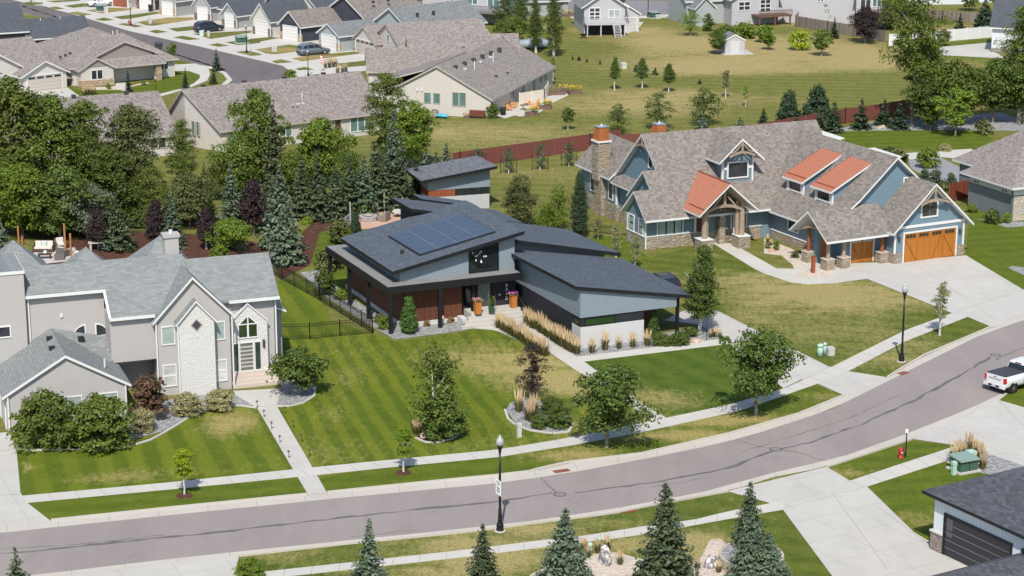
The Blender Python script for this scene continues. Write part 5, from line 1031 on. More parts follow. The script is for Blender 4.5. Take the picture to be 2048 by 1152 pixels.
fence([(1600,38),(1591,53),(1655,64),(1706,72),(1770,84)], 1.7, 2.5, gw, 'weathered wooden fence round the garden of the long pale house')
fence([(1775,30),(1885,42),(1962,46)], 1.6, 2.5, gw, 'weathered grey wooden fence behind the tall cottonwood and small spruces')
fence([(1778,92),(1880,84),(1984,75)], 1.75, 2.4, white, 'white vinyl fence beside the concrete drive at the top right')
fence([(1172,465),(1200,466),(1222,470)], .9, 1.0, black, 'short dark railing beside the stone wall of the craftsman house', 'metal_railing', rails=True, pw=.06)
bi = plain((.01, .011, .012), .5)
fence([(560,680),(620,679),(680,673),(745,667)], 1.35, 2.4, bi, 'black metal picket fence across the side lawn between stucco and modern houses', 'metal_fence', rails=True, pw=.07)
fence([(745,667),(640,602),(540,546),(440,486)], 1.35, 2.4, bi, 'black metal picket fence climbing beside the gravel bed of the modern house', 'metal_fence', rails=True, pw=.07)
fence([(-60,488),(200,470),(470,455),(520,448)], 1.35, 2.4, bi, 'black metal picket fence below the wood behind the mulch bed', 'metal_fence', rails=True, pw=.07)
pf = plain((.62, .57, .48), .5)
fence([(1039,213),(1088,205),(1096,190)], 1.7, 1.8, pf, 'cream vinyl privacy screen beside the patio of the beige duplex', 'privacy_screen')
# ------------------------------------------------------------------ vegetation
def leaf_mesh(name, C, N, S, mat, rng, asp=.62, zs=1.0):
    C = np.asarray(C, float); N = np.asarray(N, float); n = len(C); S = np.asarray(S, float).reshape(-1, 1)
    N = N / (np.linalg.norm(N, axis=1, keepdims=True) + 1e-9); t = rng.normal(size=(n, 3)); u = np.cross(N, t); u /= (np.linalg.norm(u, axis=1, keepdims=True) + 1e-9); v = np.cross(N, u)
    u[:, 2] /= zs; v[:, 2] /= zs; V = np.stack([C - u * S, C - v * S * asp, C + u * S, C + v * S * asp], 1).reshape(-1, 3)
    me = bpy.data.meshes.new(name); me.vertices.add(4 * n); me.vertices.foreach_set('co', V.astype(np.float32).ravel())
    me.loops.add(4 * n); me.loops.foreach_set('vertex_index', np.arange(4 * n, dtype=np.int32)); me.polygons.add(n)
    me.polygons.foreach_set('loop_start', np.arange(0, 4 * n, 4, dtype=np.int32)); me.update(calc_edges=True); me.validate()
    me.materials.append(mat); return me
def crown_round(seed, prof, clumps, per, csz, lsz, fill=.45, up=.5, zs=2.0, lb=1.0):
    """leaf clumps through a crown whose half-width follows prof(z), z from 0 to 1"""
    clumps = int(clumps * .8 * max(1, zs / 1.6)); csz *= 1.12; g = np.random.default_rng(seed); C = []; N = []; S = []; k = 0; lob = g.uniform(0, 6.28, 4)
    while k < clumps:
        z = g.uniform(.02, .98); r = prof(z)
        if g.random() > (r + .15): continue
        a = g.uniform(0, 6.28); q = math.sqrt(g.uniform(fill * fill, 1)); wob = 1 + lb * .2 * math.sin(2 * a + lob[0] + 3 * z) + lb * .2 * math.sin(3 * a + lob[1] + 6 * z) + lb * .12 * math.sin(5 * a + lob[2] + 9 * z) + g.normal() * .08
        rad = max(0, r * q * wob - csz * .5); c = np.array([rad * math.cos(a), rad * math.sin(a), z * .93 + .02]); k += 1
        s = csz * g.uniform(.5, 1.45); m = int(per * 1.25 * g.uniform(.6, 1.3)); d = g.normal(size=(m, 3)); d /= np.linalg.norm(d, axis=1, keepdims=True)
        d[:, 2] = np.where(d[:, 2] < -.35, -d[:, 2] * .6, d[:, 2]); rr = g.uniform(.35, 1, (m, 1)) ** .6
        p = c + d * rr * s * np.array([1, 1, .8 / zs]); C.append(p); N.append(d + np.array([0, 0, up]) + g.normal(size=(m, 3)) * .5); S.append(np.full(m, lsz * 1.75) * g.uniform(.6, 1.35, m))
    return np.concatenate(C), np.concatenate(N), np.concatenate(S), g
def crown_conifer(seed, levels, nb, seg, lsz, droop=.16, pw=.85, jag=.26, low=0.0, zs=2.0):
    levels = int(levels * max(1, zs / 3.6)); lsz *= 1.75; g = np.random.default_rng(seed); C = []; N = []; S = []
    for i in range(levels):
        z = (i + .5) / levels; R0 = (1 - z) ** pw; z = low + z * (1 - low)
        n = max(4, int(nb * (R0 * .75 + .3)))
        off = g.uniform(0, 6.28)
        for k in range(n):
            if g.random() < .12: continue
            a = off + 6.283 * k / n + g.normal() * .15; Rr = R0 * g.uniform(1 - jag * 1.6, 1 + jag) + .03; m = max(2, int(seg * (R0 + .25))); zz = z + g.normal() * .4 / levels
            for j in range(m):
                t = (j + .6) / m; rad = Rr * t; zc = zz - droop * Rr * t * (1 - .75 * t * t) * .5 + .02
                for q in range(2):
                    w = lsz * 1.1 * (1 - .5 * t); da = g.normal() * .12; p = np.array([rad * math.cos(a + da) + g.normal() * w * .4, rad * math.sin(a + da) + g.normal() * w * .4, zc + g.normal() * .008])
                    C.append(p); N.append(np.array([.55 * math.cos(a) * t, .55 * math.sin(a) * t, .8]) + g.normal(size=3) * .45); S.append(lsz * g.uniform(.7, 1.4) * (1.15 - .45 * z))
    for k in range(8): C.append(np.array([0, 0, 1 - .012 * k])); N.append(g.normal(size=3)); S.append(lsz * .4)
    return np.array(C), np.array(N), np.array(S), g
def dome(z): return math.sqrt(max(0, 1 - ((z - .42) / .6) ** 2)) if z > .42 else .55 + .45 * z / .42
def oval(z): return math.sqrt(max(0, 1 - ((z - .45) / .56) ** 2))
def colm(z): return (min(1, z / .18 + .35)) * (1 - max(0, (z - .35) / .68) ** 1.7)
def drop(z): return min(1, .5 + z / .25) * max(.03, 1 - z) ** .6
def ball(z): return math.sqrt(max(0, 1 - ((z - .35) / .66) ** 2))
L = dict(
  oak=leafmat('leaves_green', (.048, .074, .01), (.168, .21, .04), .3), olive=leafmat('leaves_olive', (.055, .07, .02), (.17, .185, .065), .3), bright=leafmat('leaves_bright', (.07, .115, .012), (.2, .265, .034), .3),
  street=leafmat('leaves_dark', (.038, .062, .01), (.125, .17, .036)), silver=leafmat('leaves_silver', (.10, .12, .075), (.24, .27, .18)), purple=leafmat('leaves_purple', (.018, .012, .013), (.055, .032, .034), .12),
  yellow=leafmat('leaves_yellow', (.17, .235, .01), (.4, .46, .03), .35), lime=leafmat('leaves_lime', (.1, .185, .012), (.26, .36, .035), .3), red=leafmat('leaves_red', (.05, .045, .02), (.16, .075, .055)),
  blue=leafmat('needles_blue', (.042, .066, .038), (.145, .19, .122), .08), green=leafmat('needles_green', (.028, .046, .02), (.1, .13, .066), .08), dark=leafmat('needles_dark', (.012, .026, .012), (.042, .068, .032), .06), oliven=leafmat('needles_olive', (.04, .05, .02), (.12, .13, .06), .08),
  arb=leafmat('arborvitae', (.03, .07, .012), (.09, .16, .035), .1), pale=leafmat('leaves_pale', (.13, .14, .06), (.26, .26, .12)), hyd=leafmat('hydrangea', (.10, .12, .025), (.48, .42, .24)), tan=leafmat('leaves_tan', (.14, .09, .04), (.33, .2, .08)))
bark = speck('bark', (.09, .07, .05), (.17, .14, .11), 9); barkw = speck('pale_bark', (.45, .43, .38), (.7, .68, .62), 6, (.2, .19, .17)); barkg = speck('grey_bark', (.2, .17, .14), (.32, .28, .23), 7)
PROT = {}
def proto(key, asp=2.0):
    """crown mesh in unit size, one of a few per kind"""
    asp = min((.8, 1.2, 1.8, 2.6, 3.6, 5.0, 7.0), key=lambda q: abs(math.log(q / asp))); key = key + (asp,)
    if key in PROT: return PROT[key]
    kind, mat, var, _ = key; cr_ = crown_round; cf_ = crown_conifer; coni = lambda *a, **k: cf_(*a, **{**k, 'zs': asp}); crown = lambda *a, **k: cr_(*a, **{**k, 'zs': asp}); sd_ = var * 31 + len(kind) * 7 + 5
    f = {'big': lambda: crown(sd_, dome, 105, 95, .27, .024, .4), 'tall': lambda: crown(sd_, oval, 85, 80, .30, .024, .35), 'street': lambda: crown(sd_, dome, 72, 70, .27, .034, .3), 'col': lambda: crown(sd_, colm, 95, 55, .36, .035, .5, lb=.35), 'loose': lambda: crown(sd_, oval, 48, 42, .3, .03, .2),
         'thin': lambda: crown(sd_, oval, 26, 34, .36, .05, .1), 'small': lambda: crown(sd_, dome, 30, 46, .38, .055, .3), 'cone': lambda: crown(sd_, drop, 130, 40, .3, .042, .75, .2, lb=.15), 'shrub': lambda: crown(sd_, ball, 34, 46, .38, .06, .5, lb=.45), 'mound': lambda: crown(sd_, ball, 130, 60, .24, .032, .6, lb=.25),
         'spruce': lambda: coni(sd_, 24, 15, 8, .062), 'sprucel': lambda: coni(sd_, 17, 12, 7, .078, .2, .9, .3), 'spruceb': lambda: coni(sd_, 34, 18, 10, .047), 'tiny': lambda: coni(sd_, 9, 9, 4, .15, .1, .8)}[kind]()
    PROT[key] = leaf_mesh('crown', f[0], f[1], f[2], L[mat], f[3], .5 if 'spruce' in kind or kind == 'tiny' else .62, asp); return PROT[key]
_tr = {}
def trunk_mesh(mat, stems=1):
    k = (mat.name, stems)
    if k not in _tr:
        m = MB(); rnd = random.Random(stems)
        for s in range(max(1, stems)):
            a = 6.28 * s / max(1, stems) + .4; sp = .0 if stems < 2 else .2
            p = Vector((0, 0, -.02)); r = 1.0
            for j in range(6):
                q = Vector((math.cos(a) * sp * (j + 1) / 6 + rnd.uniform(-.02, .02), math.sin(a) * sp * (j + 1) / 6 + rnd.uniform(-.02, .02), (j + 1) / 6))
                m.cyl(p, q, .055 * r, .055 * (r - .15), 7, 0, False); p = q; r -= .15
            for j in range(7 if stems == 1 else 2 if stems else 0):
                b = rnd.uniform(0, 6.28); z = rnd.uniform(.4, .85); o_ = Vector((math.cos(a) * sp * z, math.sin(a) * sp * z, z)); m.cyl(o_, o_ + Vector((math.cos(b) * .4, math.sin(b) * .4, .22)), .012, .004, 5, 0, False)
        o = m.build('trunk', mat, None, True); _tr[k] = o.data; bpy.data.objects.remove(o)
    return _tr[k]
nplant = [0]
def plant(kind, mat, x, y, top, w, label, name='tree', cat='tree', group=None, cb=.25, bk=None, stems=1, h=None):
    b = G(x, y); s = PXM(b); h = h or max(.3, HT(x, top, b)); w = w / s; nplant[0] += 1; rnd = random.Random(nplant[0] * 13)
    o = empty(name, b, rnd.uniform(0, 6.28), label, cat, group); c = bpy.data.objects.new('crown', proto((kind, mat, rnd.randrange(3)), (h - h * cb) / (w / 2))); COL.objects.link(c); c.parent = o
    cbz = h * cb; c.location = (0, 0, cbz); c.scale = (w / 2 * rnd.uniform(.92, 1.08), w / 2 * rnd.uniform(.92, 1.08), h - cbz); c.rotation_euler = (R(rnd.uniform(-2, 2)), R(rnd.uniform(-2, 2)), 0)
    if bk is not False:
        t = bpy.data.objects.new('trunk', trunk_mesh(bk or bark, stems)); COL.objects.link(t); t.parent = o; r = .5 if stems == 1 and cb < .3 else .42
        rr = max(.05, min(.32, h * .025)) / .055; t.scale = (rr, rr, h * (.8 if stems else .55)) if stems < 2 else (w * .5, w * .5, h * .85)
    return o
def bush(kind, mat, x, y, top, w, label, name='shrub', cat='shrub', group=None): return plant(kind, mat, x, y, top, w, label, name, cat, group, .0, False)
def spruce(mat, x, y, top, w, label, group=None, kind='spruce', name='spruce'): return plant(kind, mat, x, y, top, w, label, name, 'spruce', group, .03, bark, 0)
FS = 'young spruces along the near pavement'
spruce('blue', 737, 1188, 1043, 84, 'narrow blue-green spruce at the bottom edge left of the lamp post', FS, 'spruceb'); spruce('green', 966, 1180, 1050, 84, 'young green spruce at the bottom edge just below the lamp post', FS, 'spruceb')
spruce('blue', 1128, 1172, 1017, 122, 'broad blue spruce in the pale gravel right of the lamp post', FS, 'spruceb'); spruce('green', 1330, 1166, 967, 128, 'tallest foreground spruce, dark green with a thin spire, by the street drain', FS, 'spruceb')
spruce('green', 1496, 1105, 965, 84, 'rear spruce of the three beside the near driveway, with the highest tip', FS, 'spruceb'); spruce('blue', 1500, 1150, 1020, 92, 'left front spruce of the three beside the near driveway', FS, 'spruceb'); spruce('blue', 1536, 1158, 1066, 84, 'lowest spruce of the three, nearest the near driveway', FS, 'spruceb')
spruce('green', 35, 1196, 1098, 64, 'spruce top poking up at the bottom left corner of the photo', FS, 'sprucel')
bush('mound', 'bright', 500, 1156, 1117, 56, 'round clipped green bush at the bottom edge by the concrete drive')
plant('street', 'yellow', 369, 991, 897, 50, 'small golden yellow tree in the grass strip in front of the stucco house', cb=.4, bk=barkw); plant('street', 'lime', 807, 946, 850, 42, 'small lime green tree with pale trunk in the grass strip left of the lamp post', cb=.32, bk=barkw)
ST = 'street trees in the grass strip'
plant('big', 'street', 1213, 895, 730, 172, 'spreading dark green street tree beside the path of the modern house', group=ST, cb=.2, bk=barkg); plant('big', 'street', 1512, 829, 652, 158, 'dark green street tree beside the driveway of the modern house', group=ST, cb=.2, bk=barkg)
plant('thin', 'pale', 1879, 671, 560, 40, 'thin sparse sapling with white-wrapped trunk beside the lamp post at right', cb=.28, bk=barkw)
plant('loose', 'oak', 872, 872, 690, 135, 'airy multi-stemmed birch in the small mulch bed on the front lawn', 'birch', cb=.12, bk=barkw, stems=2); bush('mound', 'street', 885, 876, 790, 92, 'dense dark green bush under the birch in the lawn')
plant('loose', 'purple', 1064, 800, 680, 64, 'purple-leaved small tree behind the gravel island on the lawn', cb=.12); plant('street', 'street', 601, 790, 702, 104, 'low round dark green tree by the steps of the stucco house', cb=.22, bk=barkg)
plant('col', 'street', 1399, 668, 488, 70, 'dense egg-shaped dark green tree with white trunk at the modern garage corner', cb=.14, bk=barkw)
bush('cone', 'arb', 818, 666, 590, 42, 'bright green cone-shaped evergreen at the front of the brown wall', 'arborvitae', 'arborvitae'); bush('cone', 'arb', 1306, 672, 622, 28, 'light green narrow evergreen at the recess of the modern garage', 'arborvitae', 'arborvitae')
plant('col', 'dark', 1158, 478, 335, 36, 'tall narrow dark poplar beside the chimney wall of the craftsman house', 'poplar', cb=.05); plant('loose', 'bright', 1118, 460, 365, 62, 'light green loose shrub tree left of the narrow dark poplar', cb=.06); plant('tall', 'bright', 1095, 470, 405, 52, 'low light green bushy tree beside the rear roof of the modern house', cb=.05); plant('tall', 'olive', 1037, 450, 348, 74, 'grey-green young tree right of the small outbuilding', cb=.06)
for x, y, t, p in ((956, 338, 296, 'leftmost'), (1017, 347, 292, 'second from left'), (1080, 340, 285, 'second from right'), (1138, 333, 283, 'rightmost')): plant('loose', 'green', x, y, t, 32, p + ' of the four staked young trees before the brown vinyl fence', 'young_tree', 'tree', 'staked trees by the brown fence', .15, barkw)
for x, y, t, p in ((1196, 478, 432, 'farthest'), (1232, 515, 444, 'middle'), (1270, 536, 464, 'nearest')): plant('thin', 'pale', x, y, t, 26, p + ' of three thin yellowing birches beside the craftsman house', 'birch', 'tree', 'thin birches by the craftsman house', .12, barkw)
# the wood at left
WD = 'trees of the wood behind the stucco house'
for a in [('big','oak',30,455,150,185,'tall broad green tree at the left edge of the wood'), ('big','oak',118,450,178,150,'second tall green tree of the wood, before the white gable house roof'), ('tall','oak',178,445,190,110,'slender tall green tree of the wood, in front of the long brown roof'), ('big','olive',262,430,200,120,'rounded olive green tree before the low twin home roof'),
          ('big','bright',45,478,322,112,'bright yellow-green lower tree at the left edge above the mulch bed'), ('big','street',120,480,330,150,'dark shaded tree in the middle of the left wood'), ('big','street',215,450,290,130,'dark tree under the olive green crown'), ('big','oak',5,470,300,120,'dark green tree cut by the left edge under the tall one'), ('big','silver',175,478,368,105,'silvery willow-like tree behind the seating area'), ('tall','oak',300,450,330,80,'green tree between the olive tree and the lawn gap'),
          ('tall','oak',370,405,232,56,'tall loose poplar before the beige gable wall'), ('big','olive',380,455,345,95,'shrubby olive-green tree below the loose poplar'), ('big','bright',465,500,438,92,'bright green low tree beside the black fence corner'), ('big','oak',522,372,172,120,'tall irregular green tree hiding the end of the beige gable wall'), ('big','oak',480,395,280,120,'round green tree left of the olive spruce'), ('big','bright',640,375,236,130,'wide light green tree before the long roof of the twin home'),
          ('tall','oak',772,330,138,82,'tall upright green tree between the two beige houses'), ('big','bright',825,335,198,100,'rounded light green tree beside the beige gable at the slope'), ('tall','street',700,395,300,70,'dark green tree filling the gap behind the middle spruces'), ('big','oak',590,400,300,90,'dark green tree behind the blue spruces'), ('tall','oak',430,400,335,60,'small dark green tree before the beige gable house'), ('big','olive',330,480,395,70,'low olive shrub tree above the mulch bed')]:
    plant(*a, group=WD, cb=.12, bk=barkg)
for x, y, t, w, k in ((20,462,405,90,'farthest left'),(85,460,408,90,'second'),(150,458,405,95,'third'),(225,452,400,95,'fourth'),(290,452,402,90,'fifth'),(350,448,400,70,'sixth'),(400,440,392,60,'seventh')): bush('mound', 'street', x, y, t, w, k + ' from the left of the dark understory bushes along the black back fence', group='understory of the wood')
for a in [('green',238,500,388,72,'green spruce in the mulch bed above the stucco house ridge'), ('blue',345,498,386,60,'blue-green spruce right of the purple trees in the mulch bed'), ('blue',2,512,440,58,'pale blue spruce cut by the left edge above the stucco house'), ('oliven',556,398,212,80,'tall olive-brown spruce beside the irregular green tree'), ('oliven',411,430,325,42,'small olive spruce in the lawn gap'), ('blue',465,470,325,64,'pale blue spruce left of the dark purple tree'),
          ('blue',560,500,334,92,'big blue spruce behind the black fence, rear of a pair'), ('blue',570,528,414,84,'low blue spruce in front of the taller blue one by the black fence'), ('green',605,438,316,64,'dark green spruce right of the big blue pair'), ('green',640,440,312,66,'dark green spruce next to the two before it in the row'), ('green',702,432,314,66,'dark spruce directly behind the fire pit'), ('green',752,415,284,68,'dark spruce in the row left of the tall blue one'),
          ('blue',790,410,218,82,'tallest blue-grey spruce in front of the light green rounded tree'), ('green',800,418,300,66,'green spruce in front of the tallest blue one'), ('blue',850,400,300,66,'blue spruce above the left end of the outbuilding'), ('blue',896,375,289,58,'blue spruce at the end of the brown fence'), ('dark',835,410,330,60,'dark spruce hugging the outbuilding roof'), ('green',672,440,332,62,'dark green spruce behind the low purple shrub'), ('blue',727,430,312,60,'blue-green spruce behind the grey garden sofa'), ('green',775,420,305,62,'green spruce behind the tall grey light post'), ('blue',872,392,306,56,'blue spruce just left of the end of the brown fence'), ('green',540,450,345,60,'green spruce between the purple tree and the big blue pair')]:
    spruce(*a, group='spruces of the garden screen')
for x, y, t, w, p in ((197, 498, 414, 46, 'purple tree with white trunk by the grill in the mulch bed'), (313, 492, 398, 42, 'dark purple tree in the middle of the mulch bed'), (413, 498, 412, 40, 'narrow purple tree at the right of the mulch bed'), (508, 470, 360, 72, 'large dark purple tree beside the big blue spruce'), (665, 440, 398, 40, 'low purple shrub near the fire pit')): plant('col', 'purple', x, y, t, w, p, 'purple_tree', 'tree', 'purple-leaved trees', .15, barkw)
for a in [('shrub','bright',690,432,405,40,'light green shrub behind the fire pit chairs'), ('shrub','bright',730,428,398,50,'light green shrub behind the grey garden sofa'), ('cone','dark',712,466,424,24,'small dark columnar shrub before the fire pit'), ('shrub','olive',680,486,440,58,'olive shrub by the left corner of the modern roof'), ('shrub','lime',617,448,434,26,'yellow-green low shrub at the edge of the mulch slope'), ('shrub','bright',440,520,488,40,'small bright bush at the fence corner above the stucco roof'),
          ('shrub','olive',655,540,500,60,'olive bush beside the left canopy of the modern house'), ('shrub','street',650,590,540,46,'dark bush behind the corner post of the modern canopy'), ('shrub','bright',683,598,578,34,'green bush by the first canopy post'), ('shrub','bright',768,658,632,34,'green shrub left of the corner post of the modern house'), ('shrub','olive',757,645,628,30,'grey-green shrub behind the front bed of the modern house'), ('shrub','tan',855,653,640,16,'orange-brown little shrub under the brown wall'), ('shrub','tan',900,645,633,18,'orange-brown little shrub beside the modern house steps'),
          ('mound','oak',1323,690,667,44,'low dark juniper at the garage corner'), ('mound','street',1357,690,664,42,'low dark juniper left of the boulder'), ('shrub','street',1376,672,654,34,'dark shrub beneath the egg-shaped tree'), ('mound','street',1118,852,810,56,'dark mounded bush at the right of the gravel island'), ('mound','street',1078,856,828,34,'small dark mounded bush at the front of the gravel island'), ('mound','street',1105,825,795,50,'green mounded bush at the back of the gravel island'),
          ('mound','oak',95,895,785,140,'large round green bush left of the pair before the garage wing'), ('mound','oak',205,892,790,125,'large round green bush right of the pair before the garage wing'), ('shrub','red',298,835,748,84,'reddish-leaved bush at the corner of the garage wing'), ('mound','hyd',286,862,816,52,'small cream-flowered bush next to the red bush'), ('mound','hyd',374,830,786,62,'cream-flowered bush under the white stone gable'), ('mound','hyd',440,820,778,58,'cream-flowered bush beside the front walk'),
          ('shrub','street',1450,92,50,44,'dark green bush behind the garden shed tree'), ('shrub','bright',1488,76,46,50,'green bush by the deck of the grey deck house'), ('shrub','bright',1530,84,48,46,'green bush beside the brown deck'), ('shrub','yellow',1597,100,60,44,'yellow-green bush in the dry meadow'), ('shrub','street',1415,62,26,22,'dark upright bush beside the grey deck house'),
          ('shrub','olive',1970,268,240,40,'grey-green shrub by the white pergola'), ('mound','hyd',1890,302,287,24,'cream flowering bush at the edge of the striped back lawn'), ('shrub','green',1870,375,340,36,'blue-green bush left of the red-brown board fence'), ('shrub','green',1898,384,346,30,'blue-green bush nearer the red-brown board fence'), ('shrub','green',1848,366,338,24,'small blue-green bush farthest left of the pair by the fence'),
          ('shrub','bright',1942,424,408,26,'green bush beneath the red-brown fence'), ('shrub','street',1985,446,420,44,'dark green bush under the utility meters'), ('shrub','lime',2014,446,424,18,'small yellow-green standard shrub at the corner of the grey hipped house'), ('shrub','bright',1535,497,484,12,'little green shrub in the pale bed of the craftsman house'), ('shrub','bright',1552,500,480,16,'upright green shrub in the pale bed of the craftsman house'), ('shrub','olive',1590,515,503,20,'grey-green low shrub near the log post'),
          ('shrub','bright',580,156,140,26,'rough green bush at the end of the far street'), ('shrub','oak',985,236,205,28,'climbing green bush at the corner of the beige duplex'), ('shrub','bright',175,166,160,10,'little green ball bush before the hip roof bungalow'), ('shrub','bright',218,178,167,12,'round bush right of the bungalow window'), ('shrub','bright',287,170,161,11,'round bush beside the bungalow porch column'), ('shrub','bright',1700,320,296,90,'row of low leafy plants behind the copper-roofed garage'), ('shrub','olive',1780,322,300,70,'loose leafy plants at the edge of the striped back lawn'), ('shrub','bright',1855,335,300,50,'green bush peeping over the garage ridge')]:
    bush(*a)
# right and upper meadow
for a in [('tall','oak',1825,252,-28,120,'tall cottonwood with bare lower trunk in front of the white vinyl fence',.36), ('tall','oak',2036,248,5,90,'tall cottonwood cut by the right edge of the photo',.3), ('tall','oak',1842,240,80,92,'middle crown clump leaning on the tall cottonwood',.5)]: plant(*a[:7], cb=a[7], bk=barkg, group='cottonwoods by the white vinyl fence')
for a in [('big','oak',1905,250,128,150,'broad dark green tree right of the tall cottonwood'), ('big','street',1985,245,118,130,'dark green tree before the white clapboard house'), ('big','street',1855,258,150,100,'shaded tree under the tall cottonwood'), ('street','bright',1911,272,178,76,'young green tree standing on the striped back lawn'), ('street','oak',1860,262,205,40,'small tree with thin pale trunk at the gravel edge'), ('big','oak',2045,245,120,110,'dark tree at the right edge behind the hipped house')]: plant(*a, group='trees behind the hipped house', cb=.2, bk=barkg)
for a in [('cone','dark',1577,262,183,62,'dark rounded juniper left of the pair behind the craftsman ridge'), ('cone','dark',1634,252,175,72,'dark rounded juniper right of the pair behind the craftsman ridge')]: bush(*a, name='juniper', cat='juniper')
for a in [('dark',1668,264,205,46,'spruce at the right end of the craftsman ridge'), ('dark',1722,258,200,46,'spruce alone before the brown fence'), ('dark',1766,250,201,42,'left spruce of the pair by the cottonwood trunk'), ('dark',1798,258,205,46,'right spruce of the pair by the cottonwood trunk'), ('dark',1526,262,217,36,'small spruce behind the craftsman ridge, left of the junipers'), ('blue',1405,262,228,34,'small blue spruce behind the copper chimney cap'), ('blue',1330,270,238,28,'tiny blue spruce right of the second copper cap'), ('blue',1480,262,234,30,'small blue spruce alone behind the craftsman ridge'),
          ('dark',1970,55,0,50,'large spruce behind the grey wooden fence'), ('dark',1919,58,28,26,'small spruce before the grey wooden fence'), ('dark',1668,77,36,24,'small spruce against the weathered wood fence'), ('dark',1752,42,10,22,'small spruce by the brown sided house'), ('dark',434,142,98,22,'spruce at the inside of the far street curve'), ('dark',427,168,134,18,'smaller spruce before the one at the far curve'), ('dark',371,178,136,17,'slim dark spruce on the bungalow lawn'), ('dark',258,186,141,18,'slim dark spruce before the bungalow porch')]: spruce(*a, kind='sprucel')
for x, y, t, w, p in ((1236, 268, 204, 50, 'left'), (1317, 258, 184, 60, 'middle'), (1406, 250, 174, 72, 'right, tallest')): plant('loose', 'street', x, y, t, w, p + ' of three feathery dark trees beyond the craftsman chimneys', 'tree', 'tree', 'feathery trees in the mown meadow', .08)
for a in [('col','street',1229,180,113,22,'left of three white-trunked saplings in the meadow'), ('col','street',1284,177,116,24,'middle of three white-trunked saplings in the meadow'), ('col','street',1337,184,127,26,'right of three white-trunked saplings in the meadow'), ('thin','pale',1451,196,136,24,'yellowish staked sapling in the meadow'), ('thin','lime',1491,213,166,16,'slim lime green sapling in the meadow'), ('street','street',1136,260,215,28,'single small round tree on the slope below the patio'), ('thin','bright',1106,162,108,14,'thin whip sapling beside the duplex corner')]: plant(*a, group='saplings of the meadow', cb=.3, bk=barkw)
for x, y, t, w, p in ((1145,119,111,6,'first'), (1158,121,112,10,'second'), (1174,124,115,7,'third'), (1200,129,119,7,'fourth'), (1272,143,130,13,'fifth'), (1310,150,135,14,'sixth'), (1347,158,143,13,'seventh'), (1399,168,158,10,'eighth')): bush('tiny', 'dark', x, y, t, w, p + ' from the left in the line of tiny evergreens across the meadow', 'young_evergreen', 'evergreen', 'tiny evergreens across the meadow')
for x, y, t, w, p in ((1008, 66, -18, 40, 'leftmost'), (1040, 62, -14, 38, 'second'), (1072, 106, -8, 32, 'third'), (1107, 114, -12, 40, 'rightmost')): plant('tall', 'street', x, y, t, w, p + ' of four tall poplars behind the beige roofs', 'poplar', 'poplar', 'tall poplars behind the beige roofs', .1, barkw)
for a in [('tall','oak',1025,95,35,70,'leafy tree filling the gap under the tall poplars'), ('loose','bright',1381,72,20,46,'light green small tree before the grey deck house'), ('big','street',1435,108,58,44,'dark round tree beside the garden shed'), ('street','bright',1537,100,62,28,'small light green tree right of the garden shed'), ('street','oak',1643,112,57,44,'round green tree in the dry meadow'), ('big','bright',1653,44,-2,52,'light green tree inside the wooden fence'), ('big','purple',1729,87,14,62,'large purple tree at the end of the wooden fence'), ('street','bright',345,122,86,22,'little tree at the far street beside the dark bin'), ('street','oak',1886,92,58,30,'small tree against the white vinyl fence'),
          ('big','olive',1770,60,20,50,'olive bushy tree behind the purple one'), ('big','oak',1790,55,-10,70,'green tree left of the tall cottonwood crown'), ('street','oak',1938,22,-20,46,'round tree before the white sided house'), ('big','oak',2005,30,-25,50,'green tree above the navy roof at right'), ('big','oak',1238,14,-12,30,'tree top at the upper edge behind the white deck house')]: plant(*a, cb=.18, bk=barkg)
# ornamental grasses
def grass_proto():
    g = random.Random(5); m = MB(); p = MB()
    for k in range(90):
        a = g.uniform(0, 6.28); l = g.uniform(.35, .62); s = g.uniform(.08, .42); r0 = g.uniform(0, .1); w = .012; t = Vector((-math.sin(a), math.cos(a), 0)) * w; d = Vector((math.cos(a), math.sin(a), 0)); b = d * r0; c = d * (r0 + s * .4) + Vector((0, 0, l * .75)); e = d * (r0 + s) + Vector((0, 0, l * .85))
        m.poly([b - t, b + t, c + t, c - t]); m.poly([c - t, c + t, e])
    for k in range(30):
        a = g.uniform(0, 6.28); s = g.uniform(.02, .26); d = Vector((math.cos(a), math.sin(a), 0)); h = g.uniform(.68, 1.0); b = d * s * .3; c = d * s * .8 + Vector((0, 0, h * .55)); e = d * s * 1.1 + Vector((0, 0, h)); t = Vector((-math.sin(a), math.cos(a), 0))
        p.poly([b - t*.004, b + t*.004, c + t*.005, c - t*.005]); f = c.lerp(e, .45); p.poly([c - t*.008, c + t*.008, f + t*.02, f - t*.02]); p.poly([f - t*.02, f + t*.02, e])
        u = d.cross(t); p.poly([c - d*.008, c + d*.008, f + d*.018, f - d*.018]); p.poly([f - d*.018, f + d*.018, e])
    return m, p
gm_, pm_ = grass_proto(); gb = leafmat('grass_blades', (.06, .065, .015), (.17, .16, .05), .2); gp = leafmat('grass_plumes', (.42, .31, .18), (.72, .58, .39), .25)
tuft0 = [None]
def tuft(pts, size, label, group, plume=True):
    for x, y in pts:
        b = G(x, y)
        if not tuft0[0]:
            o = empty('ornamental_grass', b, 0, label, 'ornamental grass', group); gm_.build('blades', gb, o, fix=False); pm_.build('plumes', gp, o, fix=False); tuft0[0] = o
        else: o = copy_tree(tuft0[0]); o.location = b
        o['label'] = label; o['group'] = group; rnd = random.Random(int(x * 7 + y)); k = size * rnd.uniform(.85, 1.15); o.scale = (k, k, k * rnd.uniform(.95, 1.1)); o.rotation_euler = (0, 0, rnd.uniform(0, 6.28))
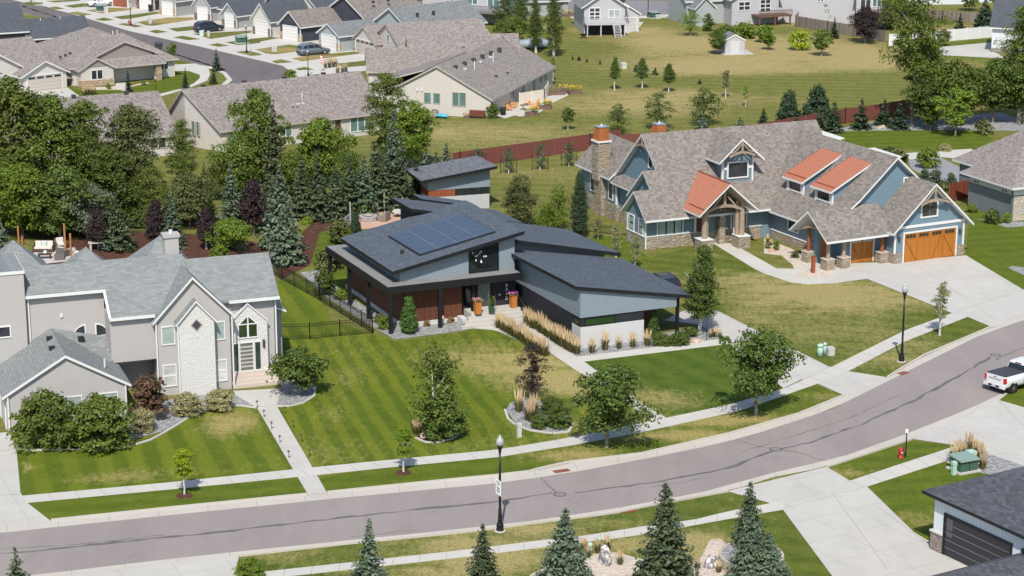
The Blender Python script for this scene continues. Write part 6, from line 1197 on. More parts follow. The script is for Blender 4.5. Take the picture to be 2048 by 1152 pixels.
tuft(Z5([(130,850),(185,880),(232,906),(280,936),(325,966),(372,996),(420,1028),(468,1052),(300,945),(350,978),(158,864),(208,893),(256,920),(396,1010),(444,1040)]), 1.55, 'feathery tan grass clump in the row left of the path to the modern house', 'grass row left of the front path')
tuft(Z5([(335,828),(362,842),(392,856),(424,872),(456,892),(490,915),(524,938),(556,960),(590,982),(622,1002),(655,1022),(700,1040),(440,885),(540,950),(375,850),(475,905),(505,927),(575,972),(640,1012),(678,1030)]), 1.6, 'feathery tan grass clump in the row against the black garage wall', 'grass row along the black garage wall')
tuft(Z5([(805,1030),(900,1010),(1000,1000),(1100,990),(1205,980)]), 1.45, 'upright tan grass clump in the front row below the white garage wall', 'grass row before the white garage wall')
tuft(Z6([(940,622),(1008,680),(1025,690),(1045,640)]), 2.0, 'tall pale plumed grass on the gravel island of the lawn', 'grasses on the gravel island')
tuft(Z8([(1665,300),(1700,265),(1740,290),(1770,330),(1785,375),(1600,335),(1640,310)]), 1.5, 'tall straw-coloured grass around the green transformer box', 'grasses around the transformer')
tuft(ZB([(580,525),(610,520),(640,515),(660,512),(672,560),(710,558),(735,552)]), 1.5, 'pale plumed grass by the driveway of the beige garage house', 'grasses at the far driveway'); tuft(ZA([(645,735),(672,730),(700,728),(725,725)]), 1.3, 'straw grass on the lawn of the hip roof bungalow', 'grasses before the bungalow')
tuft(Z5([(1660,920),(1690,915),(1725,918)]), 1.0, 'low green and straw grass beside the modern driveway', 'low grasses by the driveway'); tuft(Z6([(240,775),(262,770)]), 1.4, 'tan grass beside the bush under the birch', 'grasses under the birch')
tuft(ZT([(1300,620),(1320,655),(1370,630),(1420,615),(1485,690),(1880,715),(1990,730)]), 1.0, 'short green grass clump in the pale gravel at the bottom', 'grasses in the pale gravel'); tuft([(1542,491),(1535,487)], .9, 'small straw grass beside the stone wall of the craftsman house', 'grasses at the stone wall')
# ------------------------------------------------------------------ street furniture
bl = plain((.012, .011, .013), .35, 0, .2); globe = plain((.34, .36, .38), .08, 0, .35, 9, .8); pedg = plain((.36, .52, .42), .5, 0, .06); redp = plain((.4, .02, .03), .4); rust = plain((.16, .05, .03), .8, 0, .3, 6); woodp = plain((.33, .15, .06), .7, 0, .3, 4)
def lamp(x, y, label, h=6.15, base=True):
    k = h / 6.15; o = empty('street_lamp', G(x, y), 0, label, 'street lamp', 'street lamps'); o.scale = (min(1, k * 1.15), min(1, k * 1.15), k)
    MB().cyl((0,0,0), (0,0,.06), .36, .34, 14).build('footing', conc, o)
    MB().lathe([(.24,.05),(.24,.16),(.2,.2),(.23,.32),(.2,.5),(.13,.6),(.15,.66),(.12,.75),(.13,.95),(.1,1.0),(.12,1.08),(.1,1.15),(.105,1.4),(.08,1.45),(.075,3.2),(.06,5.05)], 14).build('pole', bl, o, True)
    MB().lathe([(.06,4.95),(.08,5.05),(.1,5.2),(.17,5.42),(.18,5.46),(.12,5.47)], 14).build('lamp_neck', bl, o, True)
    MB().lathe([(.12,5.47),(.2,5.52),(.24,5.65),(.235,5.78),(.19,5.9),(.12,5.97),(.09,6.0),(.085,6.06),(.05,6.12),(.01,6.16)], 16).build('lamp_globe', globe, o, True)
    return o
lamp(1000, 1062, 'black street lamp with clear globe and speed sign on the near grass strip'); lamp(1803, 723, 'black street lamp with frosted globe beside the modern driveway apron at right')
for x, y, h, l in ((262, 52, 4.4, 'far street lamp beside the little red hydrant'), (493.5, 107, 4.3, 'far street lamp by the green transformer box'), (616.5, 152, 3.6, 'far street lamp at the end of the far street near the grey car'), (313, 206, 3.4, 'far street lamp whose globe shows above the low twin home roof'), (1296, 34, 4.4, 'dark street lamp in front of the grey street at the top'), (62, 4, 3, 'street lamp at the top left corner of the photo')): lamp(x, y, l, h)
sg = empty('speed_limit_sign', G(1000, 1062) + Vector((0, 0, 2.35)), R(-62), 'white speed limit 25 sign fixed to the near street lamp pole', 'road sign')
MB().box(-.32, .32, -.12, -.095, 0, .95).build('sign_plate', plain((.8, .8, .8), .4, 0, .03), sg); MB().box(-.05, .05, -.095, 0, .3, .6).build('bracket', bl, sg)
RX = Matrix.Rotation(R(90), 4, 'X')
text_mesh('SPEED\nLIMIT', .15, 'sign_lettering', plain((.3, .3, .3), .5), sg, Matrix.Translation((0, -.122, .74)) @ RX, .002); text_mesh('25', .42, 'sign_number', bl, sg, Matrix.Translation((0, -.122, .32)) @ RX, .002)
def hydrant(x, y, label, s=1):
    o = empty('fire_hydrant', G(x, y), R(20), label, 'fire hydrant', 'fire hydrants'); o.scale = (s, s, s)
    MB().lathe([(.17,0),(.17,.06),(.12,.08),(.12,.5),(.15,.52),(.15,.58),(.13,.6),(.11,.7),(.05,.77),(.04,.84),(.01,.85)], 12).build('body', redp, o, True)
    for d in ((1,0),(-1,0),(0,-1)): MB().cyl((0,0,.42), (d[0]*.2,d[1]*.2,.42), .07, .07, 10).build('outlet', redp if d[1] == 0 else plain((.6, .35, .36), .5), o)
    return o
hydrant(1801, 916, 'red fire hydrant with pale top in the grass by the black marker post'); hydrant(258, 50, 'tiny red fire hydrant by the far street lamp')
mk = empty('marker_post', G(1811, 915), 0, 'thin black marker post with white tip beside the fire hydrant', 'post'); MB().cyl((0,0,0), (0,0,1.75), .045, .04, 8).build('pole', bl, mk); MB().box(-.09, .09, -.02, .02, 1.72, 2.0).build('marker', plain((.7, .68, .66)), mk)
def pedestal(x, y, label, r=.14, h=.75, mat=None, sq=False, group='utility pedestals', lid=True):
    mat = mat or pedg; o = empty('utility_pedestal', G(x, y), R(20), label, 'utility pedestal', group)
    if sq: MB().box(-r, r, -r, r, 0, h).build('body', mat, o); MB().box(-r-.02, r+.02, -r-.02, r+.02, h - .18, h + .04).build('lid', mat, o)
    else: MB().cyl((0,0,0), (0,0,h), r, r, 12).build('body', mat, o, True); MB().lathe([(r+.02,h-.2),(r+.025,h),(r*.6,h+.06),(.01,h+.08)], 12).build('lid', mat, o, True)
pw_ = plain((.45, .45, .43), .5, 0, .08)
pedestal(1640, 714, 'tall pale green pedestal, left of three beside the modern driveway', .22, 1.0); pedestal(1649, 710, 'thin pale green pedestal, middle of three beside the modern driveway', .12, .95); pedestal(1660, 710, 'low grey pedestal, right of three beside the modern driveway', .26, .6, pw_, True)
pedestal(1038, 874, 'white leaning pedestal on the lawn near the gravel island', .15, .95, pw_, True); pedestal(1180, 1111, 'nearer mint green pedestal at the edge of the pale gravel', .14, .75); pedestal(1198, 1098, 'farther mint green pedestal among grass by the pale gravel', .13, .7)
pedestal(1907, 949, 'pale green pedestal leaning at the left of the transformer', .14, .85, None, True); pedestal(1941, 931, 'ribbed mint pedestal behind the transformer', .26, 1.0, None, True); pedestal(1931, 931, 'white pedestal behind the transformer', .15, .8, pw_, True)
pedestal(1247, 137, 'pale green pedestal in the middle of the meadow', .35, .8, plain((.45, .5, .42), .6), True); pedestal(212, 25, 'pale pedestal beside the far green transformer box', .3, .9, pw_, True); pedestal(300, 47, 'pale pedestal on the dry verge of the far street', .25, .8, pw_, True); pedestal(546, 103, 'left of two pale pedestals near the grey car', .18, .7, pw_, True); pedestal(551, 103, 'right of two pale pedestals near the grey car', .18, .7, pw_, True); pedestal(403, 72, 'mint pedestal before the navy car', .28, .8, plain((.45, .6, .5), .5), True); pedestal(417, 73, 'white pedestal before the navy car', .18, .8, pw_, True); pedestal(1315, 37, 'grey pedestal near the lamp at the grey street', .4, .6, pw_, True)
def transformer(x, y, label, s=1.0, yaw=25):
    o = empty('transformer_box', G(x, y), R(yaw), label, 'transformer', 'green transformer boxes'); o.scale = (s, s, s); gm2 = plain((.055, .11, .08), .4, 0, .1); gt = plain((.2, .28, .25), .4, 0, .1)
    MB().box(-.95, .95, -.85, .85, 0, .12).build('base', conc, o); MB().box(-.75, .75, -.65, .65, .12, .95).build('body', gm2, o); MB().slab([(-.85,-.8,.98),(.85,-.8,.98),(.85,.72,1.12),(-.85,.72,1.12)], .08).build('lid', gt, o)
    MB().box(-.02, .02, -.67, -.65, .15, .9).build('door_seam', bl, o)
transformer(1927, 940, 'green transformer box surrounded by straw grass at the lower right', .92); transformer(203, 22, 'green transformer box at the top left of the far street'); transformer(483, 86, 'green transformer box beside the far street lamp'); transformer(1308, 36, 'grey-green transformer box beside the grey street')
for x, y, l in ((1120, 989, 'round manhole cover in the middle of the road by the tar seam'), (1551, 899, 'round manhole cover where tar seams meet on the road'), (1991, 710, 'round manhole cover behind the white pickup')):
    o = empty('manhole_cover', G(x, y) + Vector((0, 0, .012)), 0, l, 'manhole', 'manhole covers'); MB().lathe([(.42,0),(.42,.012),(.34,.012),(.34,.004)], 24).build('ring', plain((.1, .09, .09), .7), o); MB().cyl((0,0,0), (0,0,.011), .33, .33, 24).build('cover', plain((.21, .185, .18), .7, 0, .3, 9), o)
for x, y, w, yaw, l in ((1123, 942.5, 1.1, 24, 'rusty storm drain grate in the far kerb near the street tree'), (1256, 1022.5, 1.1, 22, 'rusty storm drain grate in the near kerb beside the tall spruce'), (1806, 746.5, .9, 40, 'rusty storm drain grate near the right street lamp'), (2028, 782, .9, 42, 'rusty storm drain grate by the rear wheel of the pickup')):
    o = empty('storm_drain', G(x, y) + Vector((0, 0, .024)), R(yaw), l, 'storm drain', 'storm drains'); MB().box(-w/2, w/2, -.26, .26, 0, .012).build('frame', rust, o); m = MB()
    for k in range(7): m.box(-w/2 + .08 + k * w / 7.5, -w/2 + .14 + k * w / 7.5, -.22, .22, .012, .022)
    m.build('grate', plain((.28, .1, .07), .8), o)
# ------------------------------------------------------------------ vehicles
tyre = plain((.018, .018, .019), .8); rimm = metal((.55, .56, .58), .3); lens = plain((.5, .012, .015), .2, 0, .1, 4, .6); hl = plain((.7, .72, .75), .1, 0, .05, 4, .7); vgl = glass((.012, .014, .018), .05)
def car_paint(c, nm):
    b = NB(nm); b.b.inputs['Coat Weight'].default_value = .7; b.b.inputs['Coat Roughness'].default_value = .05; n = b.noise(2, 3); return b.fin(b.mix(n, mul(c, .93), mul(c, 1.06)), .35, .5)
def loft(st, ring):
    m = MB(); n = None
    for s in st:
        r = ring(*s); n = len(r); m.v += r
    for j in range(len(st) - 1):
        for k in range(n):
            l = (k + 1) % n; m.f.append((j*n+k, j*n+l, (j+1)*n+l, (j+1)*n+k)); m.m.append(0)
    m.f.append(tuple(range(n))); m.m.append(0); m.f.append(tuple(range((len(st)-1)*n, len(st)*n))); m.m.append(0); return m
def wheels(o, xs, hw, r, ww=.24):
    for x in xs:
        for s in (-1, 1):
            w = MB().lathe([(r*.62,-ww/2),(r*.96,-ww/2),(r,-ww/3),(r,ww/3),(r*.96,ww/2),(r*.62,ww/2)], 20); w.v = [(p[0] + x, s * hw + p[2], p[1] + r) for p in w.v]
            t = w.build('wheel', tyre, o, True); m = MB(); m.cyl((x, s*(hw + ww*.25), r), (x, s*(hw + ww*.52), r), r*.64, r*.6, 18)
            for k in range(6): a = k * 1.047; m.beam((x, s*(hw+ww*.53), r), (x + r*.58*math.cos(a), s*(hw+ww*.53), r + r*.58*math.sin(a)), .05, .03)
            m.build('rim', rimm, t)
            MB().lathe([(r*1.16,-.02),(r*1.2,0),(r*1.16,.02)], 20) if 0 else None
def suv(x, y, yaw, paint, label, name='parked_car', z=0):
    o = empty(name, G(x, y), R(yaw), label, 'car', 'parked cars')
    ring = lambda x, zt, w: [(x, -w*.9, .27), (x, -w, .45), (x, -w, .72), (x, -w*.95, zt), (x, -w*.6, zt + .03), (x, w*.6, zt + .03), (x, w*.95, zt), (x, w, .72), (x, w, .45), (x, w*.9, .27)]
    b = loft([(-2.36,.7,.74),(-2.3,.95,.86),(-1.9,1.0,.92),(-.8,1.0,.93),(.6,1.0,.93),(1.2,.98,.92),(1.9,.9,.88),(2.25,.78,.8),(2.36,.6,.7)], ring).build('body', paint, o, True)
    tw = lambda z: .88 - (z - 1.0) * .3
    prof = [(-2.22,1.0),(-2.05,1.42),(-1.75,1.6),(-.8,1.68),(.1,1.66),(.45,1.56),(1.25,1.0)]
    m = MB(); n = len(prof); m.v = [(a, -tw(c), c) for a, c in prof] + [(a, tw(c), c) for a, c in prof]; m.f = [tuple(range(n)), tuple(range(2*n-1, n-1, -1))] + [(k, n+k, n+(k+1)%n, (k+1)%n) for k in range(n)]; m.m = [0] * len(m.f); m.build('cabin', paint, o)
    for s in (-1, 1):
        for q in ([(-1.98,1.08),(-1.85,1.42),(-1.3,1.52),(-1.2,1.08)], [(-1.12,1.08),(-1.2,1.53),(-.3,1.56),(-.22,1.08)], [(-.14,1.08),(-.2,1.56),(.12,1.56),(.45,1.45),(1.0,1.08)]): MB().poly([(a, s*(tw(c) + .012), c) for a, c in q]).build('side_window', vgl, o)
        MB().box(-2.33, -2.2, s*.6 - .14, s*.6 + .2 if s > 0 else s*.6 + .14, .82, .95).build('tail_light', lens, o); MB().box(2.1, 2.26, s*.62 - .16, s*.62 + .16, .68, .8).build('headlight', hl, o)
        MB().box(.75, .95, s*.98 - .1, s*.98 + .1, 1.02, 1.16).build('mirror', paint, o); m = MB().beam((-1.6, s*.62, 1.67), (.2, s*.62, 1.71), .05, .05).build('roof_rail', metal((.3, .3, .31)), o)
    MB().poly([(.5,-.62,1.53),(.5,.62,1.53),(1.2,.78,1.05),(1.2,-.78,1.05)]).build('windscreen', vgl, o).location = (.03, 0, .02); MB().poly([(-2.06,-.64,1.4),(-2.06,.64,1.4),(-2.2,.78,1.06),(-2.2,-.78,1.06)]).build('rear_window', vgl, o).location = (-.02, 0, .01)
    MB().box(-2.4, -2.3, -.75, .75, .35, .58).build('bumper', plain((.03, .03, .032), .6), o); MB().box(2.28, 2.38, -.6, .6, .38, .6).build('grille', plain((.03, .03, .032), .5), o); wheels(o, (-1.42, 1.4), .82, .36)
    return o
suv(418, 63, 35, car_paint((.012, .018, .032), 'navy_paint'), 'navy blue car parked before the grey garage houses of the far street'); suv(627, 109, 30, car_paint((.1, .125, .15), 'steel_paint'), 'steel grey car parked on the drive of the pale grey-green house')
suv(202, 12, 212, car_paint((.6, .6, .61), 'white_paint'), 'white car parked at the top left edge of the far street'); suv(1322, 583, 112, car_paint((.012, .013, .016), 'black_paint'), 'black car mostly hidden behind the modern garage roof')
def pickup():
    p = (G(1963, 772, .4) + G(2013, 779, .4)) / 2; yw = R(37); p.z = 0
    o = empty('pickup_truck', p + Vector((math.cos(yw) * 2.95, math.sin(yw) * 2.95, 0)), yw, 'white crew-cab pickup with black bed cover parked at the kerb on the right edge', 'pickup truck'); wp = car_paint((.64, .65, .67), 'pickup_white')
    ring = lambda x, zt, w, zb=.5: [(x, -w*.93, zb), (x, -w, zb + .15), (x, -w*1.01, .95), (x, -w*.97, zt), (x, w*.97, zt), (x, w*1.01, .95), (x, w, zb + .15), (x, w*.93, zb)]
    loft([(-.62,1.22,.98),(0,1.2,.98),(1.4,1.2,.98),(2.0,1.2,.97),(2.7,1.12,.94),(2.88,1.0,.88),(2.92,.75,.84)], ring).build('body', wp, o, True)
    loft([(-2.85,1.34,.95),(-2.6,1.36,.98),(-1.9,1.36,1.0),(-1.0,1.36,.99),(-.6,1.36,.98)], ring).build('bed', wp, o, True)
    MB().slab([(-2.8,-.9,1.4),(-.62,-.9,1.4),(-.62,.9,1.4),(-2.8,.9,1.4)], .05).build('bed_cover', plain((.045, .05, .058), .6), o)
    tw = lambda z: .95 - (z - 1.2) * .27; prof = [(-.6,1.2),(-.38,1.78),(-.25,1.86),(.9,1.9),(1.15,1.84),(1.95,1.2)]
    m = MB(); n = len(prof); m.v = [(a, -tw(c), c) for a, c in prof] + [(a, tw(c), c) for a, c in prof]; m.f = [tuple(range(n)), tuple(range(2*n-1, n-1, -1))] + [(k, n+k, n+(k+1)%n, (k+1)%n) for k in range(n)]; m.m = [0]*len(m.f); m.build('cab', wp, o)
    MB().poly([(-.6,-.82,1.3),(-.6,.82,1.3),(-.42,.74,1.74),(-.42,-.74,1.74)]).build('rear_window', vgl, o).location = (-.03, 0, .01); MB().poly([(1.88,-.84,1.27),(1.88,.84,1.27),(1.18,.74,1.8),(1.18,-.74,1.8)]).build('windscreen', vgl, o).location = (.03, 0, .01); MB().box(-.42, -.34, -.28, .28, 1.78, 1.84).build('brake_light', plain((.2, .05, .06), .4), o)
    for s in (-1, 1):
        for q in ([(-.28,1.3),(-.2,1.74),(.42,1.77),(.42,1.3)], [(.52,1.3),(.52,1.77),(1.0,1.76),(1.6,1.3)]): MB().poly([(a, s*(tw(c) + .012), c) for a, c in q]).build('side_window', vgl, o)
        MB().box(-2.9, -2.72, s*.88 - .1, s*.88 + .1, .88, 1.3).build('tail_light', lens, o); MB().box(.7 - .25, 1.9, s*.98 - .1, s*.98 + .1, .42, .5).build('running_board', plain((.03, .03, .03), .6), o); MB().box(1.5, 1.7, s*1.12 - .12, s*1.12 + .12, 1.25, 1.45).build('mirror', wp, o)
        for x in (.47, 1.0): MB().box(x - .006, x + .006, s*.99 - .006, s*.99 + .006, .6, 1.2).build('door_seam', plain((.2, .2, .2)), o)
        for x in (-1.95, 1.85): MB().cyl((x, s*.8, .42), (x, s*1.003, .42), .47, .47, 20).build('wheel_arch', plain((.012, .012, .012), .8), o)
    tg = MB().box(-2.9, -2.84, -.78, .78, .72, 1.34).build('tailgate', wp, o); MB().box(-2.915, -2.9, -.12, .12, 1.22, 1.27).build('handle', plain((.03, .03, .03)), tg)
    text_mesh('CHEVROLET', .17, 'tailgate_lettering', plain((.2, .2, .21), .4), tg, Matrix.Translation((-2.902, 0, 1.08)) @ Matrix.Rotation(R(-90), 4, 'Z') @ RX @ Matrix.Diagonal((1.25, 1, 1, 1)), .004)
    MB().box(-3.0, -2.86, -.98, .98, .48, .7).build('bumper', plain((.6, .61, .63), .3), o); MB().box(-3.02, -2.99, -.5, .5, .53, .68).build('bumper_step', plain((.03, .03, .032), .6), o); MB().box(-3.03, -3.0, -.17, .17, .52, .68).build('licence_plate', plain((.5, .52, .56), .4), o); MB().box(-2.8, 2.7, -.75, .75, .35, .55).build('chassis', plain((.015, .015, .015), .8), o); wheels(o, (-1.95, 1.85), .84, .41, .28)
pickup()
# ------------------------------------------------------------------ garden things
def rock(name, x, y, sx, sy, sz, mat, label, seed, z=0, cat='rock'):
    b = bmesh.new(); bmesh.ops.create_icosphere(b, subdivisions=2, radius=1); r = random.Random(seed); dirs = [(Vector((r.gauss(0,1), r.gauss(0,1), r.gauss(0,1))).normalized(), r.uniform(.55, .9)) for _ in range(14)]
    for v in b.verts:
        for d, k in dirs:
            t = v.co.dot(d)
            if t > k: v.co -= d * (t - k)
        v.co = Vector((v.co.x * sx, v.co.y * sy, max(-.2, v.co.z) * sz))
    me = bpy.data.meshes.new(name); b.to_mesh(me); b.free(); me.materials.append(mat); o = bpy.data.objects.new(name, me); COL.objects.link(o); o.location = G(x, y) + Vector((0, 0, z)); o.rotation_euler = (0, 0, seed); tag(o, label, cat)
mbk = NB('marbled_rock'); n = mbk.noise(3.2, 5, rough=.7); mrb = mbk.fin(mbk.mix(mbk.ramp(n, [(.46, 0.), (.54, 1.)]), (.17, .16, .18), (.58, .56, .53)), .85, .2); tanr = speck('tan_rock', (.42, .32, .24), (.58, .47, .38), 2.5)
rock('boulder', 1209, 1127, .62, .45, 1.2, mrb, 'upright grey and white marbled boulder on the pale gravel at the bottom', 2); rock('boulder', 1421, 1132, .75, .5, .7, mrb, 'leaning marbled boulder by the low stone wall near three spruces', 7); rock('boulder', 1391, 682, 1.0, .7, .35, tanr, 'flat tan boulder under the egg-shaped tree', 4); rock('boulder', 1543, 503, .6, .4, .4, plain((.42, .27, .2), .9), 'pinkish boulder in the pale bed of the craftsman house', 5)
rock('boulder', 848, 874, .4, .35, .45, tanr, 'pale boulder under the birch in the mulch bed', 9); rock('boulder', 1259, 62, 1.3, .8, .9, plain((.3, .2, .14), .9), 'brown boulder beside the white deck house', 3); rock('boulder', 1763, 257, .8, .5, .5, tanr, 'tan boulder at the gravel edge between the spruces', 6); rock('boulder', 924, 650, .25, .2, .2, mrb, 'small white stone in the front gravel of the modern house', 8); rock('boulder', 634, 433, .5, .4, .45, tanr, 'tan boulder beside the yellow-green shrub on the mulch slope', 10)
c = G(1502, 1128); rb = empty('raised_bed', c, 0, 'raised planting bed of pale stone and grey gravel round the three spruces', 'raised bed'); pr = [(math.cos(R(a)) * 1.9, math.sin(R(a)) * 2.2) for a in range(0, 360, 12)]
MB().prism(pr, 0, .62).build('stone_edge', stone((.5, .43, .35), 4, .2), rb); MB().prism([(x * .9, y * .92) for x, y in pr], .6, .63).build('gravel_fill', gravel, rb)
def edging(pts, label):
    m = MB(); P = [G(*p) for p in pts]
    for a, b in zip(P, P[1:]): n_ = (b - a).cross(Vector((0,0,1))).normalized() * .16; m.prism([a, b, b + n_, a + n_], 0, .09)
    tag(m.build('bed_edging', walkc), label, 'edging')
edging([(33,897),(60,901),(120,899),(200,899),(250,895),(300,880),(330,864),(350,852),(372,838),(400,824),(440,813),(480,811),(514,816)], 'curved concrete edging along the bed of the stucco house'); edging([(554,813),(580,812),(605,806),(626,793),(629,775)], 'curved concrete edging round the bed of the low dark green tree'); edging([(1012,820),(1018,838),(1030,848),(1060,861),(1105,867),(1136,864),(1143,848)], 'curved edging of the gravel island in the lawn'); edging([(833,876),(850,884),(870,886),(905,877),(920,864),(918,850)], 'curved edging of the mulch bed under the birch')
def leafbox(x, y, yaw, w, d, h, bm_, flower, label, fh=.35, name='planter', cat='planter', group=None, z=0, n=120):
    o = empty(name, G(x, y, z) if z else G(x, y), R(yaw), label, cat, group); m = MB().mesh([(-w*.45,-d*.45,0),(w*.45,-d*.45,0),(w*.45,d*.45,0),(-w*.45,d*.45,0),(-w/2,-d/2,h),(w/2,-d/2,h),(w/2,d/2,h),(-w/2,d/2,h)], [(0,1,5,4),(1,2,6,5),(2,3,7,6),(3,0,4,7),(4,5,6,7),(3,2,1,0)]); m.build('box', bm_, o)
    for nm, mt, zz, k, sz in (('leaves', L['bright'], .5, n, .07), ('flowers', flower, .85, n, .06)):
        if mt is None: continue
        g = np.random.default_rng(int(x + zz * 10)); C = np.stack([g.uniform(-w*.65, w*.65, k), g.uniform(-d*.65, d*.65, k), h + fh * (zz * g.uniform(.3, 1.1, k))], 1); ob = bpy.data.objects.new(nm, leaf_mesh(nm, C, g.normal(size=(k, 3)) + [0, -.3, .9], g.uniform(.7, 1.3, k) * sz, mt, g)); COL.objects.link(ob); ob.parent = o
    return o
fpink = leafmat('flowers_pink', (.5, .1, .2), (.75, .45, .5), .2); fyel = leafmat('flowers_yellow', (.55, .36, .01), (.75, .55, .04), .2); fmag = leafmat('flowers_magenta', (.4, .05, .3), (.6, .2, .5), .2); fred = leafmat('flowers_red', (.35, .04, .03), (.6, .3, .15), .2); forange = leafmat('flowers_orange', (.55, .25, .01), (.7, .45, .03), .2)
def at_house(a, b, z): return mhouse.matrix_world if 0 else Matrix.Translation(G(1160, 698)) @ Matrix.Rotation(R(23.8), 4, 'Z') @ Vector((a, b, z))
orb = wood((.5, .19, .04), .2, .1)
for a, b, fl, l in ((-4.55, 9.75, fpink, 'tall orange wood planter with pink flowers at the left of the front steps'), (-1.15, 10.3, fmag, 'tall orange wood planter with mixed flowers below the house number')):
    o = leafbox(100 + a, 100, 23.8, .52, .52, .98, orb, fl, l, .36); o.location = at_house(a, b, .9 if b > 10 else .89)
o = leafbox(131, 100, 0, .5, .5, .45, plain((.03, .07, .05), .4), None, 'green pot with a leafy tall plant on the front steps', 1.6, 'potted_plant', 'potted plant', n=60); o.location = at_house(-3.3, 9.8, .89)
ss = empty('yard_sign', G(884, 655), R(20), 'small red and white yard sign on a stake before the brown wall', 'sign'); MB().cyl((0,0,0), (0,0,.7), .015).build('stake', bl, ss); m = MB(); m.cyl((0,-.02,.85), (0,.02,.85), .2, .2, 8); m.build('plate', plain((.6, .08, .1)), ss); MB().box(-.14, .14, -.03, -.021, .78, .92).build('label', plain((.75, .72, .72)), ss)
hk = empty('shepherd_hook', G(1413, 681), 0, 'thin black shepherd hook with hanging feeder beside the boulder', 'garden hook'); m = MB(); m.cyl((0,0,0), (0,0,1.7), .02, .02, 6)
for k in range(6): a, b = R(180 - 30 * k), R(150 - 30 * k); m.cyl((.25 + .25*math.cos(a), 0, 1.7 + .25*math.sin(a)), (.25 + .25*math.cos(b), 0, 1.7 + .25*math.sin(b)), .02, .02, 6)
m.build('hook', bl, hk); MB().lathe([(.01,1.2),(.12,1.25),(.12,1.4),(.02,1.55)], 8, (.5,0,0)).build('feeder', plain((.12, .08, .05)), hk)
ps = empty('address_post', G(1626, 546), R(23), 'rust-brown square post standing in the pale gravel by the craftsman driveway', 'post'); MB().box(-.14, .14, -.14, .14, 0, 1.5).build('post', plain((.27, .07, .03), .7, 0, .2), ps); MB().box(-.16, .16, -.16, .16, 1.5, 1.55).build('cap', plain((.2, .05, .03), .7), ps)
# fire pit terrace of the modern house
fp = empty('fire_pit', G(737, 441), 0, 'round grey stone fire pit on the pink paved terrace', 'fire pit'); MB().lathe([(.85,0),(.9,.38),(.92,.45),(.92,.5),(.6,.5),(.58,.3)], 24).build('ring', speck('fire_stone', (.3, .28, .27), (.45, .43, .41), 3), fp); MB().cyl((0,0,.25), (0,0,.32), .58, .58, 20).build('bowl', plain((.05, .05, .05)), fp)
wick = plain((.13, .12, .115), .8, 0, .25, 12); wick2 = plain((.2, .17, .15), .8, 0, .25, 12); cush = plain((.24, .24, .25), .9, 0, .1); pale = plain((.62, .57, .5), .9, 0, .06); brz = plain((.07, .045, .035), .7)
def seat(x, y, yaw, w, label, fm, cm, name='garden_chair', cat='garden chair', group=None, d=.8, pil=()):
    o = empty(name, G(x, y), R(yaw), label, cat, group); m = MB(); m.box(-w/2, w/2, -d/2, d/2, .08, .34); m.box(-w/2, w/2, d/2 - .1, d/2, .34, .85); m.box(-w/2, -w/2 + .12, -d/2, d/2 - .1, .34, .62); m.box(w/2 - .12, w/2, -d/2, d/2 - .1, .34, .62); m.build('frame', fm, o)
    for a, b in ((-w/2+.05,-d/2+.05),(w/2-.05,-d/2+.05),(-w/2+.05,d/2-.05),(w/2-.05,d/2-.05)): MB().box(a-.03, a+.03, b-.03, b+.03, 0, .1).build('leg', fm, o)
    k = max(1, round(w / .75)); cw = (w - .26) / k
    for j in range(k): x0 = -w/2 + .13 + j * cw; MB().box(x0 + .01, x0 + cw - .01, -d/2 + .02, d/2 - .22, .345, .48).build('seat_cushion', cm, o); MB().slab([(x0+.02,d/2-.22,.9),(x0+cw-.02,d/2-.22,.9),(x0+cw-.02,d/2-.11,.95),(x0+.02,d/2-.11,.95)], .42).build('back_cushion', cm, o)
    for a, c in pil: MB().slab([(a-.2,d/2-.36,.84),(a+.2,d/2-.36,.84),(a+.2,d/2-.24,.88),(a-.2,d/2-.24,.88)], .36).build('pillow', c, o)
seat(735, 424, 0, 2.3, 'grey wicker sofa with coloured pillows behind the fire pit', wick, cush, 'garden_sofa', 'garden sofa', None, .9, ((-.7, plain((.05, .3, .42), .8)), (.1, plain((.55, .52, .1), .8)), (.45, pale)))
seat(700, 450, 75, 1.3, 'wicker loveseat seen from behind at the left of the fire pit', wick2, cush, 'garden_chair', 'garden chair', 'chairs of the fire pit'); seat(769, 441, -110, 1.2, 'slatted wicker chair at the right of the fire pit', wick2, cush, 'garden_chair', 'garden chair', 'chairs of the fire pit')
tb = empty('round_table', G(795, 434), 0, 'round pale table beside the right fire pit chair', 'table'); m = MB(); m.cyl((0,0,.55), (0,-.012,.6), .5, .5, 20); m.build('table_top', plain((.42, .41, .39), .5), tb); MB().cyl((0,0,0), (0,0,.55), .05).build('leg', bl, tb)
gp_ = plain((.3, .31, .3), .8)
for x, y, t, l in ((669, 432, 391, 'leftmost grey light post near the purple shrub'), (701, 452, 404, 'grey light post in front of the left fire pit chair'), (769, 424, 382, 'tall grey light post behind the right fire pit chair'), (805, 436, 395, 'grey light post at the left wing of the modern roof')):
    p = G(x, y); tag(MB().cyl((p.x, p.y, 0), (p.x, p.y, HT(x, t, p)), .09, .08, 8).build('light_post', gp_), l, 'post', 'posts round the fire pit terrace')
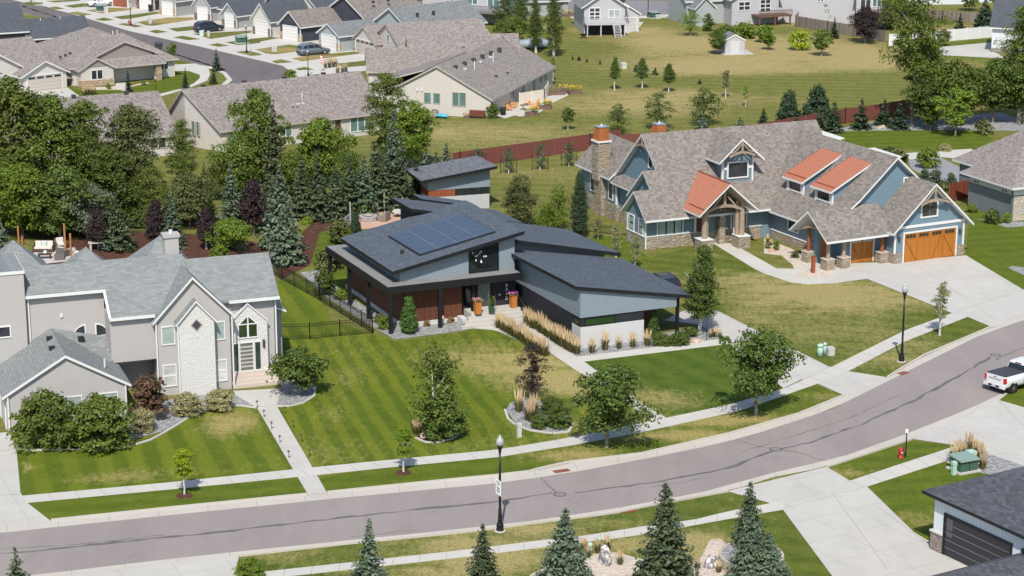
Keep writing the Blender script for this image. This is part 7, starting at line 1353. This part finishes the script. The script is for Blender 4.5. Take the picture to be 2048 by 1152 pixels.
# seating behind the stucco house
seat(88, 503, 0, 1.9, 'cream cushioned sofa on the terrace behind the stucco house roof', brz, pale, 'garden_sofa', 'garden sofa', None, .85, ((0, plain((.4, .52, .5), .8)),)); seat(121, 496, 25, .95, 'round dark wicker chair with pale cushion, farther of two on the terrace', wick, pale, 'garden_chair', 'garden chair', 'chairs behind the stucco house'); seat(126, 512, 150, 1.0, 'dark wicker chair turned away, nearer of two on the terrace', wick, pale, 'garden_chair', 'garden chair', 'chairs behind the stucco house')
ct = empty('coffee_table', G(90, 517), R(5), 'brown coffee table with a white lantern before the cream sofa', 'table'); MB().box(-.6, .6, -.35, .35, .38, .45).build('table_top', brz, ct)
for a, b in ((-.5,-.28),(.5,-.28),(-.5,.28),(.5,.28)): MB().box(a-.04, a+.04, b-.04, b+.04, 0, .38).build('leg', brz, ct)
tag(MB().lathe([(.12,0),(.18,.1),(.16,.25),(.05,.32)], 12, G(91, 517) + Vector((0,0,.45))).build('lantern', plain((.55, .66, .64), .4)), 'white glass lantern on the brown coffee table', 'lantern')
ot = empty('ottoman', G(119, 519), R(10), 'square dark wicker ottoman beside the coffee table', 'ottoman'); MB().box(-.45, .45, -.4, .4, .05, .45).build('body', wick, ot)
bt = empty('bird_bath', G(150, 515), 0, 'white round side table at the edge of the terrace', 'side table'); MB().cyl((0,0,.5), (0,0,.56), .42, .42, 16).build('table_top', pale, bt); MB().cyl((0,0,0), (0,0,.5), .05).build('leg', bl, bt)
ft = empty('grill_table', G(195, 500), R(10), 'grey stone fire table beside the purple tree in the mulch bed', 'fire table'); MB().box(-.8, .8, -.4, .4, .7, .8).build('table_top', plain((.45, .44, .43)), ft); MB().box(-.7, -.5, -.35, .35, 0, .7).build('leg', plain((.4, .38, .36)), ft); MB().box(.5, .7, -.35, .35, 0, .7).build('leg', plain((.4, .38, .36)), ft)
bb = empty('fountain_bowl', G(206, 503), 0, 'dark shallow bowl on the mulch beside the grey table', 'bowl'); MB().lathe([(.2,0),(.25,.3),(.5,.45),(.52,.5),(.4,.46)], 16).build('bowl', plain((.06, .065, .08), .4), bb); MB().cyl((0,0,.4), (0,0,.46), .42, .42, 16).build('water', plain((.4, .45, .5), .1), bb)
for x, y, t, l in ((131, 500, 447, 'tallest orange-brown wood post of the terrace'), (143, 519, 467, 'orange-brown wood post nearest the ridge'), (38, 488, 452, 'brown wood post at the left by the pyramid roof'), (45, 490, 472, 'short brown wood post right of the left pyramid tip')):
    p = G(x, y); tag(MB().box(p.x-.08, p.x+.08, p.y-.08, p.y+.08, 0, HT(x, t, p)).build('wood_post', woodp), l, 'post', 'wood posts of the terrace')
# beige duplex patio
och = plain((.68, .33, .13), .6, 0, .1)
def adirondack(x, y, yaw, label):
    o = empty('adirondack_chair', G(x, y), R(yaw), label, 'patio chair', 'orange patio chairs'); MB().slab([(-.32,-.35,.42),(.32,-.35,.42),(.32,.3,.3),(-.32,.3,.3)], .06).build('seat', och, o); m = MB()
    for k in range(5): m.slab([(-.34+k*.14,.22,.32),(-.22+k*.14,.22,.32),(-.22+k*.14,.55,1.1),(-.34+k*.14,.55,1.1)], .05)
    m.build('backrest', och, o)
    for s in (-1, 1): MB().box(s*.4-.08, s*.4+.08, -.4, .35, .6, .65).build('armrest', och, o); MB().box(s*.37-.04, s*.37+.04, -.38, -.28, 0, .6).build('leg', och, o); MB().beam((s*.34, .5, .0), (s*.34, -.2, .38), .05, .1).build('leg', och, o)
for x, y, w, l in ((1018, 221, 60, 'deep orange patio chair, nearest the duplex corner'), (1028, 216, 80, 'light orange patio chair behind the deep orange one'), (1052, 211, -10, 'light orange patio chair against the cream screen'), (1070, 215, -70, 'light orange patio chair beside the yellow flower box')): adirondack(x, y, w, l)
tb = empty('patio_table', G(1046, 220), 0, 'small dark round table between the orange patio chairs', 'table'); MB().cyl((0,0,.6), (0,0,.65), .45, .45, 16).build('table_top', wick, tb); MB().cyl((0,0,0), (0,0,.6), .06).build('leg', wick, tb)
pbx = plain((.16, .1, .085), .8, 0, .2)
for x, y, w, fl, l in ((1060, 231, 1.2, fyel, 'dark planter of yellow flowers at the front corner of the patio'), (1070, 230, .8, forange, 'brown planter of rusty flowers next to the front yellow one'), (1089, 218, 1.5, fyel, 'large planter of yellow flowers at the right of the patio'), (1096, 216, .8, forange, 'small planter of orange flowers at the far right of the patio'), (1061, 207, .7, fyel, 'yellow flower pot beside the cream screen'), (1014, 211, .7, fred, 'dark pot of red leaves near the duplex wall'), (1112, 190, 2.4, fmag, 'long planter heaped with magenta flowers beyond the cream screen'), (1132, 186, 1.5, fyel, 'planter of yellow flowers right of the magenta ones'), (1150, 188, 1.6, forange, 'golden flower clump at the end of the far planters'), (768, 118, 1.6, fred, 'red and white flower bed before the tan garage'), (790, 117, .9, fred, 'red flower pot by the tan garage corner'), (1137, 33, 2.2, fyel, 'yellow flower bed beside the grey street')):
    leafbox(x, y, 10, w, .7, .45, pbx, fl, l, .75, 'planter', 'planter', 'flower planters', n=150)
bx = empty('raised_planter', G(955, 236), R(-14), 'long reddish-brown raised planter box against the duplex gable wall', 'planter'); MB().box(-.95, .95, -.35, .35, .25, .95).build('box', plain((.14, .045, .03), .6, 0, .15), bx)
for a in (-.9, .9): MB().box(a-.05, a+.05, -.35, .35, 0, .25).build('leg', plain((.12, .04, .03)), bx)
leafbox(933, 236, 0, .7, .5, .2, pbx, fred, 'little tray of seedlings left of the raised planter box', .5, n=50)
ac = empty('air_conditioner', G(869, 234), R(-18), 'square beige air conditioner unit at the duplex wall', 'air conditioner'); MB().box(-.4, .4, -.4, .4, .08, .85).build('body', plain((.33, .28, .23), .6), ac); MB().cyl((0,0,.85), (0,0,.9), .34, .34, 16).build('fan_grille', plain((.08, .08, .08)), ac)
ty = empty('toy_cart', G(884, 236), R(-18), 'small blue toy cart beside the air conditioner', 'toy'); loft([(-.8,.3,.3),(-.6,.5,.34),(0,.55,.35),(.6,.45,.33),(.8,.28,.28)], lambda x, zt, w: [(x,-w,.14),(x,-w,zt*.8),(x,-w*.6,zt),(x,w*.6,zt),(x,w,zt*.8),(x,w,.14)]).build('body', plain((.08, .35, .5), .4), ty, True)
for a in (-.5, .5): MB().cyl((a,-.36,.14), (a,.36,.14), .14, .14, 10).build('wheel', tyre, ty)
bn = empty('trash_bin', G(1006, 230), 0, 'dark round bin at the corner of the beige duplex patio', 'bin'); MB().lathe([(.32,0),(.4,.8),(.42,.85),(.36,1.0),(.02,1.06)], 14).build('body', plain((.03, .03, .035), .5), bn, True)
def bin2(x, y, mat, label, yaw=20, s=1.0):
    o = empty('wheeled_bin', G(x, y), R(yaw), label, 'bin', 'wheeled bins'); o.scale = (s, s, s); MB().mesh([(-.26,-.28,.06),(.26,-.28,.06),(.26,.28,.06),(-.26,.28,.06),(-.32,-.36,1.0),(.32,-.36,1.0),(.32,.36,1.0),(-.32,.36,1.0)], [(0,1,5,4),(1,2,6,5),(2,3,7,6),(3,0,4,7),(4,5,6,7),(3,2,1,0)]).build('body', mat, o); MB().slab([(-.35,-.4,1.04),(.35,-.4,1.04),(.35,.4,1.12),(-.35,.4,1.12)], .06).build('lid', mat, o)
    for s_ in (-1, 1): MB().cyl((s_*.22,.3,.1), (s_*.3,.3,.1), .1, .1, 10).build('wheel', tyre, o)
bin2(301, 23, plain((.03, .025, .03), .5), 'dark wheeled bin before the dark brown far house'); bin2(893, 35, plain((.02, .12, .5), .4), 'bright blue wheeled bin in the garden of the lilac deck house', 20, 1.3); bin2(318, 108, plain((.05, .055, .07), .5), 'tall dark box at the corner of the far street before the little tree', 20, 1.5)
tp = empty('trampoline', G(431, 297), 0, 'small black trampoline on the lawn before the beige gable wall', 'trampoline'); MB().lathe([(.85,.55),(1.0,.55),(1.0,.6),(.85,.6)], 20).build('rim', bl, tp); MB().cyl((0,0,.55), (0,0,.57), .86, .86, 20).build('mat', plain((.25, .25, .26)), tp)
for k in range(6): a = k * 1.047; MB().cyl((.95*math.cos(a), .95*math.sin(a), 0), (.95*math.cos(a), .95*math.sin(a), .55), .03).build('leg', bl, tp)
sl_ = empty('play_slide', G(506, 290), R(-40), 'bright yellow play slide peeping out beside the irregular green tree', 'slide'); MB().slab([(-.25,-.8,.1),(.25,-.8,.1),(.25,.8,1.4),(-.25,.8,1.4)], .08).build('chute', plain((.7, .42, .02), .4), sl_)
for s in (-1, 1): MB().box(s*.25-.04, s*.25+.04, .72, .8, 0, 1.5).build('post', plain((.6, .35, .02)), sl_)
bo = empty('covered_trailer', G(1069, 97), R(8), 'silver-blue tarp-covered trailer under the poplars', 'trailer'); loft([(-2.4,.7,.5),(-2.2,1.3,.95),(-.5,1.45,1.0),(1.2,1.4,.95),(2.2,1.15,.8),(2.5,.6,.4)], lambda x, zt, w: [(x,-w,.3),(x,-w,zt*.75),(x,-w*.5,zt),(x,w*.5,zt),(x,w,zt*.75),(x,w,.3)]).build('cover', plain((.27, .32, .37), .5, 0, .25, 1.5), bo, True); wheels(bo, (-.6,), .8, .3)
fg = empty('garden_fire_bowl', G(1167, 76), 0, 'dark metal fire bowl on the grass before the white deck house', 'fire bowl'); MB().lathe([(.15,.3),(.5,.45),(.6,.6),(.5,.55)], 14).build('bowl', bl, fg)
for k in range(4): a = k * 1.57; MB().cyl((.4*math.cos(a), .4*math.sin(a), 0), (.2*math.cos(a), .2*math.sin(a), .4), .03).build('leg', bl, fg)
fl = empty('flag_pole', G(641, 143), 0, 'small red and white striped garden flag by the far street', 'flag'); MB().cyl((0,0,0), (0,0,2.4), .03).build('pole', plain((.5, .5, .5)), fl); m = MB()
for k in range(7): m.mesh([(.03,0,2.3-k*.16),(.32,.04,2.25-k*.16),(.32,.04,2.09-k*.16),(.03,0,2.14-k*.16)], [(0,1,2,3)], k % 2)
m.build('flag', [plain((.5, .06, .08)), plain((.75, .73, .72))], fl)
for x, y, l in ((369, 992, 'dark mulch ring round the golden tree'), (807, 946, 'dark mulch ring round the lime tree')):
    p = G(x, y); m = MB(); m.lathe([(.55,.0),(.5,.06),(.2,.1)], 14, (p.x, p.y, .0)); tag(m.build('mulch_ring', mulch), kind='structure')
for x, y in ((956,338),(1017,347),(1080,340),(1138,333)):
    for k in (-1, 1):
        p = G(x, y) + Vector((.85 * k, 0, 0)); tag(MB().cyl((p.x,p.y,0), (p.x,p.y,1.7), .03, .03, 6).build('tree_stake', bl), 'thin dark stake beside a staked young tree at the brown fence', 'stake', 'stakes of the young trees')
for x, y in Z3([(1505,165),(1545,220),(1590,290),(1638,370),(1690,460),(1715,280),(1765,365),(1812,450),(1668,200)]):
    p = G(x, y); o = empty('path_light', p, 0, 'thin bronze path light along the walk of the stucco house', 'path light', 'path lights of the walk'); MB().cyl((0,0,0), (0,0,.5), .018, .018, 6).build('stem', brz, o); MB().lathe([(.1,.48),(.06,.56),(.01,.6)], 8).build('shade', brz, o)
